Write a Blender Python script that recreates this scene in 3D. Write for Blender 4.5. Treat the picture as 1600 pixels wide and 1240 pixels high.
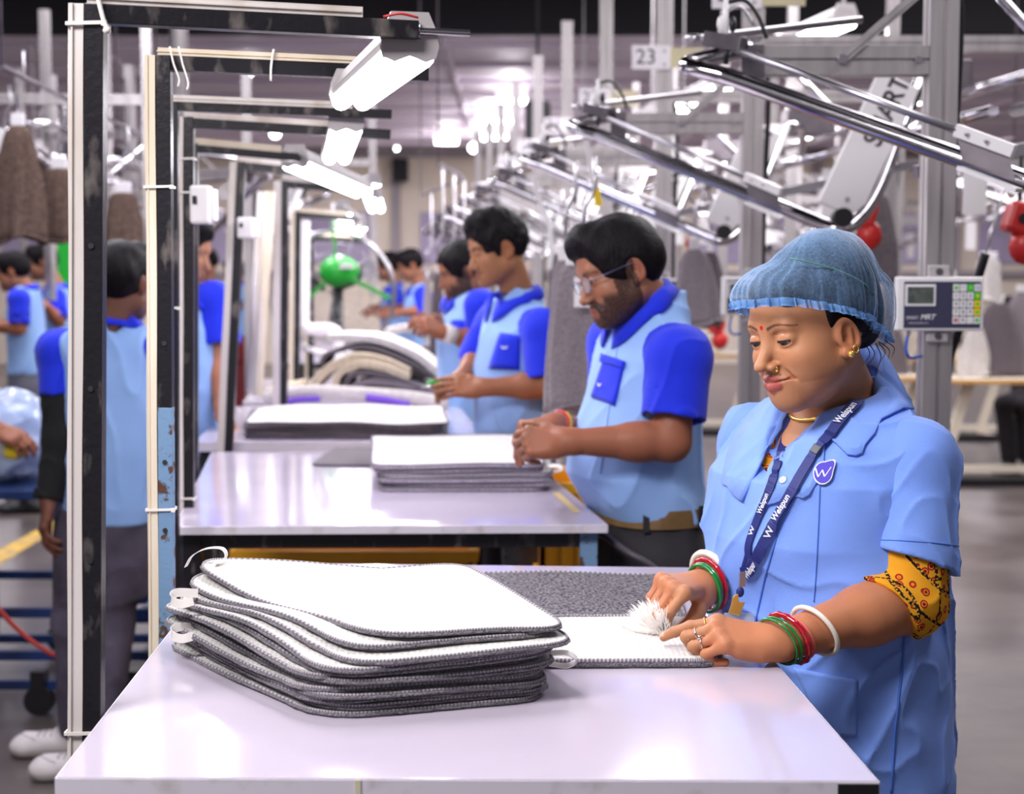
import bpy, bmesh, math, random
import numpy as np
from mathutils import Vector, Matrix
from mathutils.bvhtree import BVHTree

for _o in list(bpy.data.objects):
    bpy.data.objects.remove(_o)
SC = bpy.context.scene
COL = SC.collection
PI = math.pi

# ------------------------------------------------------------------ camera
F = 2400.0                                   # focal length in pixels of the 1600 px wide frame
CAMZ = 1.47
PITCH = math.atan(188.0 / F)
_cd = bpy.data.cameras.new('camera')
_cam = bpy.data.objects.new('camera', _cd)
COL.objects.link(_cam)
_cam.location = (0, 0, CAMZ)
_cam.rotation_euler = (PI / 2 - PITCH, 0, 0)
_cd.sensor_width = 36.0
_cd.lens = 36.0 * F / 1600.0
_cd.clip_start = 0.05
_cd.clip_end = 120
_cd.dof.use_dof = True
_cd.dof.focus_distance = 2.08
_cd.dof.aperture_fstop = 5.0
SC.camera = _cam

# ------------------------------------------------------------------ world, exposure, hall lights
SC.view_settings.view_transform = 'Standard'
SC.view_settings.look = 'None'
SC.view_settings.gamma = 1.0
SC.view_settings.use_curve_mapping = False
SC.view_settings.exposure = 0.32
_w = bpy.data.worlds.new('hall_light')
SC.world = _w
_w.use_nodes = True
_bg = _w.node_tree.nodes['Background']
_bg.inputs[0].default_value = (0.90, 0.86, 0.96, 1)
_bg.inputs[1].default_value = 0.20


def area_lamp(name, loc, size, size_y, power, color=(1, 0.97, 1.0), rot=(0, 0, 0), spread=PI):
    d = bpy.data.lights.new(name, 'AREA')
    d.shape = 'RECTANGLE'
    d.size = size
    d.size_y = size_y
    d.energy = power
    d.color = color
    d.spread = spread
    o = bpy.data.objects.new(name, d)
    o.location = loc
    o.rotation_euler = rot
    COL.objects.link(o)
    return o


# unseen area lights added to brighten the hall (above and behind the photographer, and over the aisles)
area_lamp('hall_fill_light', (-1.3, 0.6, 3.2), 1.6, 0.6, 90, (1, 0.97, 0.98), (math.radians(22), math.radians(-20), 0))
area_lamp('hall_fill_light', (1.6, 2.9, 3.4), 0.6, 2.6, 24, (1, 0.97, 1.0), (0, math.radians(14), 0))
area_lamp('hall_fill_light', (-1.7, 5.2, 3.4), 1.0, 3.0, 70, (0.93, 0.91, 1.0))
area_lamp('hall_fill_light', (1.9, 6.4, 3.6), 1.2, 4.0, 95, (1, 0.97, 1.0))
area_lamp('hall_fill_light', (-2.3, 9.6, 4.0), 0.3, 3.6, 140, (0.96, 0.93, 1.0))
area_lamp('hall_fill_light', (0.9, 9.6, 4.0), 0.3, 3.6, 140, (0.97, 0.94, 1.0))
area_lamp('hall_fill_light', (4.8, 10.0, 4.4), 3.0, 4.0, 230, (1, 0.96, 0.98))
area_lamp('hall_fill_light', (-5.0, 9.0, 4.2), 3.0, 4.0, 120, (0.96, 0.93, 1.0))
area_lamp('hall_fill_light', (0.0, 19.5, 3.5), 18.0, 0.4, 360, (0.97, 0.92, 1.0))
area_lamp('hall_fill_light', (0.0, 22.6, 3.5), 18.0, 0.4, 360, (0.97, 0.92, 1.0))


# ------------------------------------------------------------------ pixel <-> world
def P(px, py, Y):
    u = (px - 800.0) / F
    v = (620.0 - py) / F
    d = Vector((u, math.cos(PITCH) + v * math.sin(PITCH), -math.sin(PITCH) + v * math.cos(PITCH)))
    return Vector((0, 0, CAMZ)) + d * (Y / d.y)


def G(px, py, h):
    u = (px - 800.0) / F
    v = (620.0 - py) / F
    d = Vector((u, math.cos(PITCH) + v * math.sin(PITCH), -math.sin(PITCH) + v * math.cos(PITCH)))
    return Vector((0, 0, CAMZ)) + d * ((h - CAMZ) / d.z)


def lin(c):
    out = []
    for v in c[:3]:
        v = v / 255.0
        out.append(v / 12.92 if v <= 0.04045 else ((v + 0.055) / 1.055) ** 2.4)
    return (out[0], out[1], out[2], 1.0)


# ------------------------------------------------------------------ materials
MATS = {}


def mat(name, c, rough=0.5, metal=0.0, c2=None, scale=8.0, bump=0.0, bscale=60.0, lo=0.35, hi=0.65,
        stretch=(1, 1, 1), sheen=0.0, coat=0.0, alpha=1.0, attr=None, emit=0.0, spec=0.5, detail=4.0,
        sss=0.0, trans=0.0, bstretch=None):
    if name in MATS:
        return MATS[name]
    m = bpy.data.materials.new(name)
    m.use_nodes = True
    nt = m.node_tree
    N, L = nt.nodes, nt.links
    b = N['Principled BSDF']
    b.inputs['Base Color'].default_value = lin(c)
    b.inputs['Roughness'].default_value = rough
    b.inputs['Metallic'].default_value = metal
    b.inputs['Specular IOR Level'].default_value = spec
    if sheen:
        b.inputs['Sheen Weight'].default_value = sheen
        b.inputs['Sheen Roughness'].default_value = 0.5
    if coat:
        b.inputs['Coat Weight'].default_value = coat
        b.inputs['Coat Roughness'].default_value = 0.05
    if alpha < 1:
        b.inputs['Alpha'].default_value = alpha
    if trans:
        b.inputs['Transmission Weight'].default_value = trans
    if sss:
        b.inputs['Subsurface Weight'].default_value = sss
        b.inputs['Subsurface Radius'].default_value = (0.012, 0.005, 0.003)
        b.inputs['Subsurface Scale'].default_value = 1.0
    if emit:
        b.inputs['Emission Color'].default_value = lin(c)
        b.inputs['Emission Strength'].default_value = emit
    if attr:
        a = N.new('ShaderNodeAttribute')
        a.attribute_name = attr
        L.new(a.outputs['Color'], b.inputs['Base Color'])
    tc = None
    if c2 is not None or bump:
        tc = N.new('ShaderNodeTexCoord')
    if c2 is not None:
        mp = N.new('ShaderNodeMapping')
        mp.inputs['Scale'].default_value = stretch
        L.new(tc.outputs['Object'], mp.inputs['Vector'])
        n = N.new('ShaderNodeTexNoise')
        n.inputs['Scale'].default_value = scale
        n.inputs['Detail'].default_value = detail
        L.new(mp.outputs['Vector'], n.inputs['Vector'])
        r = N.new('ShaderNodeValToRGB')
        r.color_ramp.elements[0].position = lo
        r.color_ramp.elements[0].color = lin(c)
        r.color_ramp.elements[1].position = hi
        r.color_ramp.elements[1].color = lin(c2)
        L.new(n.outputs['Fac'], r.inputs['Fac'])
        L.new(r.outputs['Color'], b.inputs['Base Color'])
    if bump:
        n2 = N.new('ShaderNodeTexNoise')
        n2.inputs['Scale'].default_value = bscale
        n2.inputs['Detail'].default_value = 3.0
        if bstretch:
            mp2 = N.new('ShaderNodeMapping')
            mp2.inputs['Scale'].default_value = bstretch
            L.new(tc.outputs['Object'], mp2.inputs['Vector'])
            L.new(mp2.outputs['Vector'], n2.inputs['Vector'])
        else:
            L.new(tc.outputs['Object'], n2.inputs['Vector'])
        bp = N.new('ShaderNodeBump')
        bp.inputs['Strength'].default_value = 1.0
        bp.inputs['Distance'].default_value = bump
        L.new(n2.outputs['Fac'], bp.inputs['Height'])
        L.new(bp.outputs['Normal'], b.inputs['Normal'])
    MATS[name] = m
    return m


# ------------------------------------------------------------------ object helpers
def link(o, parent=None):
    COL.objects.link(o)
    if parent is not None:
        o.parent = parent
    return o


def tag(o, label, cat, group=None, kind=None):
    o['label'] = label
    o['category'] = cat
    if group:
        o['group'] = group
    if kind:
        o['kind'] = kind
    return o


def thing(name, label, cat, loc=(0, 0, 0), rz=0.0, group=None):
    o = bpy.data.objects.new(name, None)
    o.empty_display_size = 0.05
    o.location = loc
    o.rotation_euler = (0, 0, rz)
    COL.objects.link(o)
    return tag(o, label, cat, group)


def copy_tree(o, parent=None):
    c = o.copy()
    COL.objects.link(c)
    if parent is not None:
        c.parent = parent
    for ch in list(o.children):
        copy_tree(ch, c)
    return c


def frame_from(z, hint=(0, 0, 1)):
    """3x3 with third column along z."""
    z = Vector(z).normalized()
    h = Vector(hint)
    if abs(z.dot(h.normalized())) > 0.98:
        h = Vector((0, 1, 0)) if abs(z.y) < 0.9 else Vector((1, 0, 0))
    x = h.cross(z).normalized()
    y = z.cross(x)
    return Matrix((x, y, z)).transposed()


def spline(pts, n=8, closed=False):
    """Catmull-Rom through the points."""
    pts = [Vector(p) for p in pts]
    m = len(pts)
    out = []
    rng = range(m if closed else m - 1)
    for i in rng:
        if closed:
            p0, p1, p2, p3 = pts[(i - 1) % m], pts[i], pts[(i + 1) % m], pts[(i + 2) % m]
        else:
            p1, p2 = pts[i], pts[i + 1]
            p0 = pts[i - 1] if i > 0 else p1 * 2 - p2
            p3 = pts[i + 2] if i + 2 < m else p2 * 2 - p1
        for k in range(n):
            t = k / n
            t2, t3 = t * t, t * t * t
            out.append(0.5 * (2 * p1 + (p2 - p0) * t + (2 * p0 - 5 * p1 + 4 * p2 - p3) * t2 + (3 * p1 - p0 - 3 * p2 + p3) * t3))
    if not closed:
        out.append(pts[-1])
    return out


def fillet(pts, r, n=6):
    """polyline with rounded corners"""
    pts = [Vector(p) for p in pts]
    out = [pts[0]]
    for i in range(1, len(pts) - 1):
        a, b, c = pts[i - 1], pts[i], pts[i + 1]
        u, v = (a - b), (c - b)
        rr = min(r, u.length * 0.49, v.length * 0.49)
        p, q = b + u.normalized() * rr, b + v.normalized() * rr
        for k in range(n + 1):
            t = k / n
            out.append(p * (1 - t) ** 2 + b * 2 * t * (1 - t) + q * t * t)
    out.append(pts[-1])
    return out


class MB:
    def __init__(self):
        self.v, self.f, self.mi, self.sm = [], [], [], []

    def add(self, vs, fs, mi=0, smooth=False):
        b = len(self.v)
        self.v.extend([tuple(p) for p in vs])
        for f in fs:
            self.f.append(tuple(i + b for i in f))
            self.mi.append(mi)
            self.sm.append(smooth)
        return self

    def box(self, c, s, rot=None, mi=0):
        c = Vector(c)
        hx, hy, hz = s[0] / 2, s[1] / 2, s[2] / 2
        vs = []
        for x, y, z in ((-1, -1, -1), (1, -1, -1), (1, 1, -1), (-1, 1, -1), (-1, -1, 1), (1, -1, 1), (1, 1, 1), (-1, 1, 1)):
            p = Vector((x * hx, y * hy, z * hz))
            if rot is not None:
                p = rot @ p
            vs.append(c + p)
        return self.add(vs, [(0, 3, 2, 1), (4, 5, 6, 7), (0, 1, 5, 4), (1, 2, 6, 5), (2, 3, 7, 6), (3, 0, 4, 7)], mi)

    def bar(self, a, b, w, h, hint=(0, 0, 1), mi=0, ext=0.0):
        """rectangular bar from a to b; w across, h along hint"""
        a, b = Vector(a), Vector(b)
        d = (b - a)
        R = frame_from(d, hint)          # x = hint x d, y = along hint
        return self.box((a + b) / 2, (w, h, d.length + 2 * ext), R, mi)

    def profile(self, a, b, w=0.06, hint=(0, 1, 0), mi=0, slot=0.008):
        """aluminium slot profile: square with a groove on each face"""
        a, b = Vector(a), Vector(b)
        R = frame_from(b - a, hint)
        h, s, dp = w / 2, slot / 2, w * 0.14
        ring = []
        for q in range(4):
            ca, sa = (1, 0, -1, 0)[q], (0, 1, 0, -1)[q]
            for x, y in ((h, -h), (h, -s), (h - dp, -s), (h - dp, s), (h, s)):
                ring.append((x * ca - y * sa, x * sa + y * ca))
        n = len(ring)
        vs = [a + R @ Vector((x, y, 0)) for x, y in ring] + [b + R @ Vector((x, y, 0)) for x, y in ring]
        fs = [(i, (i + 1) % n, n + (i + 1) % n, n + i) for i in range(n)]
        fs += [tuple(range(n - 1, -1, -1)), tuple(range(n, 2 * n))]
        return self.add(vs, fs, mi)

    def tube(self, path, r, n=12, mi=0, closed=False, caps=True, smooth=True, ry=None, hint=None, rs=None):
        path = [Vector(p) for p in path]
        m = len(path)
        vs = []
        nrm = Vector(hint) if hint else None
        for i, p in enumerate(path):
            if closed:
                t = path[(i + 1) % m] - path[(i - 1) % m]
            else:
                t = path[min(i + 1, m - 1)] - path[max(i - 1, 0)]
            t.normalize()
            if nrm is None:
                nrm = Vector((0, 0, 1)) if abs(t.z) < 0.9 else Vector((1, 0, 0))
            if hint is not None:
                nrm = Vector(hint)
            x = t.cross(nrm)
            if x.length < 1e-6:
                x = t.cross(Vector((0.3, 0.9, 0.2)))
            x.normalize()
            y = x.cross(t).normalized()
            nrm = y
            k = rs[i] if rs is not None else 1.0
            for j in range(n):
                a = 2 * PI * j / n
                vs.append(p + x * (math.cos(a) * r * k) + y * (math.sin(a) * (ry if ry else r) * k))
        fs = []
        for i in range(m if closed else m - 1):
            i2 = (i + 1) % m
            for j in range(n):
                j2 = (j + 1) % n
                fs.append((i * n + j, i * n + j2, i2 * n + j2, i2 * n + j))
        self.add(vs, fs, mi, smooth)
        if caps and not closed:
            b = len(self.v) - len(vs)
            self.f.append(tuple(b + j for j in range(n - 1, -1, -1)))
            self.f.append(tuple(b + (m - 1) * n + j for j in range(n)))
            self.mi += [mi, mi]
            self.sm += [False, False]
        return self

    def ribbon(self, path, w, t, side, mi=0):
        """flat band along path; side = list of (or one) across vectors, t thickness"""
        path = [Vector(p) for p in path]
        m = len(path)
        vs = []
        for i, p in enumerate(path):
            s = Vector(side[i] if isinstance(side, list) else side).normalized()
            tg = (path[min(i + 1, m - 1)] - path[max(i - 1, 0)]).normalized()
            nn = s.cross(tg).normalized()
            s = tg.cross(nn).normalized()
            for a, b in ((-.5, -.5), (.5, -.5), (.5, .5), (-.5, .5)):
                vs.append(p + s * (a * w) + nn * (b * t))
        fs = []
        for i in range(m - 1):
            for j in range(4):
                fs.append((i * 4 + j, i * 4 + (j + 1) % 4, (i + 1) * 4 + (j + 1) % 4, (i + 1) * 4 + j))
        fs.append((3, 2, 1, 0))
        fs.append(tuple((m - 1) * 4 + j for j in range(4)))
        return self.add(vs, fs, mi, False)

    def lathe(self, prof, c=(0, 0, 0), n=24, rot=None, mi=0, smooth=True):
        c = Vector(c)
        vs, fs = [], []
        for r, z in prof:
            for j in range(n):
                a = 2 * PI * j / n
                p = Vector((r * math.cos(a), r * math.sin(a), z))
                vs.append(c + (rot @ p if rot is not None else p))
        for i in range(len(prof) - 1):
            for j in range(n):
                j2 = (j + 1) % n
                fs.append((i * n + j, i * n + j2, (i + 1) * n + j2, (i + 1) * n + j))
        self.add(vs, fs, mi, smooth)
        return self

    def cyl(self, a, b, r, n=16, mi=0, r2=None):
        return self.tube([a, b], r, n, mi, rs=[1.0, (r2 / r) if r2 else 1.0])

    def prism(self, pts, vec, mi=0):
        pts = [Vector(p) for p in pts]
        vec = Vector(vec)
        n = len(pts)
        vs = pts + [p + vec for p in pts]
        fs = [tuple(range(n - 1, -1, -1)), tuple(range(n, 2 * n))] + [(i, (i + 1) % n, n + (i + 1) % n, n + i) for i in range(n)]
        return self.add(vs, fs, mi)

    def ball(self, c, r, n=12, mi=0, rot=None):
        rr = r if isinstance(r, (tuple, list)) else (r, r, r)
        c = Vector(c)
        vs, fs = [], []
        m = n // 2
        for i in range(m + 1):
            th = PI * i / m
            for j in range(n):
                a = 2 * PI * j / n
                p = Vector((rr[0] * math.sin(th) * math.cos(a), rr[1] * math.sin(th) * math.sin(a), rr[2] * math.cos(th)))
                vs.append(c + (rot @ p if rot is not None else p))
        for i in range(m):
            for j in range(n):
                j2 = (j + 1) % n
                fs.append((i * n + j, (i + 1) * n + j, (i + 1) * n + j2, i * n + j2))
        return self.add(vs, fs, mi, True)

    def build(self, name, mats, parent=None, bevel=0.0, loc=None):
        me = bpy.data.meshes.new(name)
        me.from_pydata(self.v, [], self.f)
        for m in (mats if isinstance(mats, (list, tuple)) else [mats]):
            me.materials.append(m)
        me.polygons.foreach_set('material_index', self.mi)
        me.polygons.foreach_set('use_smooth', self.sm)
        me.validate()
        bm = bmesh.new()
        bm.from_mesh(me)
        bmesh.ops.recalc_face_normals(bm, faces=bm.faces)
        bm.to_mesh(me)
        bm.free()
        o = bpy.data.objects.new(name, me)
        if loc is not None:
            o.location = loc
        link(o, parent)
        if bevel:
            md = o.modifiers.new('edge', 'BEVEL')
            md.width = bevel
            md.segments = 2
            md.limit_method = 'ANGLE'
            md.angle_limit = math.radians(50)
        return o


def text_mesh(body, size, M, mat_, name, parent=None, depth=0.0006, bold=False, shear=0.0, align='CENTER', xscale=1.0):
    """lettering as a mesh, laid in the xy plane of matrix M"""
    cu = bpy.data.curves.new(name, 'FONT')
    cu.body = body
    cu.size = size
    cu.align_x = align
    cu.align_y = 'CENTER'
    cu.extrude = depth
    cu.shear = shear
    if bold:
        cu.offset = size * 0.018
    o = bpy.data.objects.new(name, cu)
    COL.objects.link(o)
    dg = bpy.context.evaluated_depsgraph_get()
    me = bpy.data.meshes.new_from_object(o.evaluated_get(dg))
    bpy.data.objects.remove(o)
    S = Matrix.Diagonal((xscale, 1, 1, 1))
    me.transform(M @ S)
    me.materials.clear()
    me.materials.append(mat_)
    oo = bpy.data.objects.new(name, me)
    link(oo, parent)
    return oo


def basis(o, x, y):
    """4x4 with origin o, x along x, y near y"""
    x = Vector(x).normalized()
    z = x.cross(Vector(y)).normalized()
    y = z.cross(x)
    M = Matrix((x, y, z)).transposed().to_4x4()
    M.translation = Vector(o)
    return M


# ------------------------------------------------------------------ signed distance modelling (skin, hair, cloth)
def smin(a, b, k):
    if k <= 0:
        return np.minimum(a, b)
    h = np.maximum(k - np.abs(a - b), 0) / k
    return np.minimum(a, b) - h * h * k * 0.25


def smax(a, b, k):
    return -smin(-a, -b, k)


def A3(v):
    return np.array([v[0], v[1], v[2]], dtype=np.float32)


class Cap:                                     # round cone between two points
    def __init__(s, a, b, r1, r2=None):
        s.a, s.b, s.r1, s.r2 = A3(a), A3(b), r1, (r1 if r2 is None else r2)

    def box(s):
        r = max(s.r1, s.r2)
        return np.minimum(s.a, s.b) - r, np.maximum(s.a, s.b) + r

    def __call__(s, p):
        ba = s.b - s.a
        pa = p - s.a
        h = np.clip(pa @ ba / max(float(ba @ ba), 1e-9), 0, 1)
        q = pa - h[:, None] * ba
        return np.sqrt(np.einsum('ij,ij->i', q, q)) - (s.r1 + (s.r2 - s.r1) * h)


class Ell:                                     # ellipsoid, optional rotation (columns = axes)
    def __init__(s, c, r, R=None):
        s.c = A3(c)
        s.r = np.array(r if isinstance(r, (tuple, list)) else (r, r, r), dtype=np.float32)
        s.R = None if R is None else np.array(R, dtype=np.float32)

    def box(s):
        m = float(s.r.max())
        return s.c - m, s.c + m

    def __call__(s, p):
        q = p - s.c
        if s.R is not None:
            q = q @ s.R
        k0 = np.sqrt((((q / s.r) ** 2).sum(1))) + 1e-9
        k1 = np.sqrt((((q / (s.r * s.r)) ** 2).sum(1))) + 1e-9
        return k0 * (k0 - 1.0) / k1


class Box:
    def __init__(s, c, h, r=0.0, R=None):
        s.c, s.h, s.r = A3(c), A3(h), r
        s.R = None if R is None else np.array(R, dtype=np.float32)

    def box(s):
        m = float(np.linalg.norm(s.h))
        return s.c - m, s.c + m

    def __call__(s, p):
        q = p - s.c
        if s.R is not None:
            q = q @ s.R
        q = np.abs(q) - (s.h - s.r)
        return np.sqrt((np.maximum(q, 0) ** 2).sum(1)) + np.minimum(q.max(1), 0) - s.r


class Loft:
    """stack of superellipse sections along local z: rows (z, cx, cy, a, b)"""
    def __init__(s, M, rows, n=2.3):
        s.M = np.array(M, dtype=np.float32)
        s.rows = np.array(rows, dtype=np.float32)
        s.n = n

    def box(s):
        c = s.M[:3, 3]
        r = s.rows
        pts = []
        for row in r:
            for sx in (-1, 1):
                for sy in (-1, 1):
                    pts.append(s.M[:3, :3] @ np.array([row[1] + sx * row[3], row[2] + sy * row[4], row[0]]) + c)
        pts = np.array(pts)
        return pts.min(0), pts.max(0)

    def __call__(s, p):
        q = (p - s.M[:3, 3]) @ s.M[:3, :3]
        z = q[:, 2]
        zz = s.rows[:, 0]
        cx = np.interp(z, zz, s.rows[:, 1])
        cy = np.interp(z, zz, s.rows[:, 2])
        a = np.interp(z, zz, s.rows[:, 3])
        b = np.interp(z, zz, s.rows[:, 4])
        k = (np.abs((q[:, 0] - cx) / a) ** s.n + np.abs((q[:, 1] - cy) / b) ** s.n) ** (1.0 / s.n)
        d = (k - 1) * np.minimum(a, b)
        return np.maximum(d, np.maximum(zz[0] - z, z - zz[-1]))


class Half:                                    # keeps the side the normal points away from
    def __init__(s, o, n):
        s.o, s.n = A3(o), A3(Vector(n).normalized())

    def box(s):
        return None

    def __call__(s, p):
        return (p - s.o) @ s.n


class Sub:
    """sequence of (op, prim, k): '+' smooth union, '-' smooth cut, '&' smooth intersection"""
    def __init__(s, *ops):
        s.ops = list(ops)
        s.disp = None

    def add(s, prim, k=0.0, op='+'):
        s.ops.append((op, prim, k))
        return s

    def cut(s, prim, k=0.0):
        return s.add(prim, k, '-')

    def both(s, prim, k=0.0):
        return s.add(prim, k, '&')

    def box(s):
        lo, hi = None, None
        for op, pr, k in s.ops:
            if op != '+':
                continue
            b = pr.box()
            if b is None:
                continue
            lo = b[0] - k * .3 if lo is None else np.minimum(lo, b[0] - k * .3)
            hi = b[1] + k * .3 if hi is None else np.maximum(hi, b[1] + k * .3)
        return lo, hi

    def __call__(s, p):
        d = None
        for op, pr, k in s.ops:
            e = pr(p)
            if d is None:
                d = e
            elif op == '+':
                d = smin(d, e, k)
            elif op == '-':
                d = smax(d, -e, k)
            else:
                d = smax(d, e, k)
        if s.disp is not None:
            d = d + s.disp(p)
        return d


def sdf_mesh(sdf, h, pad=0.012, clip=None, project=True):
    """surface nets of an SDF on a sparse grid -> verts (n,3), quads (m,4)"""
    lo, hi = sdf.box()
    lo, hi = lo - pad - h, hi + pad + h
    if clip is not None:
        lo, hi = np.maximum(lo, clip[0]), np.minimum(hi, clip[1])
    B = 8
    nb = np.ceil((hi - lo) / (h * B)).astype(int)
    nx, ny, nz = nb * B
    bi = np.stack(np.meshgrid(*[np.arange(k) for k in nb], indexing='ij'), -1).reshape(-1, 3)
    cen = (lo + (bi * B + (B - 1) / 2.0) * h).astype(np.float32)
    dc = np.concatenate([sdf(c) for c in np.array_split(cen, max(1, len(cen) // 200000))])
    act = np.abs(dc) < B * h * 0.87 * 1.5 + 0.012
    D = np.empty((nb[0], nb[1], nb[2], B, B, B), dtype=np.float32)
    D[:] = dc.reshape(nb[0], nb[1], nb[2], 1, 1, 1)
    off = np.stack(np.meshgrid(*[np.arange(B)] * 3, indexing='ij'), -1).reshape(-1, 3)
    ai = bi[act]
    for ch in np.array_split(ai, max(1, len(ai) // 800)):
        pts = (lo + (ch[:, None, :] * B + off[None]) * h).reshape(-1, 3).astype(np.float32)
        D[ch[:, 0], ch[:, 1], ch[:, 2]] = sdf(pts).reshape(len(ch), B, B, B)
    D = D.transpose(0, 3, 1, 4, 2, 5).reshape(nx, ny, nz)
    S = D < 0
    cs = np.zeros((nx - 1, ny - 1, nz - 1), dtype=np.int8)
    for dx in (0, 1):
        for dy in (0, 1):
            for dz in (0, 1):
                cs += S[dx:nx - 1 + dx, dy:ny - 1 + dy, dz:nz - 1 + dz]
    cell = np.argwhere((cs > 0) & (cs < 8))
    idx = np.full(cs.shape, -1, dtype=np.int32)
    idx[cell[:, 0], cell[:, 1], cell[:, 2]] = np.arange(len(cell))
    acc = np.zeros((len(cell), 3))
    cnt = np.zeros(len(cell))
    cor = [(x, y, z) for x in (0, 1) for y in (0, 1) for z in (0, 1)]
    val = {c: D[cell[:, 0] + c[0], cell[:, 1] + c[1], cell[:, 2] + c[2]] for c in cor}
    for c in cor:
        for ax in range(3):
            if c[ax] == 0:
                c2 = tuple(1 if i == ax else c[i] for i in range(3))
                a, b = val[c], val[c2]
                m = (a < 0) != (b < 0)
                t = np.where(m, a / np.where(m, a - b, 1), 0)
                pt = np.array(c, dtype=float)[None].repeat(len(cell), 0)
                pt[:, ax] += t
                acc += pt * m[:, None]
                cnt += m
    V = lo + (cell + acc / cnt[:, None]) * h
    quads = []
    for ax in range(3):
        sl0 = [slice(1, -1)] * 3
        sl1 = [slice(1, -1)] * 3
        sl0[ax] = slice(0, -1)
        sl1[ax] = slice(1, None)
        a, b = S[tuple(sl0)], S[tuple(sl1)]
        e = np.argwhere(a != b)
        if len(e) == 0:
            continue
        fl = a[e[:, 0], e[:, 1], e[:, 2]]
        org = e + np.array([1 if i != ax else 0 for i in range(3)])
        u, w = (ax + 1) % 3, (ax + 2) % 3
        q = []
        for du, dw in ((-1, -1), (0, -1), (0, 0), (-1, 0)):
            o = org.copy()
            o[:, u] += du
            o[:, w] += dw
            q.append(idx[o[:, 0], o[:, 1], o[:, 2]])
        q = np.stack(q, 1)
        q[~fl] = q[~fl][:, ::-1]
        quads.append(q)
    Q = np.concatenate(quads)
    Q = Q[(Q >= 0).all(1)]
    if project:
        ev = np.array([[1, -1, -1], [-1, -1, 1], [-1, 1, -1], [1, 1, 1]], dtype=np.float32)
        e = h * 0.5
        for _ in range(1):
            vv = V.astype(np.float32)
            g = sum(k[None] * sdf(vv + k * e)[:, None] for k in ev) / (4 * e)
            d = sdf(vv)
            n2 = np.maximum((g * g).sum(1), 0.05)
            st = np.clip(d / n2, -h * 0.7, h * 0.7)
            V = V - g * st[:, None]
    return V, Q


def np_obj(name, V, Q, mats, parent=None, col=None, smooth=True, fmat=None, origin=None):
    me = bpy.data.meshes.new(name)
    nv, nf = len(V), len(Q)
    me.vertices.add(nv)
    me.loops.add(nf * 4)
    me.polygons.add(nf)
    if origin is not None:
        V = V - np.array(origin)
    me.vertices.foreach_set('co', np.ascontiguousarray(V, dtype=np.float32).ravel())
    me.loops.foreach_set('vertex_index', np.ascontiguousarray(Q, dtype=np.int32).ravel())
    me.polygons.foreach_set('loop_start', np.arange(0, nf * 4, 4, dtype=np.int32))
    me.polygons.foreach_set('loop_total', np.full(nf, 4, dtype=np.int32))
    me.polygons.foreach_set('use_smooth', np.full(nf, smooth, dtype=bool))
    for m in (mats if isinstance(mats, (list, tuple)) else [mats]):
        me.materials.append(m)
    if fmat is not None:
        me.polygons.foreach_set('material_index', fmat.astype(np.int32))
    if col is not None:
        a = me.color_attributes.new('Col', 'FLOAT_COLOR', 'POINT')
        c4 = np.ones((nv, 4), dtype=np.float32)
        c4[:, :3] = col
        a.data.foreach_set('color', c4.ravel())
    me.update(calc_edges=True)
    me.validate()
    o = bpy.data.objects.new(name, me)
    if origin is not None:
        o.location = origin
    link(o, parent)
    return o


def nz(p, s, seed=0.0):
    """cheap smooth pseudo noise in -1..1 at frequency s"""
    x, y, z = p[:, 0] * s + seed, p[:, 1] * s + seed * 1.7, p[:, 2] * s - seed * 0.6
    return (np.sin(x + 1.9 * np.sin(y * 0.7 + z * 0.5)) + np.sin(y * 1.13 + 1.7 * np.sin(z * 0.8 - x * 0.4)) + np.sin(z * 0.91 + 1.6 * np.sin(x * 0.6 + y * 0.9))) / 3.0


def L3(c):
    return np.array(lin(c)[:3], dtype=np.float32)

# ================================================================== materials of the place
M_FLOOR = mat('worn grey concrete', (70, 63, 63), 0.28, c2=(106, 97, 95), scale=1.6, lo=0.3, hi=0.7, detail=8, bump=0.002, bscale=9)
M_WALL = mat('cream wall paint', (226, 214, 196), 0.8, c2=(212, 200, 186), scale=0.8)
M_PANEL = mat('lilac grey wall panel', (176, 164, 190), 0.7, c2=(160, 150, 176), scale=1.5)
M_PIER = mat('grey steel column', (150, 142, 146), 0.6)
M_CEIL = mat('lilac white ceiling sheet', (238, 228, 240), 0.55, c2=(226, 214, 230), scale=0.7)
M_VOID = mat('unlit black roof', (22, 19, 26), 0.9)  # unlit roof void: the lack of light is painted as black
M_YLINE = mat('worn yellow floor paint', (214, 168, 44), 0.6, c2=(150, 132, 96), scale=14)
M_LAM = mat('white laminate', (202, 192, 208), 0.13, c2=(194, 184, 202), scale=2.2, bump=0.0007, bscale=5, coat=0.3)
M_EDGE = mat('white edge band', (214, 208, 220), 0.35, c2=(190, 182, 186), scale=30, lo=0.55, hi=0.75)
M_BLACK = mat('scuffed black steel', (24, 22, 28), 0.34, c2=(140, 130, 126), scale=30, lo=0.56, hi=0.86, detail=9, bump=0.0006, bscale=120, stretch=(1, 1, .4))
M_BLUEST = mat('chipped blue steel', (110, 142, 176), 0.5, c2=(84, 58, 44), scale=46, lo=0.56, hi=0.62, bump=0.0006, bscale=120)
M_DKBLUE = mat('dark blue painted steel', (18, 52, 110), 0.4, c2=(12, 30, 70), scale=9)
M_TRUNK = mat('yellowed white plastic trunking', (226, 214, 196), 0.4, c2=(202, 184, 158), scale=9, lo=0.4, hi=0.75, stretch=(1, 1, .25))
M_TRUNKG = mat('grimy white plastic trunking', (214, 206, 202), 0.45, c2=(172, 152, 132), scale=12, lo=0.5, hi=0.8, stretch=(1, 1, .25))
M_ZIP = mat('white nylon tie', (232, 226, 222), 0.35)
M_GREYP = mat('grey moulded plastic', (176, 170, 172), 0.4)
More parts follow.
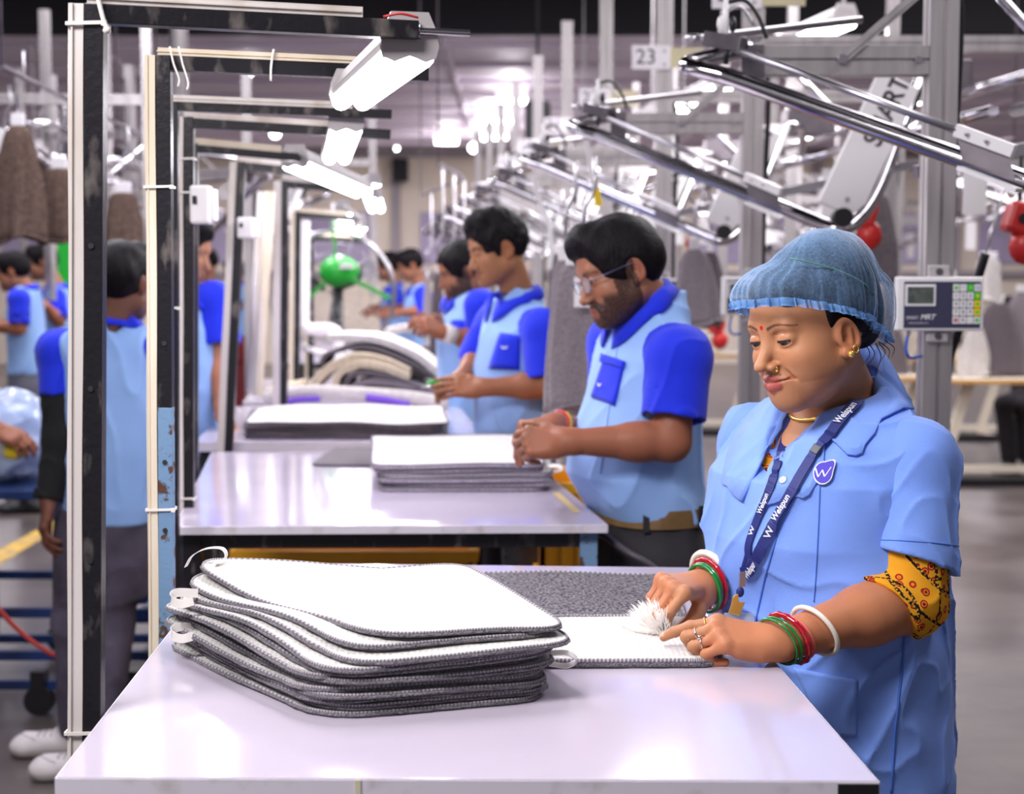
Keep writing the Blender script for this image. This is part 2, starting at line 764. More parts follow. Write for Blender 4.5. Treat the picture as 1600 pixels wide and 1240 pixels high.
M_TUBE = mat('lit lamp tube', (255, 252, 255), 0.4, emit=9.0)
M_BULB = mat('lit bulb', (255, 250, 252), 0.4, emit=14.0)
M_ALU = mat('satin aluminium', (196, 190, 190), 0.36, 0.75, c2=(176, 170, 172), scale=6, stretch=(6, 6, .5))
M_ALUD = mat('dark slot', (38, 34, 38), 0.6)
M_CHROME = mat('chromed steel', (208, 204, 210), 0.12, 1.0)
M_STEEL = mat('brushed steel', (190, 186, 192), 0.28, 1.0)
M_GALV = mat('galvanised sheet', (140, 132, 138), 0.38, 0.85, c2=(104, 98, 106), scale=7)
M_WHITE = mat('white plastic', (232, 228, 230), 0.35)
M_PLATE = mat('white sign plate', (226, 220, 226), 0.4)
M_INK = mat('dark grey print', (44, 40, 46), 0.6)
M_BLKP = mat('black plastic', (20, 18, 24), 0.4)
M_RED = mat('red plastic', (196, 40, 38), 0.35)
M_YCRATE = mat('yellow crate plastic', (242, 176, 22), 0.45, c2=(226, 152, 10), scale=4)
M_GREEN = mat('green painted metal', (38, 178, 58), 0.35)
M_HOSE = mat('red rubber hose', (190, 66, 56), 0.5)
M_PINK = mat('wooden table edge', (206, 158, 92), 0.5, c2=(188, 138, 76), scale=14, stretch=(.3, 1, 1))
M_CREAM = mat('cream enamel', (218, 206, 188), 0.45)
M_PALEPILE = mat('pale lilac grey terry pile', (190, 182, 192), 0.95, c2=(140, 132, 146), scale=300, lo=0.35, hi=0.6, bump=0.004, bscale=330, spec=0.15)
M_GREYPILE = mat('grey terry pile', (146, 140, 148), 0.95, c2=(96, 91, 100), scale=420, lo=0.35, hi=0.6, bump=0.006, bscale=330, sheen=0.3, spec=0.15)
M_CURL = mat('curly grey terry pile', (150, 146, 152), 0.95, c2=(66, 62, 70), scale=190, lo=0.38, hi=0.62, bump=0.012, bscale=190, spec=0.15)
M_GREYFLAT = mat('grey terry cloth', (150, 140, 146), 0.95, c2=(118, 108, 114), scale=160, lo=0.3, hi=0.7, bump=0.004, bscale=220, sheen=0.3, spec=0.15)
M_GREYDARK = mat('dark grey terry cloth', (108, 98, 104), 0.95, c2=(82, 74, 80), scale=90, lo=0.3, hi=0.7, bump=0.004, bscale=200, sheen=0.3, spec=0.15)
M_BROWN = mat('brown terry cloth', (112, 92, 82), 0.95, c2=(84, 68, 62), scale=60, bump=0.004, bscale=150, spec=0.15)
M_CLOTHW = mat('white terry cloth', (212, 206, 203), 0.95, c2=(196, 188, 186), scale=50, bump=0.004, bscale=150, spec=0.2)
M_CLOTHC = mat('cream terry cloth', (212, 198, 174), 0.95, c2=(196, 180, 158), scale=50, bump=0.004, bscale=150, spec=0.2)
M_PURPLE = mat('purple cloth', (112, 74, 190), 0.8)
M_STITCHW = mat('pale overlock thread', (186, 180, 186), 0.9, bump=0.002, bscale=600, spec=0.2)
M_STITCHG = mat('grey overlock thread', (128, 122, 130), 0.9, bump=0.002, bscale=600, spec=0.2)


def waffle_material():
    m = bpy.data.materials.new('white waffle cotton')
    m.use_nodes = True
    nt = m.node_tree
    N, L = nt.nodes, nt.links
    b = N['Principled BSDF']
    b.inputs['Base Color'].default_value = lin((212, 208, 206))
    b.inputs['Roughness'].default_value = 0.9
    b.inputs['Specular IOR Level'].default_value = 0.2
    tc = N.new('ShaderNodeTexCoord')
    hs = []
    for ax in ('X', 'Y'):
        w = N.new('ShaderNodeTexWave')
        w.wave_type = 'BANDS'
        w.bands_direction = ax
        w.inputs['Scale'].default_value = 44
        w.inputs['Distortion'].default_value = 1.2
        w.inputs['Detail'].default_value = 2
        w.inputs['Detail Scale'].default_value = 2
        L.new(tc.outputs['Object'], w.inputs['Vector'])
        hs.append(w)
    mx = N.new('ShaderNodeMath')
    mx.operation = 'MULTIPLY'
    L.new(hs[0].outputs['Fac'], mx.inputs[0])
    L.new(hs[1].outputs['Fac'], mx.inputs[1])
    n = N.new('ShaderNodeTexNoise')
    n.inputs['Scale'].default_value = 300
    L.new(tc.outputs['Object'], n.inputs['Vector'])
    ad = N.new('ShaderNodeMath')
    ad.operation = 'ADD'
    L.new(mx.outputs[0], ad.inputs[0])
    L.new(n.outputs['Fac'], ad.inputs[1])
    bp = N.new('ShaderNodeBump')
    bp.inputs['Distance'].default_value = 0.0016
    bp.inputs['Strength'].default_value = 0.8
    L.new(ad.outputs[0], bp.inputs['Height'])
    L.new(bp.outputs['Normal'], b.inputs['Normal'])
    return m


M_WAFFLE = waffle_material()


# ================================================================== the hall
def struct(mb, name, m, bevel=0.0):
    o = mb.build(name, m, bevel=bevel)
    o['kind'] = 'structure'
    return o


YB = 26.0
struct(MB().box((0, 11.5, -0.05), (34, 31, 0.1)), 'floor', M_FLOOR)
ZC = 3.60
mb = MB().box((0, YB + 0.1, 1.9), (34, 0.2, 3.8))
struct(mb, 'wall_back', M_WALL)
struct(MB().box((-16.9, 15, 1.9), (0.2, 24, 3.8)), 'wall_left', M_WALL)
struct(MB().box((16.9, 15, 1.9), (0.2, 24, 3.8)), 'wall_right', M_WALL)
mb = MB()
for i in range(-7, 8):
    mb.box((i * 2.35 + 0.4, YB - 0.03, 1.75), (0.14, 0.1, 3.7))
mb.box((0, YB - 0.06, 1.52), (34, 0.12, 0.1))
mb.box((0, YB - 0.06, 3.52), (34, 0.14, 0.12))
struct(mb, 'trim_1', M_PIER)
mb = MB()
for i in range(-7, 7):
    mb.box((i * 2.35 + 1.58, YB - 0.02, 2.12), (1.55, 0.05, 0.86))
struct(mb, 'trim_2', M_PANEL)
# lilac ceiling with shallow ribs, and the unlit roof in front of it, its darkness put into the colour
mb = MB().box((0, 20.0, ZC + 0.06), (34, 12.4, 0.1))
for k in range(9):
    mb.box((0, 14.4 + k * 1.3, ZC - 0.005), (34, 0.05, 0.05))
for k in range(-4, 5):
    mb.box((k * 3.3 - 0.6, 20, ZC - 0.01), (0.04, 12, 0.04))
struct(mb, 'ceiling', M_CEIL)
mb = MB().box((0, 13.7, 4.9), (34, 0.15, 2.62))  # black sheet standing in for the unlit void above the ceiling edge
mb.box((0, 4.5, 6.25), (34, 18.4, 0.1))
struct(mb, 'ceiling_1', M_VOID)
# worn yellow lane lines painted on the floor
mb = MB()
a, b, c, d = G(-40, 905, 0), G(-40, 880, 0), G(120, 795, 0), G(135, 800, 0)
mb.prism([(a.x, a.y, 0.001), (d.x, d.y, 0.001), (c.x, c.y, 0.001), (b.x, b.y, 0.001)], (0, 0, 0.002))
struct(mb, 'floor_1', M_YLINE)

# dark loudspeakers on the far wall and under the ceiling
def wall_speaker(px, py, Y, w, h, label):
    c = P(px, py, Y)
    t = thing('wall_speaker', label, 'loudspeaker', (c.x, c.y, c.z))
    MB().box((0, 0, 0), (w, 0.25, h)).build('cabinet', M_BLKP, t, bevel=0.02)
    MB().box((0, -0.13, 0), (w * .84, 0.02, h * .9)).build('grille', mat('dark speaker cloth', (30, 30, 36), 0.9), t)
    MB().box((0, 0.2, 0), (0.06, 0.3, 0.06)).build('bracket', M_BLKP, t)


wall_speaker(626, 266, YB - 0.45, 0.26, 0.38, 'black loudspeaker on the cream far wall')
c = P(840, 195, 12.2)
t = thing('hanging_speaker', 'tall black loudspeaker hanging above the numbered posts', 'loudspeaker', tuple(c))
MB().box((0, 0, 0), (0.2, 0.22, 0.36)).build('cabinet', M_BLKP, t, bevel=0.03)
MB().cyl((0, 0, 0.15), (0, 0, 6.2 - c.z), 0.012).build('hanger_rod', M_BLKP, t)


# ================================================================== work tables
def G95(px, py):
    return G(px, py, 0.95)


def quad_in(q, m):
    c = sum(q, Vector()) / 4
    return [p + (c - p).normalized() * m for p in q]


def work_table(label, q, th=0.02, legmat=None):
    """q = four corners of the top: front first corner, front second, back second, back first"""
    o = q[0]
    t = thing('work_table', label, 'table', (o.x, o.y, 0), group='white inspection tables')
    L = [Vector((p.x - o.x, p.y - o.y, 0.95)) for p in q]
    top = MB().prism([p - Vector((0, 0, th)) for p in L], (0, 0, th)).build('tabletop', [M_LAM], t, bevel=0.0015)
    # edge band along the four sides
    mb = MB()
    for i in range(4):
        a, b = L[i], L[(i + 1) % 4]
        d = (b - a).normalized()
        n = Vector((d.y, -d.x, 0)) * 0.0012
        mb.bar(a + n - Vector((0, 0, th / 2 + .0012)), b + n - Vector((0, 0, th / 2 + .0012)), 0.0012, th - 0.001)
    mb.build('edge_band', M_EDGE, t)
    S = quad_in([p.copy() for p in L], 0.06)
    mb = MB()
    for i in range(4):
        a, b = S[i].copy(), S[(i + 1) % 4].copy()
        a.z = b.z = 0.95 - th - 0.019
        mb.bar(a, b, 0.03, 0.036, ext=0.014)
    mb.build('apron_frame', M_BLACK, t)
    for i in range(4):
        a = S[i]
        m = MB().box((a.x, a.y, (0.95 - th) / 2), (0.038, 0.038, 0.95 - th))
        m.build('leg', legmat[i] if legmat else M_BLACK, t, bevel=0.002)
    mb = MB()
    a, b = S[3].copy(), S[0].copy()
    a.z = b.z = 0.2
    mb.bar(a, b, 0.03, 0.03)
    mb.build('stretcher', M_BLACK, t)
    return t, L


Q1 = [G95(88, 1213), G95(1372, 1219), G95(1082, 886), G95(350, 878)]
Q2 = [G95(273, 822), G95(949, 819), G95(812, 703), G95(331, 706)]
Q3 = [G95(303, 690), G95(762, 690), G95(718, 636), G95(364, 635)]
T1, _L1 = work_table('white laminate table with tall mat stack and hair-netted woman beside it', Q1, 0.026)
T2, _L2 = work_table('white table with short mat stack, beside the bearded man in glasses', Q2, 0.017, [M_BLACK, M_BLUEST, M_BLUEST, M_BLACK])
T3, _L3 = work_table('white table holding a wide flat mat stack, behind the short-stack table', Q3, 0.03)
T4, _L4 = work_table('white table under the folded cream mats and purple roll', [G95(380, 627), G95(702, 627), G95(690, 592), G95(410, 592)], 0.03)
T5, _L5 = work_table('white table farthest along the row, below the green fan', [G95(440, 560), G95(610, 560), G95(592, 525), G95(470, 525)], 0.03)
# black end cap of the front table and the seam in its edge band
fr = _L1[1]
MB().box((fr.x - 0.021, fr.y - 0.001, 0.95 - 0.0145), (0.042, 0.006, 0.023)).build('corner_cap', M_BLKP, T1)
mid = _L1[0].lerp(_L1[1], 0.369)
MB().box((mid.x, mid.y - 0.002, 0.95 - 0.013), (0.006, 0.002, 0.024)).build('edge_joint', mat('tape', (206, 200, 176), 0.5), T1)

a, b = G95(868, 770), G95(902, 800)
d = (b - a).normalized()
n = Vector((-d.y, d.x, 0)) * .009
o = T2.location
q = [a + n, a - n, b - n, b + n]
MB().prism([Vector((p.x - o.x, p.y - o.y, .9505)) for p in q], (0, 0, .0006)).build('yellow_tape', mat('worn yellow tape', (206, 176, 84), .6, c2=(190, 170, 140), scale=60), T2)

# yellow crates stored under and behind the second table
def crate(x, y, z, w, d, h, label):
    t = thing('plastic_crate', label, 'crate', (x, y, z), group='yellow plastic crates')
    mb = MB()
    mb.box((0, 0, 0.01), (w - .02, d - .02, 0.02))
    for s in (-1, 1):
        mb.box((s * (w / 2 - .006), 0, h / 2), (0.012, d, h))
        mb.box((0, s * (d / 2 - .006), h / 2), (w, 0.012, h))
    mb.build('tub', M_YCRATE, t)
    mb = MB()
    for s in (-1, 1):
        mb.box((0, s * (d / 2 + .008), h - .015), (w + .03, 0.018, 0.03))
        mb.box((s * (w / 2 + .008), 0, h - .015), (0.018, d, 0.03))
        for k in range(6):
            mb.box((-w / 2 + w * (k + .5) / 6, s * (d / 2 + .004), h / 2), (0.014, 0.012, h - .02))
        mb.box((0, s * (d / 2 + .004), h * .55), (w, 0.012, 0.014))
    mb.build('rim', M_YCRATE, t)
    return t


a, b = P(366, 850, 4.35), P(738, 850, 4.35)
w = (b.x - a.x)
for k in range(2):
    crate((a.x + b.x) / 2, 4.55, 0.0 + k * 0.345, w, 0.36, 0.34, ['yellow crate on the floor under the short-stack table', 'yellow crate stacked on top under the short-stack table'][k])
for k in range(3):
    crate(0.21, 4.45, k * 0.30, 0.26, 0.36, 0.295, ['yellow bin at the bottom of the pile behind the bearded man', 'yellow bin in the middle of the pile behind the bearded man', 'yellow bin topping the pile behind the belly of the bearded man'][k])

# ================================================================== bath mats
def outline(q, r, n=10, jit=0.0, rng=None):
    """rounded quad outline, list of Vector (xy), counter-clockwise as given"""
    out = []
    for i in range(4):
        a, b, c = q[i - 1], q[i], q[(i + 1) % 4]
        u, v = (a - b).normalized(), (c - b).normalized()
        p, s = b + u * r, b + v * r
        m = 14
        prev = out[-1] if out else None
        for k in range(n + 1):
            t = k / n
            out.append(p * (1 - t) ** 2 + b * 2 * t * (1 - t) + s * t * t)
        nx = q[(i + 1) % 4] + (b - c).normalized() * r
        for k in range(1, m):
            out.append(s.lerp(nx, k / m))
    return out


def bath_mat(label, q, z0, th=0.007, r=0.055, seed=0, wave=None, top=None, pile=None, group=None, stitch=True, fine=True, edge=True):
    """q: corners (world xy Vectors). wave(x,y)->height offset in world xy. Returns the thing."""
    rng = random.Random(seed)
    q = [Vector((p.x + rng.uniform(-1, 1) * .006, p.y + rng.uniform(-1, 1) * .006, 0)) for p in q]
    c = sum(q, Vector()) / 4
    t = thing('bath_mat', label, 'bath mat', (c.x, c.y, z0), group=group)
    ol = outline([p - c for p in q], r)
    n = len(ol)
    ph = [rng.uniform(0, 6.28) for _ in range(4)]
    rings = 9 if fine else 5
    wv = wave or (lambda x, y: 0.0)

    def zz(p):
        return wv(p.x + c.x, p.y + c.y)
    # wobbly outline
    ol = [p * (1 + .008 * math.sin(i * .17 + ph[0]) + .005 * math.sin(i * .41 + ph[1])) for i, p in enumerate(ol)]
    # backing: upper face
    vs, fs = [Vector((0, 0, zz(Vector((0, 0, 0))) + th))], []
    for k in range(1, rings + 1):
        f = k / rings
        for p in ol:
            qv = p * f
            dz = -th * .25 if k == rings else 0
            vs.append(Vector((qv.x, qv.y, zz(qv) + th + dz)))
    for j in range(n):
        fs.append((0, 1 + j, 1 + (j + 1) % n))
    for k in range(rings - 1):
        for j in range(n):
            a, b = 1 + k * n + j, 1 + k * n + (j + 1) % n
            fs.append((a, a + n, b + n, b))
    MB().add(vs, fs, 0, True).build('backing', top or M_WAFFLE, t)
    # pile: bulging fluffy flank and under face
    vs, fs = [], []
    prof = [(1.0, .72), (1.0, .5), (1.0, .22), (1.0, 0.02), (.96, 0.0), (.5, 0.0)]
    bul = [0.0, .0035, .004, .001, 0, 0]
    for (f, h), bl in zip(prof, bul):
        for i, p in enumerate(ol):
            e = bl + (rng.uniform(-.0012, .0014) if bl > .002 else 0)
            qv = p * f + p.normalized() * e
            vs.append(Vector((qv.x, qv.y, zz(p * f) + th * h)))
    for k in range(len(prof) - 1):
        for j in range(n):
            a, b = k * n + j, k * n + (j + 1) % n
            fs.append((a, a + n, b + n, b))
    fs.append(tuple((len(prof) - 1) * n + j for j in range(n)))
    MB().add(vs, fs, 0, True).build('pile', pile or M_GREYPILE, t)
    if edge:
        # overlocked edge: a thread roll with alternating stitches
        mb = MB()
        path = []
        src = [Vector((p.x, p.y, zz(p) + th * .78)) for p in ol]
        sub = 5 if (fine and stitch) else 1
        for i in range(n):
            for k in range(sub):
                path.append(src[i].lerp(src[(i + 1) % n], k / sub))
        m = len(path)
        base = len(mb.v)
        rad = th * .26
        mb.tube(path, rad, 6, closed=True, rs=[1.0 + ((.12 if i % 2 else -.12) if sub > 1 else 0) + .12 * math.sin(i * 1.7) * math.sin(i * .37) for i in range(m)])
        for i in range(len(mb.mi)):
            mb.mi[i] = 1 if ((i // 6) % 2 and sub > 1) else 0
        mb.build('stitched_edge', [M_STITCHG, M_STITCHW], t)
    return t


def loop_tag(root, path, w=0.012, side=(0, 1, 0)):
    o = root.location
    return MB().ribbon(spline([Vector(p) - o for p in path], 8), w, 0.001, side).build('hanging_loop', M_ZIP, root)


# tall stack on the front table: 13 mats, slightly fanned out
S_FL, S_FR, S_BR, S_BL = Vector((-.225, 1.765, 0)), Vector((.055, 1.855, 0)), Vector((-.12, 2.30, 0)), Vector((-.492, 2.145, 0))
NS = 13
_ord = ['lowest', 'second from the table', 'third from the table', 'fourth from the table', 'fifth from the table', 'sixth from the table', 'seventh either way',
        'sixth from the top', 'fifth from the top', 'fourth from the top', 'third from the top', 'second from the top', 'topmost']
_rs = random.Random(7)


def stack_wave(k):
    ph = k * 0.55 + _rs.uniform(-.3, .3)
    am = 0.0012 + 0.0075 * (k / (NS - 1.0)) ** 1.3

    def f(x, y):
        # distance along the long receding side and closeness to it
        u = (y - 1.76) / 0.5
        side = max(0.0, min(1.0, 1.15 - (x + 0.225 + (y - 1.765) * 0.62) / 0.30))
        base = 0.026 * (k / 12.0) ** 1.2 * (u * 0.9) * side
        wv = am * side * math.sin(u * 8.5 + ph)
        front = 0.0022 * math.sin((x + .2) * 17 + k * .35) * (k / 12.0)
        return base + wv + front
    return f


_z = 0.9502
for k in range(NS):
    dx = [0, .008, -.004, .006, -.008, .004, .010, -.006, .008, .014, .022, .006, .014][k]
    dy = [0, .008, .010, -.004, .006, .010, -.002, .008, .006, -.004, -.008, .004, .012][k]
    sh = Vector((dx, dy, 0))
    top_turn = [Vector((0, 0, 0))] * 4
    if k >= 10:
        top_turn = [Vector((.012 * (k - 9), .012 * (k - 9), 0)), Vector((.004, -.004, 0)), Vector((.02, 0, 0)), Vector((.004 * (k - 9), .010 * (k - 10), 0))]
    q = [a + sh + b for a, b in zip((S_FL, S_FR, S_BR, S_BL), top_turn)]
    m = bath_mat('white bath mat, %s of the tall front stack' % _ord[k], q, _z, 0.0072, 0.06, seed=40 + k, wave=stack_wave(k), group='mats of the tall front stack')
    _z += 0.0068
    if k == 12:
        p = Vector((-.432, 2.150, _z + .026))
        loop_tag(m, [p + Vector((-.03, .0, -.004)), p + Vector((-.02, .0, .012)), p + Vector((.0, .0, .022)), p + Vector((.022, .0, .022)), p + Vector((.027, .0, .01)), p + Vector((.012, .0, .0))], 0.014, (0.1, 1, 0))
    if k in (3, 10):
        p = Vector((-.475 + .034, 2.06, _z + .012))
        loop_tag(m, [p + Vector((.01, .02, 0)), p + Vector((-.016, .004, .004)), p + Vector((-.02, -.008, -.004)), p + Vector((-.004, -.02, -.006)), p + Vector((.012, -.02, -.002))], 0.012, (0, .3, 1))
    if k == 6:
        p = Vector((.055, 1.90, _z))
        loop_tag(m, [p + Vector((-.012, .0, 0)), p + Vector((.012, -.004, .002)), p + Vector((.026, -.004, -.006)), p + Vector((.014, -.006, -.014)), p + Vector((-.008, -.004, -.012))], 0.012, (0, 1, .3))

# the mat being brushed (white, grey edge) and the grey one lying pile-up behind it
q = [G95(800, 1032), G95(1118, 1034), G95(1108, 962), G95(840, 962)]
q = [G(812, 1030, .962), G(1128, 1030, .962), G(1106, 958, .962), G(850, 962, .962)]
BRUSHED = bath_mat('white bath mat with dark grey edge being brushed by the woman', q, 0.9505, 0.012, 0.04, seed=3)
q = [G(775, 978, .958), G(1075, 974, .958), G(1040, 897, .958), G(712, 893, .958)]
GREYM = bath_mat('grey fluffy bath mat lying pile side up behind the brushed mat', q, 0.9503, 0.010, 0.035, seed=5, top=M_CURL, wave=lambda x, y: .002 * math.sin(x * 21))

# short stack on the second table
S2 = [G(592, 768, .95), G(858, 768, .95), G(852, 716, .95), G(592, 716, .95)]
_z = 0.9502
_o2 = ['lowest', 'second from the table', 'third from the table', 'third from the top', 'second from the top', 'topmost']
for k in range(6):
    sh = Vector(([0, .006, -.004, .004, -.012, -.016][k], [0, .004, -.004, .003, .006, .0][k], 0))
    q = [p + sh for p in S2]
    m = bath_mat('white bath mat, %s of the short stack by the bearded man' % _o2[k], q, _z, 0.0118, 0.045, seed=60 + k, pile=M_PALEPILE,
                 wave=(lambda kk: (lambda x, y: .0025 * math.sin(x * 14 + kk * .5) * (kk / 5.0)))(k), group='mats of the short stack', fine=True, stitch=False)
    _z += 0.0114
    if k == 3:
        p = Vector((S2[1].x - .005, S2[1].y + .10, _z))
        loop_tag(m, [p + Vector((-.02, 0, 0)), p + Vector((.02, -.004, .006)), p + Vector((.04, -.004, .0)), p + Vector((.02, -.006, -.008)), p + Vector((-.02, -.004, -.008))], 0.02, (0, 1, .3))
    if k == 5:
        p = Vector((S2[2].x - .07, S2[2].y - .14, _z + .003))
        MB().prism([Vector(v) for v in ((-.03, -.04, 0), (.03, -.035, 0), (.02, .05, 0), (-.03, .05, 0))], (0, 0, .001)).build('care_label', M_ZIP, m, loc=p - m.location)
q = [G(488, 726, .955), G(610, 726, .955), G(612, 701, .955), G(520, 700, .955)]
bath_mat('flat grey mat half under the short stack', q, 0.9501, 0.007, 0.03, seed=8, top=M_GREYDARK, pile=M_GREYDARK, stitch=False, fine=False)
# coil of dark blue cable tie beside the short stack
# wide stack on the third table
S3 = [G(384, 686, .95), G(696, 686, .95), G(688, 655, .95), G(400, 655, .95)]
_z = 0.9502
_o3 = ['lowest', 'second from the table', 'third from the table', 'fourth from the table', 'fourth from the top', 'third from the top', 'second from the top', 'topmost']
for k in range(8):
    sh = Vector((_rs.uniform(-.012, .012), _rs.uniform(-.006, .006), 0))
    bath_mat('grey mat, %s of the wide stack on the third table' % _o3[k], [p + sh for p in S3], _z, 0.0082, 0.05, seed=80 + k,
             wave=(lambda kk: (lambda x, y: .004 * math.sin(x * 9 + 1.0) * (kk / 8.0) + .002 * math.sin(x * 23 + kk)))(k), group='mats of the wide stack', stitch=False, fine=True,
             top=M_WAFFLE if k == 7 else M_GREYDARK, pile=M_GREYDARK, edge=(k == 7))
    _z += 0.0066


# folded thick mats further along the row: slabs bent over each other
def folded_mat(label, pts, Y, dep, th, m, ends=True):
    """pts: pixel path of the bent cross-section at distance Y; dep: length away from the viewer"""
    w = spline([P(x, y, Y) for x, y in pts], 8)
    c = w[0].copy()
    t = thing('folded_mat', label, 'bath mat', tuple(c), group='folded mats on the far tables')
    mb = MB()
    n = len(w)
    vs, fs = [], []
    for i, p in enumerate(w):
        tg = (w[min(i + 1, n - 1)] - w[max(i - 1, 0)]).normalized()
        nn = Vector((-tg.z, 0, tg.x))
        for j, (o, y) in enumerate(((-.42, 0), (-.5, .03), (-.5, .5), (-.5, .97), (-.42, 1), (.42, 1), (.5, .97), (.5, .5), (.5, .03), (.42, 0))):
            vs.append(p - c + nn * (o * th) + Vector((0, y * dep, 0)))
    for i in range(n - 1):
        for j in range(10):
            fs.append((i * 10 + j, i * 10 + (j + 1) % 10, (i + 1) * 10 + (j + 1) % 10, (i + 1) * 10 + j))
    fs.append(tuple(range(9, -1, -1)))
    fs.append(tuple((n - 1) * 10 + j for j in range(10)))
    mb.add(vs, fs, 0, True)
    mb.build('slab', m, t)
    mb = MB()
    for o in (-.3, .3):
        path = []
        for i, p in enumerate(w):
            tg = (w[min(i + 1, n - 1)] - w[max(i - 1, 0)]).normalized()
            path.append(p - c + Vector((-tg.z, 0, tg.x)) * (o * th) + Vector((0, -.002, 0)))
        mb.tube(path, th * .13, 6)
    mb.build('rolled_edge', m, t)
    return t


folded_mat('innermost grey mat of the folded pile under the fan', [(690, 612), (640, 604), (588, 596), (556, 602), (560, 612), (600, 616), (650, 617)], 6.62, .35, .028, M_GREYFLAT)
folded_mat('dark grey mat bent around the grey core of the folded pile', [(668, 610), (620, 592), (570, 583), (545, 590), (540, 612)], 6.62, .37, .022, M_GREYDARK)
folded_mat('thin cream mat bent over the dark grey one', [(640, 590), (600, 575), (560, 570), (528, 586), (524, 614)], 6.64, .38, .032, M_CLOTHC)
folded_mat('thick cream mat arching over the folded pile', [(640, 582), (600, 564), (556, 558), (514, 576), (488, 602), (484, 614)], 6.66, .4, .04, M_CLOTHC)
folded_mat('dark grey mat draped over the cream arch', [(684, 594), (650, 572), (600, 550), (560, 543), (512, 553), (500, 570)], 6.68, .42, .02, M_GREYDARK)
folded_mat('topmost white mat on the folded pile', [(690, 588), (650, 556), (600, 534), (560, 528), (508, 528)], 6.70, .42, .034, M_CLOTHW)
folded_mat('white mat lying flat at the end of the folded pile', [(470, 602), (440, 607), (418, 612)], 6.66, .25, .03, M_CLOTHC)
folded_mat('white sheet heap on the table beyond the folded pile', [(560, 540), (600, 520), (640, 514), (668, 528), (676, 545)], 10.6, .4, .05, M_CLOTHW)
folded_mat('pale mat heap by the worker with the white wristband', [(640, 556), (672, 545), (700, 560)], 9.9, .3, .06, M_GREYFLAT)
# the white roll with purple ends in front of them
c = P(560, 618, 6.0)
t = thing('cloth_roll', 'white cloth roll with purple bands lying before the folded mats', 'cloth roll', tuple(c))
p = [P(x, y + 4, 6.0) - c for x, y in ((412, 622), (440, 612), (490, 609), (560, 612), (640, 618), (700, 628))]
MB().tube(spline(p, 8), 0.022, 12, ry=0.03, rs=[.5] + [1.0] * 39 + [.5]).build('roll', M_CLOTHW, t)
MB().tube(spline([P(x, y + 4, 5.965) - c for x, y in ((435, 630), (462, 621), (500, 619))], 6), 0.012, 8).build('purple_band', M_PURPLE, t)
mb = MB()
mb.tube(spline([P(x, y + 4, 5.965) - c for x, y in ((572, 617), (605, 622), (640, 630))], 6), 0.016, 8)
mb.build('purple_band', M_PURPLE, t)

# ================================================================== lamp frames along the first side of the tables
def tube_light(label, a, b, w=0.062, two=True, power=10.0, hang=None, col=(1, .97, 1.0)):
    """a = nearer end, b = far end (world points)"""
    a, b = Vector(a), Vector(b)
    t = thing('tube_light', label, 'lamp', tuple(a), group='twin tube work lamps')
    d = b - a
    L = d.length
    u = d.normalized()
    R = frame_from(u)                       # x across, y up
    if R.col[1].z < 0:
        R = Matrix((-R.col[0], -R.col[1], R.col[2])).transposed()
    X, Y = R.col[0], R.col[1]
    prof = [(-.5, .10), (-.36, .42), (-.2, .55), (.2, .55), (.36, .42), (.5, .10), (.46, -.02), (-.46, -.02)]
    MB().prism([X * (p[0] * w) + Y * (p[1] * w) + u * .012 for p in prof], u * (L - .024)).build('housing', M_GREYP, t)
    for e in (0, 1):
        pr = [(-.56, -.02), (-.5, .30), (-.36, .62), (.36, .62), (.5, .30), (.56, -.02), (.50, -.24), (.30, -.32), (.0, -.20), (-.30, -.32), (-.50, -.24)]
        MB().prism([X * (p[0] * w) + Y * (p[1] * w) + u * (L * e - (.012 if e else 0)) for p in pr], u * .012).build('end_cap', M_GREYP, t)
    mb = MB()
    for sx in (-.2, .2):
        for sy in (.3,):
            mb.cyl(X * (sx * w) + Y * (sy * w) - u * .003, X * (sx * w) + Y * (sy * w) + u * .003, w * .05, 8)
    mb.build('screw', M_STEEL, t)
    for sx in ((-.27, .27) if two else (0,)):
        c = X * (sx * w) - Y * (.18 * w)
        MB().tube([c + u * (.012 + L * .0), c + u * (L - .012)], w * .235, 12, caps=False).build('tube', M_TUBE, t)
    if hang is not None:
        hb = Vector(hang) - a
        MB().bar(u * .03 + Y * (.3 * w), hb + (hb - u * .03).normalized() * .012, .012, .012).build('hanger_bracket', M_GREYP, t)
    # the light this lamp gives
    ld = bpy.data.lights.new('tube_glow', 'AREA')
    ld.shape = 'RECTANGLE'
    ld.size, ld.size_y = w * .9, L * .9
    ld.energy = power
    ld.color = col
    lo = bpy.data.objects.new('tube_glow', ld)
    zz = Y
    xx = u.cross(zz)
    lo.matrix_local = Matrix((xx, u, zz)).transposed().to_4x4()
    lo.location = u * (L / 2) - Y * (.5 * w)
    link(lo, t)
    return t


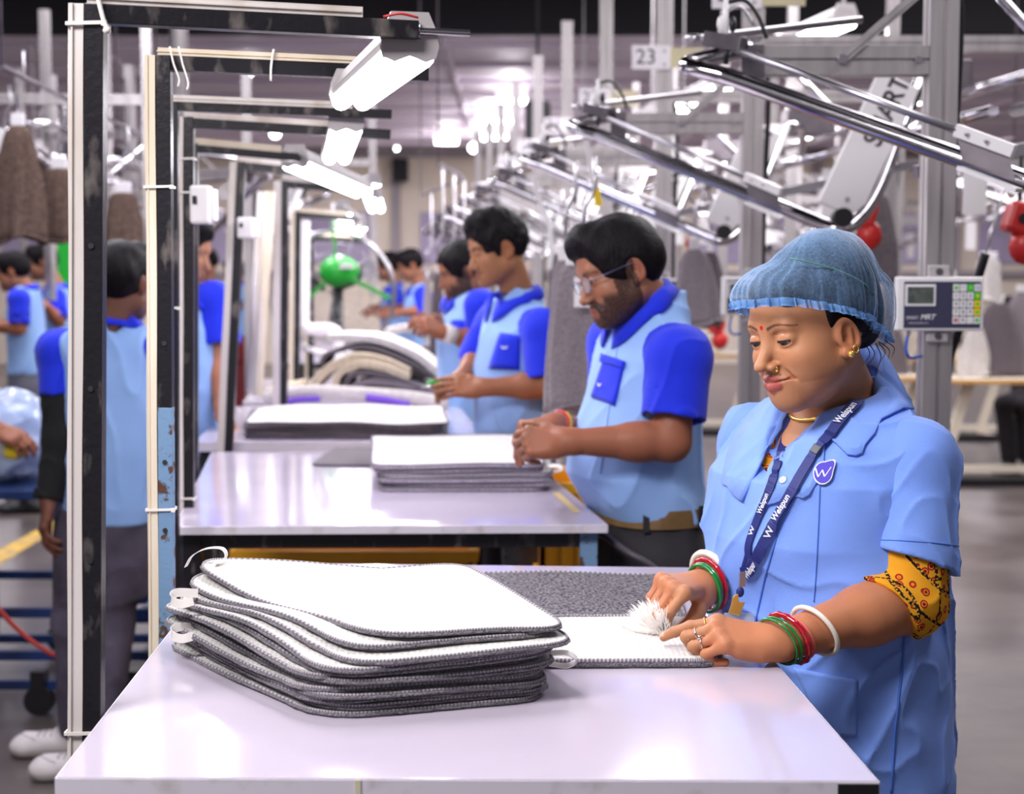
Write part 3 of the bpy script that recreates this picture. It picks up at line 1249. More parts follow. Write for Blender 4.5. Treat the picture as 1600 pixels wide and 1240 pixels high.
def lamp_frame(label, Y, px_top, px_bot, zt, zb, beam, wp=.022, wt=.018, trunk=None, post=None, low=None, ties=(), gap=0.5, tr_up=True, sidetr=True):
    """post at distance Y from px_top (at top) to px_bot (bottom); beam=(px,py,Y) free end"""
    trunk = trunk or M_TRUNK
    y_t, y_b = 432 - (zt - CAMZ) * F / Y, 432 - (zb - CAMZ) * F / Y
    a, b = P(px_bot, y_b, Y), P(px_top, y_t, Y)
    t = thing('lamp_frame', label, 'frame', tuple(a), group='black lamp frames')
    A, B = Vector((0, 0, 0)), b - a
    hint = Vector((0, 1, 0))
    if low:
        K = A.lerp(B, low)
        MB().bar(A, K, wp, wp, hint).build('lower_post', M_BLUEST, t, bevel=.001)
        MB().bar(K, B, wp, wp, hint).build('post', post or M_BLACK, t, bevel=.001)
    else:
        MB().bar(A, B, wp, wp, hint).build('post', post or M_BLACK, t, bevel=.001)
    # bright worn edge strip on the far side of the post
    off = Vector((-(wp / 2 + wt / 2 + .001), -.002, 0))
    if sidetr:
        mb = MB()
        rng = random.Random(int(px_top))
        n = 14
        mb.ribbon([A.lerp(B, k / n) + off + Vector((math.sin(k * .9 + px_top) * .0008, 0, 0)) for k in range(n + 1)], wt, .016, (1, 0, 0))
        mb.bar(A + off + Vector((-wt * .25, -.009, 0)), B + off + Vector((-wt * .25, -.009, 0)), wt * .12, .003, hint)
        mb.build('cable_trunking', trunk, t)
    e = P(*beam) - a
    B2 = Vector((B.x, B.y, B.z))
    MB().bar(B2 - Vector((wp / 2, 0, wp / 2)), e - Vector((0, 0, wp / 2)), wp, wp).build('beam', post or M_BLACK, t, bevel=.001)
    if tr_up:
        d = (e - B2)
        mb = MB().bar(B2 + Vector((-.01, -.003, wt * .36)), B2 + d * .82 + Vector((0, -.003, wt * .36)), .016, wt * (.7 if Y < 3 else .95))
        mb.bar(B2 + Vector((-.01, -.012, wt * .36)), B2 + d * .82 + Vector((0, -.012, wt * .36)), .002, wt * .12)
        mb.build('cable_trunking', trunk, t)
    for f in ties:
        p = A.lerp(B, f)
        mb = MB()
        x0, x1 = p.x - wp / 2 - wt - .003, p.x + wp / 2 + .002
        for yy in (-.0135, .0135):
            mb.bar(Vector((x0, p.y + yy, p.z)), Vector((x1, p.y + yy, p.z + .001)), .0015, .004)
        for xx in (x0, x1):
            mb.bar(Vector((xx, p.y - .0135, p.z)), Vector((xx, p.y + .0135, p.z)), .0015, .004)
        mb.box((x1, p.y - .014, p.z), (.006, .005, .006))
        mb.build('cable_tie', M_ZIP, t)
    return t, a, A, B, e


# nearest frame
fr1, o1, A, B, E = lamp_frame('nearest black lamp frame with grimy trunking, its post at the front table edge', 1.80, 150.5, 146.5, CAMZ + .3185, .872, (652, 34, 1.90), .0215, .0175, M_TRUNKG, ties=(.075, .975), sidetr=True)
mb = MB()
for z in (.30, .52, .70):
    p = A.lerp(B, z)
    MB().cyl(p + Vector((-.002, -.0125, 0)), p + Vector((-.002, -.0105, 0)), .0034, 10).build('bolt_hole', M_ALUD, fr1)
MB().bar(A + Vector((.0, .01, .07)), A + Vector((.03, .012, .07)), .02, .03).build('bracket', M_BLACK, fr1)
# threaded rod and clamp at the free end
mb = MB()
e = E - Vector((0, 0, .011))
mb.tube([e + (E - B).normalized() * k * .0006 for k in range(0, 110)], .0045, 8, rs=[1.0 + (.12 if k % 2 else -.08) for k in range(110)])
mb.cyl(e - Vector((.006, 0, 0)), e + Vector((.004, 0, 0)), .010, 8)
mb.build('threaded_rod', M_STEEL, fr1)
# tie wrap round the corner
mb = MB()
mb.tube(spline([B + Vector((.004, -.014, .012)), B + Vector((.012, -.015, -.02)), B + Vector((.016, -.016, -.03))], 5), .0028, 8)
mb.ball(B + Vector((.016, -.017, -.032)), .005, 8)
mb.build('cable_tie', M_ZIP, fr1)

L1a, L1b = P(641, 70, 1.90), P(548, 148, 2.50)
L1 = tube_light('twin tube lamp clamped to the nearest lamp frame', L1a, L1b, .064, power=3.0)
# lamp hanger bracket with red wire
o = L1.location
mb = MB()
tp = o1 + E - o
mb.prism([Vector((-.02, .004, .02)), Vector((.02, .004, .02)), tp + Vector((-.004, .002, .002)), tp + Vector((-.036, .002, .002))], (0, .02, 0))
mb.build('hanger_bracket', M_GREYP, L1)
mb = MB()
mb.tube(spline([tp + Vector((-.04, -.012, .004)), tp + Vector((-.02, -.016, .007)), tp + Vector((.002, -.012, .003))], 5), .0016, 6)
mb.build('red_wire', M_RED, L1)

# second frame, lower post chipped blue
fr2, o2, A, B, E = lamp_frame('second lamp frame with yellowed trunking and chipped blue lower post', 2.45, 257, 262, CAMZ + .352, .80, (668, 106, 2.56), .0225, .0165, M_TRUNK, low=.46, ties=(.30, .80))
mb = MB()
for z in (.268, .375, .56):
    p = A.lerp(B, z)
    MB().cyl(p + Vector((0, -.013, 0)), p + Vector((0, -.011, 0)), .0040, 10).build('bolt_hole', M_ALUD, fr2)
mb = MB()
for dx, l in ((.012, .05), (.026, .055)):
    mb.tube(spline([B + Vector((dx, -.016, .012)), B + Vector((dx + .006, -.017, -.015)), B + Vector((dx + .014, -.017, -l + .012)), B + Vector((dx + .012, -.017, -l))], 5), .0018, 6)
d = (E - B)
for f in (.40,):
    p = B + d * f
    mb.tube(spline([p + Vector((.004, -.014, .016)), p + Vector((0, -.015, -.01)), p + Vector((-.001, -.015, -.034))], 5), .002, 6)
mb.build('cable_tie', M_ZIP, fr2)

fr3, o3, A3_, B3, E3 = lamp_frame('third lamp frame, dusty black post behind the second', 3.08, 272, 273, CAMZ + .352, .80, (612, 172, 3.12), .018, .014, M_TRUNKG, ties=(.6,), sidetr=False)
fr4, o4, A4, B4, E4 = lamp_frame('fourth lamp frame carrying a small white switch box', 3.45, 296, 296, CAMZ + .358, .90, (610, 203, 3.5), .022, .013, M_TRUNKG, ties=(.08, .82, .9))
fr5, o5, A5, B5, E5 = lamp_frame('fifth lamp frame with a pale trunking beam over the third table', 4.15, 303, 303, CAMZ + .36, .85, (470, 240, 4.2), .022, .018, M_TRUNK)
fr6, o6, A6, B6, E6 = lamp_frame('leaning lamp frame with a second white switch box', 4.75, 378, 357, CAMZ + .355, .90, (470, 262, 4.9), .025, .022, M_TRUNKG)
fr7, o7, A7, B7, E7 = lamp_frame('lamp frame with a doubled pale pipe before the folded mats', 5.85, 446, 443, CAMZ + .365, .85, (568, 292, 5.9), .026, .028, M_TRUNKG)
fr8, o8, A8, B8, E8 = lamp_frame('lamp frame standing to the side of the green fan', 7.1, 466, 463, CAMZ + .30, .85, (560, 338, 7.2), .026, .02, M_TRUNK)
fr9, o9, A9, B9, E9 = lamp_frame('farthest lamp frame seen through the green fan', 8.9, 486, 486, CAMZ + .24, .85, (570, 372, 9.0), .03, .02, M_TRUNK)
# slanting pale pipes beside frame seven
c = P(410, 460, 5.6)
t = thing('pale_pipe', 'pair of pale leaning pipes between the tables beyond the leaning frame', 'pipe', tuple(c))
MB().tube([P(422, 300, 5.6) - c, P(402, 618, 5.5) - c], .02, 10).build('pipe', M_TRUNK, t)
MB().tube([P(408, 300, 5.7) - c, P(390, 612, 5.6) - c], .014, 10).build('thin_pipe', M_TRUNKG, t)
c = P(473, 420, 7.6)
t = thing('white_duct', 'white bent duct pipe beside the green fan', 'pipe', tuple(c))
MB().tube(fillet([P(475, 345, 7.6) - c, P(474, 514, 7.6) - c, P(528, 514, 7.6) - c, P(528, 660, 7.6) - c, Vector((P(528, 660, 7.6).x - c.x, 0, .01 - c.z))], .05), .03, 12).build('duct', M_WHITE, t)


def switch_box(px, py, Y, w, h, label):
    c = P(px, py, Y)
    t = thing('switch_box', label, 'switch box', tuple(c), group='white switch boxes')
    MB().box((0, 0, 0), (w, .05, h)).build('case', M_WHITE, t, bevel=.006)
    MB().box((-w * .22, -.027, h * .12), (w * .2, .008, h * .2)).build('switch', M_BLKP, t)
    MB().box((w * .55, .012, 0), (w * .3, .04, h * .84)).build('side_plate', M_WHITE, t, bevel=.004)
    return t


switch_box(315, 320, 3.40, .044, .084, 'white switch box fixed on the fourth lamp frame post')
switch_box(385, 356, 4.70, .05, .064, 'white switch box fixed on the leaning lamp frame')

tube_light('twin tube lamp over the short-stack table, seen end-on', P(541, 190, 3.12), P(526, 240, 3.75), .066, power=3.2, hang=o3 + B3.lerp(E3, .8), col=(.86, .80, 1.0))
tube_light('twin tube lamp slanting over the third table', P(460, 250, 4.3), P(566, 296, 5.5), .07, power=3, hang=o5 + E5, col=(.86, .80, 1.0))
tube_light('short tube lamp beyond the slanting one', P(582, 303, 6.6), P(588, 322, 7.4), .075, power=3, hang=o7 + E7)
tube_light('tube lamp hanging just above the green fan', P(536, 327, 8.4), P(540, 345, 9.6), .085, power=3, hang=o8 + E8)
tube_light('tube lamp behind the green fan', P(560, 350, 9.8), P(548, 366, 11.4), .10, power=3, hang=o9 + E9)
tube_light('small far tube lamp above the folded mats', P(585, 283, 5.9), P(560, 290, 6.4), .05, power=2, hang=o7 + E7)

# bulbs and tubes under the far ceiling
for i, (px, py, Y, r) in enumerate(((387, 113, 15.2, .05), (430, 208, 21.5, .07), (740, 231, 23.6, .07), (756, 213, 22.5, .06), (57, 369, 14.0, .04), (1068, 178, 12.0, .05), (620, 232, 24.0, .03))):
    c = P(px, py, Y)
    t = thing('hanging_bulb', ['round bulb shining below the second lamp beam', 'round bulb shining between the lamp beams over the far wall', 'round bulb shining where the ceiling meets the far wall',
              'round bulb just above the one at the ceiling edge', 'small bulb beside the hanging brown mats', 'greenish white bulb next to the numbered post twenty-three', 'tiny bulb above the wall loudspeaker'][i], 'lamp', tuple(c), group='hanging bulbs')
    MB().ball((0, 0, 0), r, 12).build('bulb', M_BULB, t)
    MB().cyl((0, 0, r * .8), (0, 0, r * 1.9), r * .5, 10).build('socket', M_WHITE, t)
    top = (ZC if Y > 13.8 else 6.2) - c.z
    MB().cyl((0, 0, r * 1.8), (0, 0, max(top, r * 2)), .006, 6).build('cord', M_WHITE, t)
for i, (px, py, Y) in enumerate(((800, 158, 17.2), (765, 189, 19.8), (792, 189, 19.9), (775, 214, 21.9), (698, 222, 22.8))):
    c = P(px, py, Y)
    t = thing('ceiling_tube', 'short tube lamp fixed under the lilac ceiling, %s' % ['the nearest of them', 'in the second row on the fan side', 'in the second row on the post side', 'in the third row', 'the farthest of them'][i], 'lamp', tuple(c), group='tubes under the lilac ceiling')
    MB().tube([(-.16, 0, 0), (.16, 0, 0)], .032, 10).build('tube', M_BULB, t)
    MB().box((0, 0, (ZC - c.z) / 2 + .02), (.36, .06, max(.03, ZC - c.z - .04))).build('holder', M_WHITE, t)
    ld = bpy.data.lights.new('tube_glow', 'POINT')
    ld.energy = 15
    ld.shadow_soft_size = .1
    ld.color = (1, .93, 1)
    lo = bpy.data.objects.new('tube_glow', ld)
    lo.location = (0, -.05, -.12)
    link(lo, t)

# row of lamps over the far side of the hanger line
for i, (n, f, yn, yf) in enumerate((((1322, 28), (1205, 78), 6.62, 7.56), ((1130, 130), (1068, 158), 8.86, 9.77), ((1020, 180), (984, 197), 10.6, 11.4), ((912, 236), (890, 246), 13.6, 14.4))):
    a = P(n[0], n[1], yn)
    b = P(f[0], f[1], yf)
    tube_light('tube lamp high over the hanger line, %s' % ['large, between plate 24 and the near post', 'seen between plate 23 and the chrome rail', 'seen past plate 22', 'the farthest and smallest'][i], a, b, .10 + .01 * i, power=14, hang=Vector((a.x, a.y, 6.2)))

# ================================================================== overhead hanger stations along the aisle
M_KEY = mat('white key', (226, 222, 226), 0.5)
M_KEYG = mat('green key', (70, 196, 52), 0.5)
M_KEYY = mat('yellow key', (240, 206, 30), 0.5)
M_NAVY = mat('dark slate panel', (56, 56, 82), 0.45)
M_LCD = mat('grey green display', (92, 98, 92), 0.25, c2=(70, 76, 74), scale=60)
M_BLUEC = mat('blue cable', (30, 92, 196), 0.45)
M_KEYB = mat('blue print', (92, 110, 214), 0.5)
M_YPL = mat('yellowed bracket', (204, 196, 150), 0.5, c2=(184, 172, 150), scale=7)
M_HOLE = M_ALUD


def station(label, px, Y, sign=None, terminal=True, full=True, cover=True, group='overhead hanger stations'):
    X = (px - 800) / F * Y
    t = thing('hanger_station', label, 'hanger station', (X, Y, 0), group=group)
    V = Vector
    MB().profile((0, 0, 0.012), (0, 0, 3.0), .066).build('post', M_ALU, t)
    mb = MB().profile((-.41, 0, 1.965), (-.034, 0, 1.965), .064, (0, 1, 0))
    mb.build('cross_beam', M_ALU, t)
    MB().box((0, 0, .006), (.16, .16, .012)).build('base_plate', M_GALV, t)
    mb = MB()
    mb.box((-.435, -.012, 1.955), (.052, .006, .094))
    mb.box((-.452, 0.03, 1.995), (.012, .09, .03))
    mb.build('end_plate', M_GALV, t, bevel=.001)
    MB().bar((-.235, -.036, 1.965), (.0, -.036, 2.165), .004, .020, (0, 1, 0)).build('brace', M_ALU, t)
    MB().bar((-.235, -.04, 1.965), (-.005, -.04, 2.165), .022, .004, (0, 1, 0)).build('brace_strip', M_ALU, t)
    mb = MB()
    mb.cyl((-.235, -.03, 1.965), (-.235, -.05, 1.965), .011, 12)
    mb.build('bolt', M_STEEL, t)
    MB().cyl((-.06, -.03, 1.965), (-.06, -.042, 1.965), .008, 12).build('bolt', M_STEEL, t)
    # chromed loop rail: out from the end plate, round the tip, down towards the worker and up again
    path = [V((-.43, .05, 2.0)), V((-.50, .04, 1.985)), V((-.575, .02, 1.965)), V((-.575, -.015, 1.95)), V((-.50, -.05, 1.925)), V((.12, -.545, 1.625)), V((.16, -.575, 1.606)), V((.20, -.57, 1.612)), V((.255, -.53, 1.66)), V((.30, -.50, 1.73)), V((.44, -.40, 2.06))]
    MB().tube(spline(path[:5], 5)[:-1] + fillet(path[4:], .05, 5), .0205, 14).build('chrome_rail', M_CHROME, t)
    # guide rod over it with its brackets
    MB().tube([V((-.52, -.05, 2.0)), V((-.085, -.45, 1.765))], .0085, 10).build('guide_rod', M_STEEL, t)
    u = (V((-.085, -.45, 1.765)) - V((-.52, -.05, 2.0))).normalized()
    e = V((-.085, -.45, 1.765))
    MB().bar(e - u * .004, e + u * .13, .016, .026).build('rod_clamp', M_WHITE, t, bevel=.001)
    mb = MB()
    for k in (.03, .075):
        p = e + u * k + V((-.012, -.012, .002))
        MB().ball(p, .005, 8).build('clamp_bolt', M_STEEL, t)
    mb = MB()
    d = V((0.01, -.01, -.062))
    mb.prism([e - u * .0 + V((0.0, .006, -.01)), e + u * .12 + V((0, .006, -.01)), e + u * .12 + d, e - u * .0 + d], (0, .006, 0))
    mb.build('rail_bracket', M_GALV, t)
    MB().bar(e + d * 1.35 - u * .02 + V((0, -.02, 0)), e + d * 1.35 + u * .115 + V((0, -.02, 0)), .03, .008).build('rail_strip', M_WHITE, t)
    # switch block with pneumatic fittings at the tip
    MB().bar((-.545, -.03, 2.013), (-.470, -.09, 1.99), .03, .034).build('switch_block', M_GALV, t, bevel=.002)
    MB().box((-.46, .0, 2.016), (.09, .06, .005)).build('block_arm', M_STEEL, t)
    MB().tube([V((-.56, .0, 2.02)), V((-.58, .02, 2.022)), V((-.56, .05, 2.026)), V((-.15, .15, 2.085))], .009, 8).build('return_rod', M_STEEL, t)
    if full:
        mb = MB()
        mb.cyl((-.505, -.06, 2.005), (-.505, -.06, 2.10), .006, 8)
        mb.build('air_fitting', M_WHITE, t)
        mb = MB()
        mb.ball((-.515, -.06, 2.04), (.011, .008, .022), 8)
        mb.build('air_valve', M_WHITE, t)
        MB().ball((-.490, -.062, 2.04), (.009, .008, .020), 8).build('air_valve', M_BLKP, t)
        MB().cyl((-.502, -.065, 2.0), (-.505, -.066, 1.95), .006, 8).build('stop_pin', M_BLKP, t)
        MB().tube(spline([V((-.50, -.06, 2.09)), V((-.46, -.05, 2.095)), V((-.43, -.05, 2.06)), V((-.41, -.05, 2.01))], 5), .005, 8).build('air_hose', M_BLKP, t)
        MB().tube(spline([V((-.505, -.06, 2.07)), V((-.47, -.05, 2.08)), V((-.44, -.05, 2.04))], 5), .004, 8).build('air_hose', M_STEEL, t)
    # roller where the rail turns, cover plate of the lift arm above it
    MB().cyl((.175, -.60, 1.64), (.175, -.545, 1.64), .028, 16).build('roller', M_BLKP, t)
    if cover:
        c0, c1 = V((.165, -.56, 1.66)), V((.335, -.56, 2.035))
        ax = (c1 - c0).normalized()
        sd = V((ax.z, 0, -ax.x))
        w = .064
        pts = [c0 + sd * (-w), c0 + sd * (w * .6) - ax * .0, c0 + sd * w + ax * .05, c1 + sd * w, c1 - sd * w]
        cv = MB().prism([p + V((0, -.015, 0)) for p in pts], (0, .03, 0)).build('arm_cover', M_WHITE, t, bevel=.003)
        MB().cyl(c0 + ax * .035 + V((0.01, -.017, 0)), c0 + ax * .035 + V((.01, -.013, 0)), .008, 12).build('cover_bolt', M_STEEL, cv)
        text_mesh('SMART', .078, basis(c0 + ax * .315 + sd * .006 + V((0, -.0165, 0)), ax, -sd), M_INK, 'cover_lettering', cv, bold=True, xscale=.86)
    # main conveyor pieces behind the post
    mb = MB()
    mb.profile((.034, 0, 2.22), (.95, 0, 2.22), .05)
    mb.profile((.95, 0, 1.2), (.95, 0, 3.0), .05)
    mb.build('rear_beam', M_ALU, t)
    mb = MB()
    for zz, xx in ((1.93, .56), (2.06, .76)):
        mb.tube([V((xx, -.72, zz)), V((xx - .154, .72, zz))], .017, 10)
    mb.tube(fillet([V((.44, -.40, 2.06)), V((.56, -.1, 2.09)), V((.62, .2, 1.98)), V((.50, .55, 1.93))], .12, 5), .017, 10)
    mb.tube([V((.1, .1, 2.2)), V((.5, .25, 1.85)), V((.72, .4, 1.84))], .012, 8)
    mb.build('conveyor_tube', M_CHROME, t)
    MB().box((.62, .1, 2.12), (.20, .16, .11)).build('drive_box', M_GALV, t, bevel=.004)
    MB().box((.36, .16, 1.78), (.012, .06, .34)).build('guide_plate', M_WHITE, t)
    MB().box((.64, -.3, 1.78), (.07, .012, .24)).build('guide_plate', M_WHITE, t)
    MB().bar((-.02, .12, 1.72), (.62, .3, 1.86), .02, .03).build('guide_bar', M_STEEL, t)
    MB().tube(spline([V((.03, .05, 2.9)), V((.02, .08, 2.4)), V((.06, .06, 2.1)), V((.05, .05, 1.7)), V((.045, .04, 1.3))], 6), .009, 8).build('wiring', M_BLKP, t)
    if sign:
        s = thing('number_sign', 'white number plate reading %s on its aluminium post' % sign, 'sign', (X - .06, Y - .045, 2.375), group='numbered plates over the stations')
        MB().box((0, 0, 0), (.16, .004, .098)).build('plate', M_PLATE, s, bevel=.001)
        text_mesh(sign, .088, basis((-.022, -.0025, 0.0), (1, 0, 0), (0, 0, 1)), M_INK, 'digits', s)
        mb = MB()
        mb.cyl((.055, -.003, .026), (.055, -.001, .026), .008, 10)
        mb.build('hole', M_GREYP, s)
        MB().cyl((.055, -.003, -.03), (.055, -.001, -.03), .008, 10).build('hole', M_GREYP, s)
        MB().box((.12, .006, .0), (.20, .008, .08)).build('mount_strip', M_YPL, s)
    return t


def terminal(label, x, y, z, fine=True):
    t = thing('control_terminal', label, 'control panel', (x, y, z), group='keypad terminals on the posts')
    w, h, d = .200, .124, .03
    MB().box((0, 0, 0), (w, d, h)).build('case', M_WHITE, t, bevel=.004)
    f = -d / 2
    MB().box((.004, f - .0006, -.002), (w * .88, .0014, h * .86)).build('face_panel', M_NAVY, t)
    MB().box((-.047, f - .003, .020), (.070, .004, .050)).build('screen_frame', M_WHITE, t, bevel=.001)
    MB().box((-.047, f - .0055, .020), (.060, .001, .038)).build('screen', M_LCD, t)
    kb = MB().box((.0595, f - .0012, .0), (.066, .0012, .094)).build('keypad', M_INK, t)
    if fine:
        keys = ['', '', '', '', '1', '2', '3', '', '4', '5', '6', '', '7', '8', '9', '', '', '0', '.', '']
        for i, kx in enumerate(keys):
            r, c = divmod(i, 4)
            x0, z0 = .0595 + (c - 1.5) * .0163, .0372 - r * .0186
            m = M_KEY
            if i in (2, 7):
                m = M_KEYG
            if i in (11, 15):
                m = M_KEYY
            k = MB().box((x0, f - .0024, z0), (.0145, .0014, .0165)).build('key', m, kb)
            if kx:
                text_mesh(kx, .0105, basis((x0, f - .0034, z0), (1, 0, 0), (0, 0, 1)), M_INK, 'digit', kb, bold=True, depth=.0002)
        # round and coloured symbols
        def dot(i, m, r=.0048, half=False):
            rr, c = divmod(i, 4)
            x0, z0 = .0595 + (c - 1.5) * .0163, .0372 - rr * .0186
            MB().cyl((x0, f - .0036, z0), (x0, f - .003, z0), r, 14).build('key_symbol', m, kb)
        dot(0, M_KEYG)
        dot(11, M_KEYG, .0042)
        dot(15, M_KEYG, .0042)
        dot(16, M_RED)
        dot(19, M_KEYG)
        dot(7, M_KEYY, .0034)
        for i, s in ((1, '*'), (3, 'Q'), (2, '+'), (0, 'i'), (16, '?')):
            rr, c = divmod(i, 4)
            x0, z0 = .0595 + (c - 1.5) * .0163, .0372 - rr * .0186
            text_mesh(s, .010, basis((x0, f - .0042, z0), (1, 0, 0), (0, 0, 1)), M_KEY if i in (0, 2, 16) else M_KEYB, 'key_symbol', kb, depth=.0002)
        text_mesh('SMART', .0105, basis((-.064, f - .0016, -.032), (1, 0, 0), (0, 0, 1)), M_KEY, 'lettering', t, depth=.0002, xscale=.85)
        text_mesh('MRT', .0165, basis((-.030, f - .0016, -.0305), (1, 0, 0), (0, 0, 1)), M_KEY, 'lettering', t, depth=.0002, bold=True, shear=.35)
        text_mesh('www.smartmrt.com', .0056, basis((-.050, f - .0016, -.0435), (1, 0, 0), (0, 0, 1)), M_KEY, 'lettering', t, depth=.0002)
    for s in (-1, 1):
        b = MB().box((0.0, .006, s * (h / 2 + .012)), (.05, .012, .03)).build('clamp', M_GREYP, t, bevel=.004)
        MB().cyl((0.0, -.004, s * (h / 2 + .012)), (0.0, .002, s * (h / 2 + .012)), .008, 12).build('clamp_bolt', M_GALV, b)
    MB().tube(spline([Vector((-.068, 0, -.062)), Vector((-.072, 0, -.09)), Vector((-.072, 0, -.11)), Vector((-.06, .01, -.125)), Vector((-.03, .03, -.122))], 6), .0035, 8).build('cable', M_BLUEC, t)
    MB().cyl((-.068, 0, -.060), (-.068, 0, -.072), .005, 8).build('plug', M_GREYP, t)
    return t


ST = [(1460, 3.6, None, 'hanger station beside the woman, its post carrying the large keypad terminal'),
      (1171, 5.05, '24', 'hanger station of plate 24, standing between the woman and the bearded man'),
      (1035, 6.5, '23', 'hanger station of plate 23, behind the bearded man'),
      (945, 7.95, '22', 'hanger station of plate 22'),
      (885, 9.4, '21', 'hanger station of plate 21'),
      (840, 10.85, '20', 'hanger station of plate 20, its post before the hanging loudspeaker'),
      (806, 12.3, '19', 'hanger station of plate 19'),
      (783, 13.75, None, 'unnumbered hanger station just past plate 19'),
      (765, 15.2, None, 'second unnumbered hanger station past plate 19'),
      (748, 16.7, None, 'farthest hanger station of the numbered row')]
ST_OBJ = []
for px, Y, sg, lb in ST:
    ST_OBJ.append(station(lb, px, Y, sg, full=(Y < 8)))
terminal('large keypad terminal with grey screen on the post behind the woman', ST_OBJ[0].location.x - .006, 3.6 - .051, 1.47 - (474.5 - 432) * 3.53 / F)
terminal('keypad terminal on the post of plate 24, half hidden by the hair net', ST_OBJ[1].location.x + .0, 5.05 - .051, 1.47 - (462 - 432) * 5.0 / F)
terminal('keypad terminal on the post of plate 23, behind the bearded man', ST_OBJ[2].location.x, 6.5 - .051, 1.40, fine=False)
# second row of the same system, farther over
for i, (dx, dy) in enumerate(((2.62, 7.0), (3.05, 8.7), (3.75, 10.4), (2.1, 12.5), (3.4, 13.6), (3.3, 15.6), (1.95, 10.6), (4.6, 8.6))):
    c = copy_tree(ST_OBJ[7])
    c.location = (dx, dy, [0, .02, 0, .05, 0, 0, .04, 0][i])
    c.rotation_euler = (0, 0, [0, .15, PI * .9, .1, PI, .2, PI * .95, PI * .85][i])
    c['label'] = 'hanger station of the rear row, %s' % ['the nearest to the terminal post', 'second from the terminal post', 'turned round behind the cream sewing tables', 'beyond the sewing tables', 'over the far sewing tables', 'the farthest of its row',
                                                      'turned round, seen between posts 22 and 24', 'over the wooden table edge by the picture border'][i]
    c['group'] = 'rear row of hanger stations'


# white strip cables hanging from the rails
for i, (pts, Y) in enumerate(((((917, 225), (922, 250), (930, 290), (936, 322)), 5.0), (((832, 275), (842, 310), (858, 352), (862, 390)), 6.45), (((862, 390), (858, 420)), 6.5))):
    c = P(*pts[0], Y)
    t = thing('strap', ['white strap with a yellow tip hanging from the plate-24 rail', 'white strap hanging from the plate-23 rail', 'short white strap end below the plate-23 rail'][i], 'strap', tuple(c))
    MB().ribbon(spline([P(x, y, Y) - c for x, y in pts], 6), .022, .002, (1, .2, 0)).build('band', M_WHITE, t)
    if i == 0:
        MB().ribbon([P(931, 295, Y) - c + Vector((0, -.003, 0)), P(936, 322, Y) - c + Vector((0, -.003, 0))], .024, .002, (1, .2, 0)).build('tip', M_KEYY, t)


# ------------------------------------------------------------------ mats hanging from the conveyors
def hanging_mat(label, pxt, pyt, pyb, pw, Y, m, seed=0, lean=0.0, tagc=None, group='grey mats hanging from the rails', hook=.30, topw=.3, flat=.35):
    rng = random.Random(seed)
    a = P(pxt, pyt, Y)
    H = (pyb - pyt) / F * Y
    W = pw / F * Y
    t = thing('hanging_mat', label, 'bath mat', tuple(a), group=group)
    n, rows = 40, 14
    vs, fs = [], []
    ph = [rng.uniform(0, 6.28) for _ in range(3)]
    for k in range(rows + 1):
        f = k / rows
        wd = W * .5 * (topw + (1 - topw) * min(1, f * 1.6) ** .6)
        dp = W * .5 * flat * (.35 + .65 * f)
        if k == 0:
            wd, dp = wd * .75, dp * .6
        for j in range(n):
            an = 2 * PI * j / n
            fold = 1 + .16 * f * math.sin(an * 5 + ph[0]) + .08 * math.sin(an * 9 + ph[1] + f * 2)
            zb = -H * f + (H * .045 * math.sin(an * 2 + ph[2]) if k == rows else 0)
            vs.append((math.cos(an) * wd * fold + lean * H * f, math.sin(an) * dp * fold, zb))
    for k in range(rows):
        for j in range(n):
            fs.append((k * n + j, k * n + (j + 1) % n, (k + 1) * n + (j + 1) % n, (k + 1) * n + j))
    fs.append(tuple(range(n)))
    fs.append(tuple(rows * n + j for j in range(n - 1, -1, -1)))
    MB().add(vs, fs, 0, True).build('cloth', m, t)
    mb = MB()
    mb.tube([Vector(vs[rows * n + j]) for j in range(n)], .006 * Y / 5, 6, closed=True)
    mb.build('rolled_hem', m, t)
    MB().box((0, 0, .02), (W * topw * .8, W * .14, .05)).build('clip', M_WHITE, t, bevel=.004)
    if hook:
        MB().tube(fillet([Vector((0, 0, .03)), Vector((0, 0, .16)), Vector((.03, 0, .20)), Vector((.03, 0, max(.22, hook)))], .03), .006, 8).build('hanger_hook', M_STEEL, t)
    if tagc:
        MB().box((P(tagc[0], tagc[1], Y - .02) - a) - Vector((0, W * .5 * flat + .01, 0)), (tagc[2] / F * Y, .003, tagc[3] / F * Y)).build('paper_tag', M_WHITE, t)
    HOOKS.setdefault(group, []).append(a + Vector((.03, 0, max(.22, hook))))
    return t


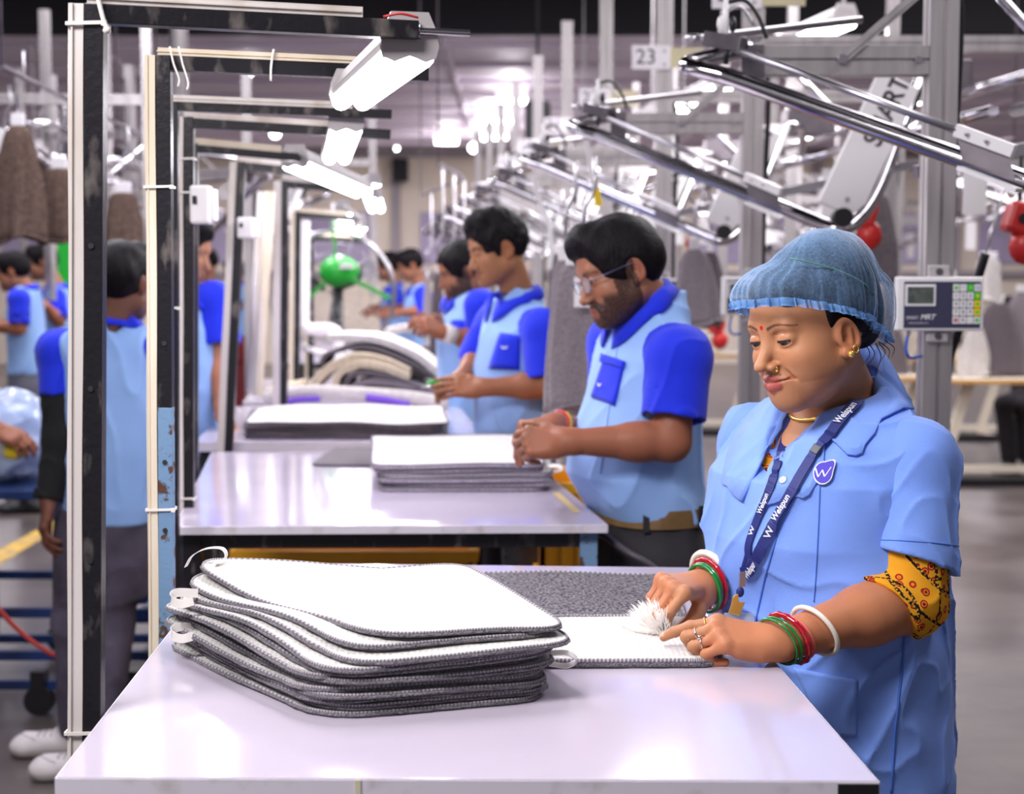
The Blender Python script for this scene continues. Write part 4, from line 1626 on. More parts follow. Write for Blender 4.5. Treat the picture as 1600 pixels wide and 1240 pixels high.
HOOKS = {}
hanging_mat('large grey mat with a white tag hanging behind the bearded man', 912, 412, 640, 112, 4.35, M_GREYFLAT, 1, .0, (911, 456, 30, 46), topw=.62, flat=.3)
hanging_mat('grey mat hanging just beyond the tagged one, close behind it', 884, 405, 636, 60, 4.75, M_GREYFLAT, 2, .0, topw=.5)
hanging_mat('grey mat hanging between the posts of plates 23 and 24', 1085, 388, 505, 70, 6.2, M_GREYFLAT, 3, .05)
hanging_mat('grey mat hanging past the bearded man, next to the one between the posts', 1110, 392, 470, 40, 6.9, M_GREYDARK, 4)
hanging_mat('dark mat hanging behind the hair net beside the red lever', 1372, 300, 440, 62, 6.0, M_GREYDARK, 5)
hanging_mat('slim grey mat hanging behind the tall young man', 868, 395, 560, 30, 7.2, M_GREYDARK, 13)
for i, (x, y0, y1, w, Y) in enumerate(((684, 425, 575, 22, 8.2), (702, 430, 560, 20, 8.6), (718, 420, 540, 20, 9.2), (668, 430, 520, 14, 10.5))):
    hanging_mat('narrow grey mat in the far hanging row, %s' % ['the second from the fan', 'the third from the fan', 'nearest the dark-capped worker', 'closest to the fan'][i], x, y0, y1, w, Y, M_GREYFLAT if i % 2 else M_GREYDARK, 20 + i, group='far row of hanging mats', hook=2.05 - P(x, y0, Y).z)
for i, (x, y0, y1, w, Y) in enumerate(((1560, 470, 586, 75, 11.0), (1525, 505, 586, 44, 10.95), (1596, 455, 586, 60, 11.1), (1386, 512, 583, 60, 11.3), (1545, 405, 470, 36, 9.5), (1480, 420, 480, 30, 9.8))):
    hanging_mat('%s over the sewing tables' % ['wide grey mat spread', 'pale folded mat leaning', 'grey mat at the picture border', 'dark mat heap seen behind the hair net', 'white cloth piece hanging high', 'small pale cloth hanging'][i], x, y0, y1, w, Y,
                [M_GREYDARK, M_CLOTHW, M_GREYFLAT, M_GREYDARK, M_CLOTHW, M_CLOTHW][i], 30 + i, group='cloths at the sewing tables', topw=[.25, .2, .3, .6, .9, .8][i], hook=[0, 0, 0, 0, 2.3 - P(x, y0, Y).z, 2.3 - P(x, y0, Y).z][i])
def hook_rail(label, pts, posts):
    pts = sorted(pts, key=lambda p: p.y)
    pts = [pts[0] + (pts[0] - pts[1]) * .4] + pts + [pts[-1] + (pts[-1] - pts[-2]) * .4]
    o = pts[0].copy()
    t = thing('overhead_rail', label, 'rail', tuple(o))
    MB().tube([p - o for p in pts], .010, 8).build('rail', M_GALV, t)
    for k in posts:
        p = pts[k] - o
        MB().tube([p, Vector((p.x, p.y, 6.2 - o.z))], .005, 6).build('drop_rod', M_GALV, t)


hook_rail('overhead rail carrying the far row of grey mats', HOOKS['far row of hanging mats'], (0, 5))
hook_rail('overhead rail over the sewing tables with two white cloths', HOOKS['cloths at the sewing tables'][4:6], (0, 3))
# red levers
for i, (x, y, Y, h) in enumerate(((1350, 350, 5.2, 80), (1592, 362, 3.9, 100), (1078, 385, 6.6, 30), (1120, 520, 8.5, 50))):
    c = P(x, y, Y)
    s = h / F * Y
    t = thing('red_lever', 'red plastic %s' % ['lever box behind the turning rail above the hair net', 'winch housing at the picture border beside the post', 'catch on the rail behind the bearded man', 'rag hanging low past the bearded man'][i], 'lever', tuple(c))
    MB().box((0, 0, s * .2), (s * .45, s * .4, s * .5), Matrix.Rotation(.3, 3, 'Y')).build('housing', M_RED, t, bevel=s * .08)
    MB().ball((s * .1, 0, -s * .22), (s * .26, s * .22, s * .30), 12).build('drum', M_RED, t)
    MB().cyl((0, -s * .2, s * .2), (0, -s * .24, s * .2), s * .08, 10).build('knob', M_BLKP, t)
    MB().cyl((0, 0, s * .4), (0, 0, s * 1.3), s * .03, 6).build('hanging_cord', M_BLKP, t)
# black handled cable by the terminal
c = P(1555, 320, 3.75)
t = thing('hand_control', 'thick black cable slanting past the keypad terminal', 'cable', tuple(c))
MB().tube([P(1572, 290, 3.75) - c, P(1540, 398, 3.75) - c], .002, 6).build('wire', M_GREYP, t)
MB().tube(spline([P(1540, 396, 3.75) - c, P(1526, 440, 3.76) - c, P(1500, 510, 3.8) - c, P(1484, 560, 3.85) - c, P(1478, 620, 3.9) - c]), .011, 10).build('grip', M_BLKP, t)
c = P(960, 848, 3.3)
t = thing('cable', 'thick dark cable curving down from the short-stack table past the belt of the bearded man', 'cable', tuple(c))
MB().tube(spline([P(930, 834, 3.4) - c, P(946, 838, 3.3) - c, P(980, 862, 3.22) - c, P(1020, 886, 3.2) - c, P(1080, 940, 3.2) - c]), .008, 8).build('cord', mat('dark grey rubber', (66, 60, 68), .5), t)
# black loops of cable by the second table and along the floor
c = P(1135, 745, 4.6)
t = thing('cable', 'black cable sagging beside the post of plate 24', 'cable', tuple(c))
MB().tube(spline([P(1200, 640, 4.8) - c, P(1165, 705, 4.7) - c, P(1120, 752, 4.6) - c, P(1108, 800, 4.6) - c, P(1112, 860, 4.6) - c]), .010, 8).build('cord', M_BLKP, t)


# ------------------------------------------------------------------ far sewing tables on the second side
def sewing_table(label, x, y, w, rz=0):
    t = thing('sewing_table', label, 'table', (x, y, 0), rz, group='cream legged sewing tables')
    MB().box((0, 0, .735), (w, .6, .03)).build('tabletop', M_PINK, t, bevel=.004)
    MB().box((0, 0, .752), (w - .04, .56, .004)).build('top_sheet', M_CREAM, t)
    for s in (-1, 1):
        mb = MB()
        mb.bar((s * (w / 2 - .12) + .10, -.1, .72), (s * (w / 2 - .12) - .10, -.1, .05), .07, .05, (0, 1, 0))
        mb.build('leg', M_CREAM, t)
        MB().box((s * (w / 2 - .12) - .06, 0, .04), (.08, .56, .05)).build('foot', M_CREAM, t)
    MB().box((0, -.08, .10), (w, .07, .05)).build('stretcher', M_CREAM, t)
    MB().box((0, -.18, .03), (w + .1, .25, .05)).build('treadle', M_BLKP, t)
    b = MB().box((-.12, .05, .90), (.34, .12, .08))
    b.box((.05, .05, .83), (.09, .12, .15))
    b.box((-.27, .05, .84), (.06, .09, .12))
    b.build('machine_head', M_CREAM, t, bevel=.015)
    MB().cyl((-.27, .05, .80), (-.27, .05, .755), .008, 8).build('needle_bar', M_STEEL, t)
    MB().cyl((.11, .05, .90), (.14, .05, .90), .05, 14).build('hand_wheel', M_BLKP, t)
    return t


for i, (px, Y, w) in enumerate(((1565, 11.0, .95), (1376, 11.3, .55), (1250, 13.0, .8), (1480, 14.0, 1.0), (1110, 14.5, .8))):
    sewing_table('sewing table with wooden edge, %s' % ['the one by the picture border', 'seen between hair net and terminal post', 'far behind the hair net', 'in the second line behind the terminal', 'far behind the bearded man'][i], (px - 800) / F * Y, Y, w)

# ================================================================== other side of the aisle: conveyors, carts
for i, (x, y, rz) in enumerate(((-2.75, 7.6, .1), (-2.0, 9.4, PI * .9), (-3.7, 10.5, .05), (-3.0, 12.2, PI * .93), (-2.0, 11.7, .2), (-3.9, 7.9, .1), (-5.1, 9.2, PI * .9), (-4.7, 12.6, 0.2))):
    c = copy_tree(ST_OBJ[7])
    c.location = (x, y, .12)
    c.rotation_euler = (0, 0, rz)
    c['label'] = 'hanger station over the brown mats, %s' % ['nearest to the first lamp post', 'turned, second from the first lamp post', 'third, over the walking worker', 'turned, over the two chatting workers', 'seen between the first two lamp posts',
                                                          'by the picture border above the brown mats', 'turned, in the line behind it', 'farthest over the two chatting workers'][i]
    c['group'] = 'hanger stations on the brown mat line'
BR = ((28, 195, 372, 74, 6.4), (92, 262, 372, 56, 6.7), (192, 300, 382, 56, 7.0), (8, 235, 360, 40, 7.2), (128, 290, 350, 30, 7.8), (212, 330, 378, 26, 8.6), (60, 232, 330, 30, 7.9))
for i, (x, y0, y1, w, Y) in enumerate(BR):
    hanging_mat('brown mat hanging on the overhead line, %s' % ['the long wide one', 'the rounded one next to the first lamp post', 'the one between the first two lamp posts', 'cut by the picture border', 'half hidden by the first lamp post', 'partly hidden by the second lamp post', 'tucked behind the long wide one'][i],
                x, y0, y1, w, Y, M_BROWN, 50 + i, group='brown mats on the overhead line', topw=.35 if i == 0 else .55, flat=.6)
h = HOOKS['brown mats on the overhead line'][1]
hook_rail('overhead rail carrying the rounded brown mat next to the first lamp post', [h + Vector((.04, -.7, 0)), h, h + Vector((-.08, 1.6, 0))], (0, 4))
h = HOOKS['brown mats on the overhead line'][5]
hook_rail('overhead rail carrying the brown mat by the second lamp post', [h + Vector((.04, -.5, 0)), h, h + Vector((-.06, 1.2, 0))], (0, 4))
# green column far back
c = P(102, 398, 11.5)
t = thing('green_post', 'green painted post behind the first lamp frame post', 'post', (c.x, c.y, 0))
MB().box((0, 0, .9), (.09, .09, 1.8)).build('column', M_GREEN, t, bevel=.004)
MB().box((0, 0, .006), (.2, .2, .012)).build('base_plate', M_GREEN, t)

# blue steel cart carrying a clear bag of folded cloth
cx, cy = -1.74, 5.42
t = thing('trolley', 'dark blue steel trolley with castors under the plastic bag', 'trolley', (cx, cy, 0))
W, D = .50, .7
MB().box((0, 0, .745), (W, D, .03)).build('deck', M_DKBLUE, t, bevel=.004)
for sx in (-1, 1):
    for sy in (-1, 1):
        MB().box((sx * (W / 2 - .02), sy * (D / 2 - .02), .415), (.035, .035, .65)).build('post', M_DKBLUE, t)
for z in (.10, .20, .345):
    mb = MB()
    for sy in (-1, 1):
        mb.box((.14, sy * (D / 2 - .02), z), (W + .28, .03, .03))
    mb.box((-W / 2 + .02, 0, z), (.03, D, .03))
    mb.box((W / 2 + .26, 0, z), (.03, D, .03))
    mb.build('rail', M_DKBLUE, t)
for sx in (-.2, .15, .48):
    w = MB().cyl((sx, -D / 2 - .012, .05), (sx, -D / 2 + .028, .05), .05, 16).build('castor', M_BLKP, t)
    MB().box((sx, -D / 2 + .01, .12), (.05, .05, .06)).build('fork', M_BLKP, w)
# long low rail of a second trolley passing behind the posts
c = P(225, 1035, 5.95)
t = thing('trolley', 'low blue trolley frame seen between the first two lamp posts', 'trolley', (c.x, 5.95, 0))
mb = MB()
for y0, z in ((0, .13), (0, .24), (.35, .13), (.35, .24)):
    mb.box((.05, y0, z), (.78, .03, .03))
for x0 in (-.32, .40):
    mb.box((x0, .175, .13), (.03, .35, .03))
    mb.box((x0, .175, .24), (.03, .35, .03))
mb.build('rail_frame', M_DKBLUE, t)
for x0 in (-.32, .40):
    for y0 in (0, .35):
        MB().box((x0, y0, .185), (.03, .03, .14)).build('upright', M_DKBLUE, t)
        MB().cyl((x0, y0 - .02, .057), (x0, y0 + .02, .057), .057, 14).build('castor', M_BLKP, t)
MB().box((.16, .17, .40), (.16, .2, .26)).build('carton', mat('grey cardboard', (160, 150, 150), .8), t, bevel=.004)
# red hose
c = P(60, 980, 4.9)
t = thing('hose', 'red rubber hose trailing past the walking worker', 'hose', tuple(c))
MB().tube(spline([P(-20, 930, 4.7) - c, P(30, 985, 4.75) - c, P(90, 1025, 4.8) - c, P(140, 1020, 4.95) - c, P(180, 975, 5.1) - c, P(215, 930, 5.1) - c, P(236, 895, 5.1) - c, P(260, 840, 5.2) - c]), .0075, 10).build('tube', M_HOSE, t)


def plastic_bag():
    m = bpy.data.materials.new('clear crinkled plastic')
    m.use_nodes = True
    nt = m.node_tree
    N, L = nt.nodes, nt.links
    b = N['Principled BSDF']
    b.inputs['Base Color'].default_value = lin((206, 220, 246))
    b.inputs['Roughness'].default_value = .16
    b.inputs['Alpha'].default_value = .55
    tc = N.new('ShaderNodeTexCoord')
    v = N.new('ShaderNodeTexVoronoi')
    v.inputs['Scale'].default_value = 14
    L.new(tc.outputs['Object'], v.inputs['Vector'])
    bp = N.new('ShaderNodeBump')
    bp.inputs['Distance'].default_value = .02
    L.new(v.outputs['Distance'], bp.inputs['Height'])
    L.new(bp.outputs['Normal'], b.inputs['Normal'])
    return m


M_BAG = plastic_bag()
bc = Vector((-1.80, 5.38, .761))
s = Sub()
s.add(Ell(bc + Vector((0, 0, .13)), (.21, .22, .15)))
s.add(Ell(bc + Vector((.06, -.04, .2)), (.12, .14, .12)), .05)
s.add(Ell(bc + Vector((-.1, .0, .2)), (.12, .14, .12)), .05)
s.both(Half(bc, (0, 0, -1)), .03)
s.disp = lambda p: .010 * nz(p, 26, 1.0) + .006 * nz(p, 60, 2.0)
V, Q = sdf_mesh(s, .012)
t = thing('plastic_bag', 'clear plastic bag of folded blue and white cloth on the blue trolley', 'bag', tuple(bc))
np_obj('bag_film', V, Q, M_BAG, t, origin=bc)
s2 = Sub()
s2.add(Ell(bc + Vector((0, 0, .115)), (.18, .19, .11)))
s2.add(Ell(bc + Vector((.05, -.05, .19)), (.09, .1, .08)), .04)
s2.both(Half(bc + Vector((0, 0, .012)), (0, 0, -1)), .02)
s2.disp = lambda p: .012 * nz(p, 22, 3.0)
V, Q = sdf_mesh(s2, .014)
np_obj('folded_cloth', V, Q, mat('pale blue and white cloth', (140, 172, 226), .8, c2=(230, 230, 238), scale=7, lo=.42, hi=.58), t, origin=bc)
for o in t.children:
    o.matrix_parent_inverse = Matrix()
    o.location = (0, 0, 0)
MB().ball((.10, -.19, .12), (.05, .012, .03), 10).build('yellow_label', M_KEYY, t)

# ------------------------------------------------------------------ the green pedestal fan standing in the row
Yf = 8.5
c = P(527, 424, Yf)
t = thing('pedestal_fan', 'large pedestal fan with bright green motor and spokes', 'fan', (c.x, c.y, 0))
hz = c.z
mb = MB()
mb.ball((0, 0, hz), (.10, .13, .09), 18)
mb.ball((.045, .02, hz), (.075, .1, .08), 14)
mb.build('motor', M_GREEN, t)
MB().box((.06, -.10, hz + .03), (.07, .05, .03), None).build('motor_label', M_WHITE, t)
rc = P(520, 470, Yf)
rc = Vector((rc.x - c.x, .0, hz - .12))
R_ = .34
ring = [rc + Vector((math.cos(a) * R_, -.06, math.sin(a) * R_)) for a in [2 * PI * k / 40 for k in range(40)]]
mb = MB().tube(ring, .008, 8, closed=True)
mb.tube([p + Vector((0, .16, 0)) for p in ring], .008, 8, closed=True)
mb.build('guard_ring', M_STEEL, t)
mb = MB()
for f in (.82, .64, .46):
    mb.tube([rc + (p - rc) * f + Vector((0, -.01 * (1 - f), 0)) for p in ring], .0016, 5, closed=True)
for k in range(16):
    a = 2 * PI * k / 16
    mb.tube([rc + Vector((0, -.07, 0)), rc + Vector((math.cos(a) * R_, -.06, math.sin(a) * R_))], .0014, 5)
mb.build('wire_guard', M_STEEL, t)
for e in (P(466, 482, Yf), P(612, 466, Yf), P(522, 345, Yf)):
    e = Vector((e.x - c.x, -.06, e.z))
    MB().bar(Vector((0, -.05, hz)), e, .012, .022).build('spoke', M_GREEN, t)
for k in range(3):
    a = .6 + 2 * PI * k / 3
    q = []
    for r, w, tw in ((.05, .03, .5), (.16, .07, .4), (.25, .075, .3), (.29, .04, .25)):
        d = Vector((math.cos(a), 0, math.sin(a)))
        n = Vector((-math.sin(a), tw, math.cos(a))).normalized()
        q.append((rc + d * r - n * w * .6 + Vector((0, .03, 0)), rc + d * r + n * w * .6 + Vector((0, .03, 0))))
    vs = [p for ab in q for p in ab]
    vs += [p + Vector((0, .004, 0)) for p in vs]
    fs = []
    for i in range(3):
        fs += [(2 * i, 2 * i + 1, 2 * i + 3, 2 * i + 2), (8 + 2 * i, 8 + 2 * i + 2, 8 + 2 * i + 3, 8 + 2 * i + 1), (2 * i, 2 * i + 2, 8 + 2 * i + 2, 8 + 2 * i), (2 * i + 1, 8 + 2 * i + 1, 8 + 2 * i + 3, 2 * i + 3)]
    fs += [(0, 8, 9, 1), (6, 7, 15, 14)]
    MB().add(vs, fs, 0).build('blade', M_GALV, t)
MB().cyl((0, .02, .03), (0, .02, hz - .05), .03, 12).build('pole', M_BLKP, t)
MB().lathe([(.0, .04), (.20, .03), (.22, 0), (0, 0)], (0, .02, 0), 20).build('base', M_BLKP, t)

# ================================================================== people
def cloth_mat(name, c, c2, weave=900, rough=.75, bump=.0006):
    return mat(name, c, rough, c2=c2, scale=5, lo=.3, hi=.7, bump=bump, bscale=weave, sheen=.15, spec=.25)


M_SHIRT = cloth_mat('light blue shirt cotton', (136, 172, 230), (148, 184, 238))
M_ROYAL = cloth_mat('royal blue shirt cotton', (18, 40, 208), (24, 50, 220))
M_COAT = cloth_mat('cornflower blue coat cotton', (118, 154, 240), (126, 162, 244), rough=.7)
M_JEANS = mat('dark grey denim', (60, 54, 70), .85, c2=(86, 78, 96), scale=9, bump=.001, bscale=500)
M_TROUS = mat('black trouser cloth', (30, 26, 34), .8, c2=(40, 35, 42), scale=9)
M_TROUG = mat('grey trouser cloth', (74, 76, 92), .85, c2=(92, 92, 106), scale=6)
M_TROUB = mat('brown trouser cloth', (64, 54, 54), .85)
M_BELT = mat('tan leather belt', (128, 100, 62), .5, c2=(104, 78, 46), scale=14)
M_SHOE = mat('white canvas shoe', (214, 206, 208), .6)
M_SOLE = mat('off white rubber sole', (196, 188, 184), .6)
M_UNDER = mat('black knit sleeve', (16, 15, 18), .9)
M_GOLD = mat('polished gold', (240, 198, 104), .3, .75)
M_SILV = mat('polished silver', (210, 208, 212), .15, 1.0)
M_SHELL = mat('white shell bangle', (240, 232, 218), .25, coat=.4)
M_GLASSG = mat('green glass bangle', (14, 126, 48), .12, coat=.6)
M_GLASSR = mat('red glass bangle', (176, 12, 34), .12, coat=.6)
M_CORAL = mat('coral pink thread', (236, 110, 100), .6)
M_THREADY = mat('yellow thread', (240, 190, 40), .6)
M_LANY = mat('navy lanyard ribbon', (24, 36, 112), .6, bump=.0004, bscale=900)
M_LETTER = mat('white woven lettering', (226, 228, 240), .6)
M_BADGE = mat('violet blue badge', (52, 22, 190), .55)
M_EYEW = mat('white of the eye', (176, 164, 158), .3)
M_IRIS = mat('dark brown iris', (34, 20, 16), .15)
M_LASH = mat('black lashes', (18, 12, 14), .7)


def skin_mat():
    m = mat('brown skin', (160, 110, 80), .48, attr='Col', sss=.05, spec=.28, bump=.00025, bscale=700)
    return m


M_SKIN = skin_mat()


def hair_mat():
    return mat('black hair', (8, 5, 9), .5, c2=(18, 12, 18), scale=60, stretch=(1, 1, .15), bump=.004, bscale=260, bstretch=(1, 1, .2), spec=.14)


M_HAIR = hair_mat()


class Xf:
    """an SDF placed by a rigid matrix with uniform scale"""
    def __init__(s, sub, M, sc=1.0, squash=1.0):
        s.sub, s.sc, s.sq = sub, sc, squash
        s.R = np.array(M.to_3x3(), dtype=np.float32)
        s.t = np.array(M.translation, dtype=np.float32)

    def loc(s, p):
        q = ((p - s.t) @ s.R) / s.sc
        if s.sq != 1.0:
            q[:, 2] = np.interp(q[:, 2], [-1, -.200, -.103, -.062, -.008, 1], [-1, -.200, -.109, -.0755, -.008, 1]).astype(np.float32)
        return q

    def box(s):
        lo, hi = s.sub.box()
        c = np.array([[(lo, hi)[i][0], (lo, hi)[j][1], (lo, hi)[k][2]] for i in (0, 1) for j in (0, 1) for k in (0, 1)])
        w = (c * s.sc) @ s.R.T + s.t
        return w.min(0), w.max(0)

    def __call__(s, p):
        return s.sub(s.loc(p)) * s.sc


def head_matrix(C, yaw, pitch=0.0, roll=0.0):
    """local x right, y forward, z up; yaw = facing direction in degrees (180 = towards -X), pitch down positive"""
    a = math.radians(yaw)
    Fw = Vector((math.cos(a), math.sin(a), 0))
    R = Fw.cross(Vector((0, 0, 1)))
    M = Matrix((R, Fw, Vector((0, 0, 1)))).transposed()
    M = M @ Matrix.Rotation(-math.radians(pitch), 3, 'X') @ Matrix.Rotation(math.radians(roll), 3, 'Y')
    M = M.to_4x4()
    M.translation = Vector(C)
    return M


EYE = (.0315, .0726, .002)


def head_sdf(female=False, lid=(-2, -30), full=1.0, smile=0.0, detail=True, ear=(-.012, -.006), nose=0.0):
    s = Sub()
    s.add(Ell((0, -.010, .030), (.074, .094, .084)))
    s.add(Ell((0, .020, -.030), (.061, .066, .084)), .03)
    s.add(Ell((0, .024, .045), (.060, .060, .055)), .02)
    jw = .043 if female else .053
    for x in (-1, 1):
        s.add(Cap((x * jw, .0, -.060), (x * .016, .062, -.090), .018 if female else .021, .016 if female else .019), .03)
        s.add(Ell((x * .038, .055, -.030), (.024 * full, .024, .022)), .025)
        s.add(Ell((x * .040, .040, -.058), (.022 * full, .028, .028)), .025)
    s.add(Ell((0, .068 if female else .074, -.095), (.019, .017, .014)), .016)
    s.add(Ell((0, .068, -.066), (.030, .023, .026)), .02)
    s.add(Cap((-.034, .0725, .021), (.034, .0725, .021), .011 if female else .0125), .016)
    if not detail:
        s.add(Cap((0, .080, .004), (0, .103, -.036), .0085, .0105), .012)
        for x in (-1, 1):
            s.add(Ell((x * .076, -.008, -.006), (.010, .018, .031)), .008)
            s.cut(Ell((x * .031, .092, .002), (.018, .013, .011)), .010)
        s.add(Cap((-.018, .086, -.066), (.018, .086, -.066), .007), .006)
        return s
    for x in (-1, 1):
        s.cut(Ell((x * .0318, .0950, .003), (.0205, .0170, .0135)), .010)
    s.add(Cap((0, .079, .008), (0, .1025 + nose, -.034), .0072, .0098), .012)
    s.add(Ell((0, .1045 + nose, -.0375), (.0095, .0085, .0080)), .006)
    for x in (-1, 1):
        s.add(Ell((x * .0120, .0920, -.0405), (.0078, .0105, .0078)), .005)
        s.cut(Ell((x * .0062, .0985, -.0480), (.0034, .0055, .0030)), .003)
        # eyelids: a shell round the eyeball opened by a wedge
        E = Vector((x * EYE[0], EYE[1], EYE[2]))
        ld = Sub()
        ld.add(Ell(E, (.0158, .0144, .0140)))
        up, lo = math.radians(lid[0]), math.radians(lid[1])
        w = Sub()
        w.add(Ell(E + Vector((0, .012, 0)), (.0142, .015, .014)))
        w.both(Half(E, (0, -math.sin(up), math.cos(up))))
        w.both(Half(E, (0, math.sin(lo), -math.cos(lo))))
        ld.cut(w, .0015)
        s.add(ld, .004)
        # fold above the lid
        s.cut(Cap(E + Vector((-.013 * x, .0115, .0095)), E + Vector((.013 * x, .0085, .0085)), .0009), .003)
    sm = smile
    mw = 1.0 + .10 * smile
    UL = ((.0262 * mw, .0768, -.0662 + .0012 * sm, .0020), (.0135, .0882, -.0636, .0045), (.0035, .0912, -.0618, .0054))
    LL = ((.0245 * mw, .0762, -.0684 + .0012 * sm, .0022), (.0125, .0868, -.0738, .0064), (.0, .0893, -.0758, .0080))
    ML = ((.0268 * mw, .0812, -.0670 + .0016 * sm, .0009), (.0135, .0940, -.0680, .0011), (.0, .0985, -.0688, .0012))
    for x in (-1, 1):
        for ch, kk in ((UL, .004), (LL, .004)):
            for p, q in zip(ch[:-1], ch[1:]):
                s.add(Cap((x * p[0], p[1], p[2]), (x * q[0], q[1], q[2]), p[3], q[3]), kk)
    for x in (-1, 1):
        for p, q in zip(ML[:-1], ML[1:]):
            s.cut(Cap((x * p[0], p[1], p[2]), (x * q[0], q[1], q[2]), p[3], q[3]), .0022)
        s.cut(Cap((x * .021, .088, -.046), (x * .033, .073, -.066), .0006), .012)
    s.cut(Cap((0, .101, -.052), (0, .0985, -.058), .0014), .004)
    for x in (-1, 1):
        e = Sub()
        R = Matrix.Rotation(-.22, 3, 'X') @ Matrix.Rotation(x * .30, 3, 'Z')
        c = Vector((x * .0770, ear[0], ear[1]))
        e.add(Ell(c, (.0075, .0180, .0305), R))
        e.add(Ell(c + Vector((-x * .002, .007, -.027)), (.0062, .0085, .0100)), .006)
        e.cut(Ell(c + Vector((x * .0060, .0005, .001)), (.0066, .0118, .0215), R), .003)
        e.add(Cap(c + Vector((x * .001, -.004, -.013)), c + Vector((x * .002, -.003, .012)), .0032), .004)
        e.cut(Ell(c + Vector((x * .002, .006, -.002)), (.006, .005, .007)), .003)
        s.add(e, .006)
    return s


def hand_sdf(W, f, n, right=False, sc=1.0, curls=None, thumb=None, spread=1.0):
    """W wrist, f towards the fingers, n out of the back of the hand. Returns Sub and fingertip info"""
    f = Vector(f).normalized()
    n = Vector(n)
    n = (n - f * n.dot(f)).normalized()
    s = f.cross(n)
    if right:
        s = -s
    W = Vector(W)

    def L(a, b, c):
        return W + (f * a + s * b + n * c) * sc
    # each finger: knuckle (f, s), lengths, radii
    fing = [((.086, .026), (.041, .025, .020), .0086), ((.090, .008), (.045, .028, .021), .0088), ((.085, -.010), (.041, .026, .020), .0083), ((.077, -.027), (.032, .020, .018), .0074)]
    curls = curls or [(30, 40, 25)] * 4
    pal = Sub()
    pal.add(Cap(L(-.01, .010, 0), L(.02, .012, 0), .0185 * sc, .017 * sc))
    pal.add(Cap(L(-.01, -.010, 0), L(.02, -.012, 0), .0175 * sc, .016 * sc), .012)
    joints = []
    for (k, ln, r) in fing:
        pal.add(Cap(L(.015, k[1] * .55, 0), L(k[0], k[1], .001), .0145 * sc, .0108 * sc), .010)
        pal.add(Ell(L(k[0], k[1], .003), .0106 * sc), .006)
    pal.add(Cap(L(.025, -.024, -.006), L(.055, -.027, -.005), .013 * sc, .011 * sc), .012)
    th = thumb or [(.020, .018, -.008), (.050, .040, -.014), (.078, .050, -.018), (.102, .052, -.022)]
    pal.add(Cap(L(.012, .012, -.004), L(*th[0]), .016 * sc, .0155 * sc), .012)
    pal.add(Cap(L(*th[0]), L(*th[1]), .0145 * sc, .0112 * sc), .012)
    tip_info = []
    fg = Sub()
    for i, ((k, ln, r), cu) in enumerate(zip(fing, curls)):
        p = L(k[0], k[1], .001)
        a = 0.0
        sp = (k[1] / .027) * math.radians(5) * spread
        one = Sub()
        rr = r * sc * 1.06
        for j in range(3):
            a += math.radians(cu[j])
            d = (f * math.cos(a) - n * math.sin(a))
            if j == 0 or True:
                d = (d + s * math.sin(sp) * math.cos(a)).normalized()
            q = p + d * (ln[j] * sc)
            r2 = rr * (.93 if j < 2 else .86)
            one.add(Cap(p, q, rr, r2), .002 if j else 0)
            if j < 2:
                one.add(Ell(q, r2 * 1.06), .003)
            p, rr = q, r2
        up = (n * math.cos(a) + f * math.sin(a))
        tip_info.append((p.copy(), d.copy(), up.copy(), rr))
        fg.add(one, .0012)
    tb = Sub()
    tb.add(Cap(L(*th[1]), L(*th[2]), .0110 * sc, .0100 * sc))
    tb.add(Cap(L(*th[2]), L(*th[3]), .0102 * sc, .0084 * sc), .003)
    fg.add(tb, .0012)
    d = (L(*th[3]) - L(*th[2])).normalized()
    up = n + s * .5
    up = (up - d * up.dot(d)).normalized()
    tip_info.append((L(*th[3]), d, up, .0084 * sc))
    out = Sub()
    out.add(pal)
    out.add(fg, .007)
    return out, tip_info


def mixc(col, m, c):
    m = np.clip(m, 0, 1)[:, None]
    return col * (1 - m) + c[None] * m


def sstep(a, b, x):
    t = np.clip((x - a) / (b - a), 0, 1)
    return t * t * (3 - 2 * t)


def seg_d(p, a, b):
    a, b = np.array(a, dtype=np.float32), np.array(b, dtype=np.float32)
    ba = b - a
    h = np.clip((p - a) @ ba / float(ba @ ba), 0, 1)
    return np.linalg.norm(p - a - h[:, None] * ba, axis=1)


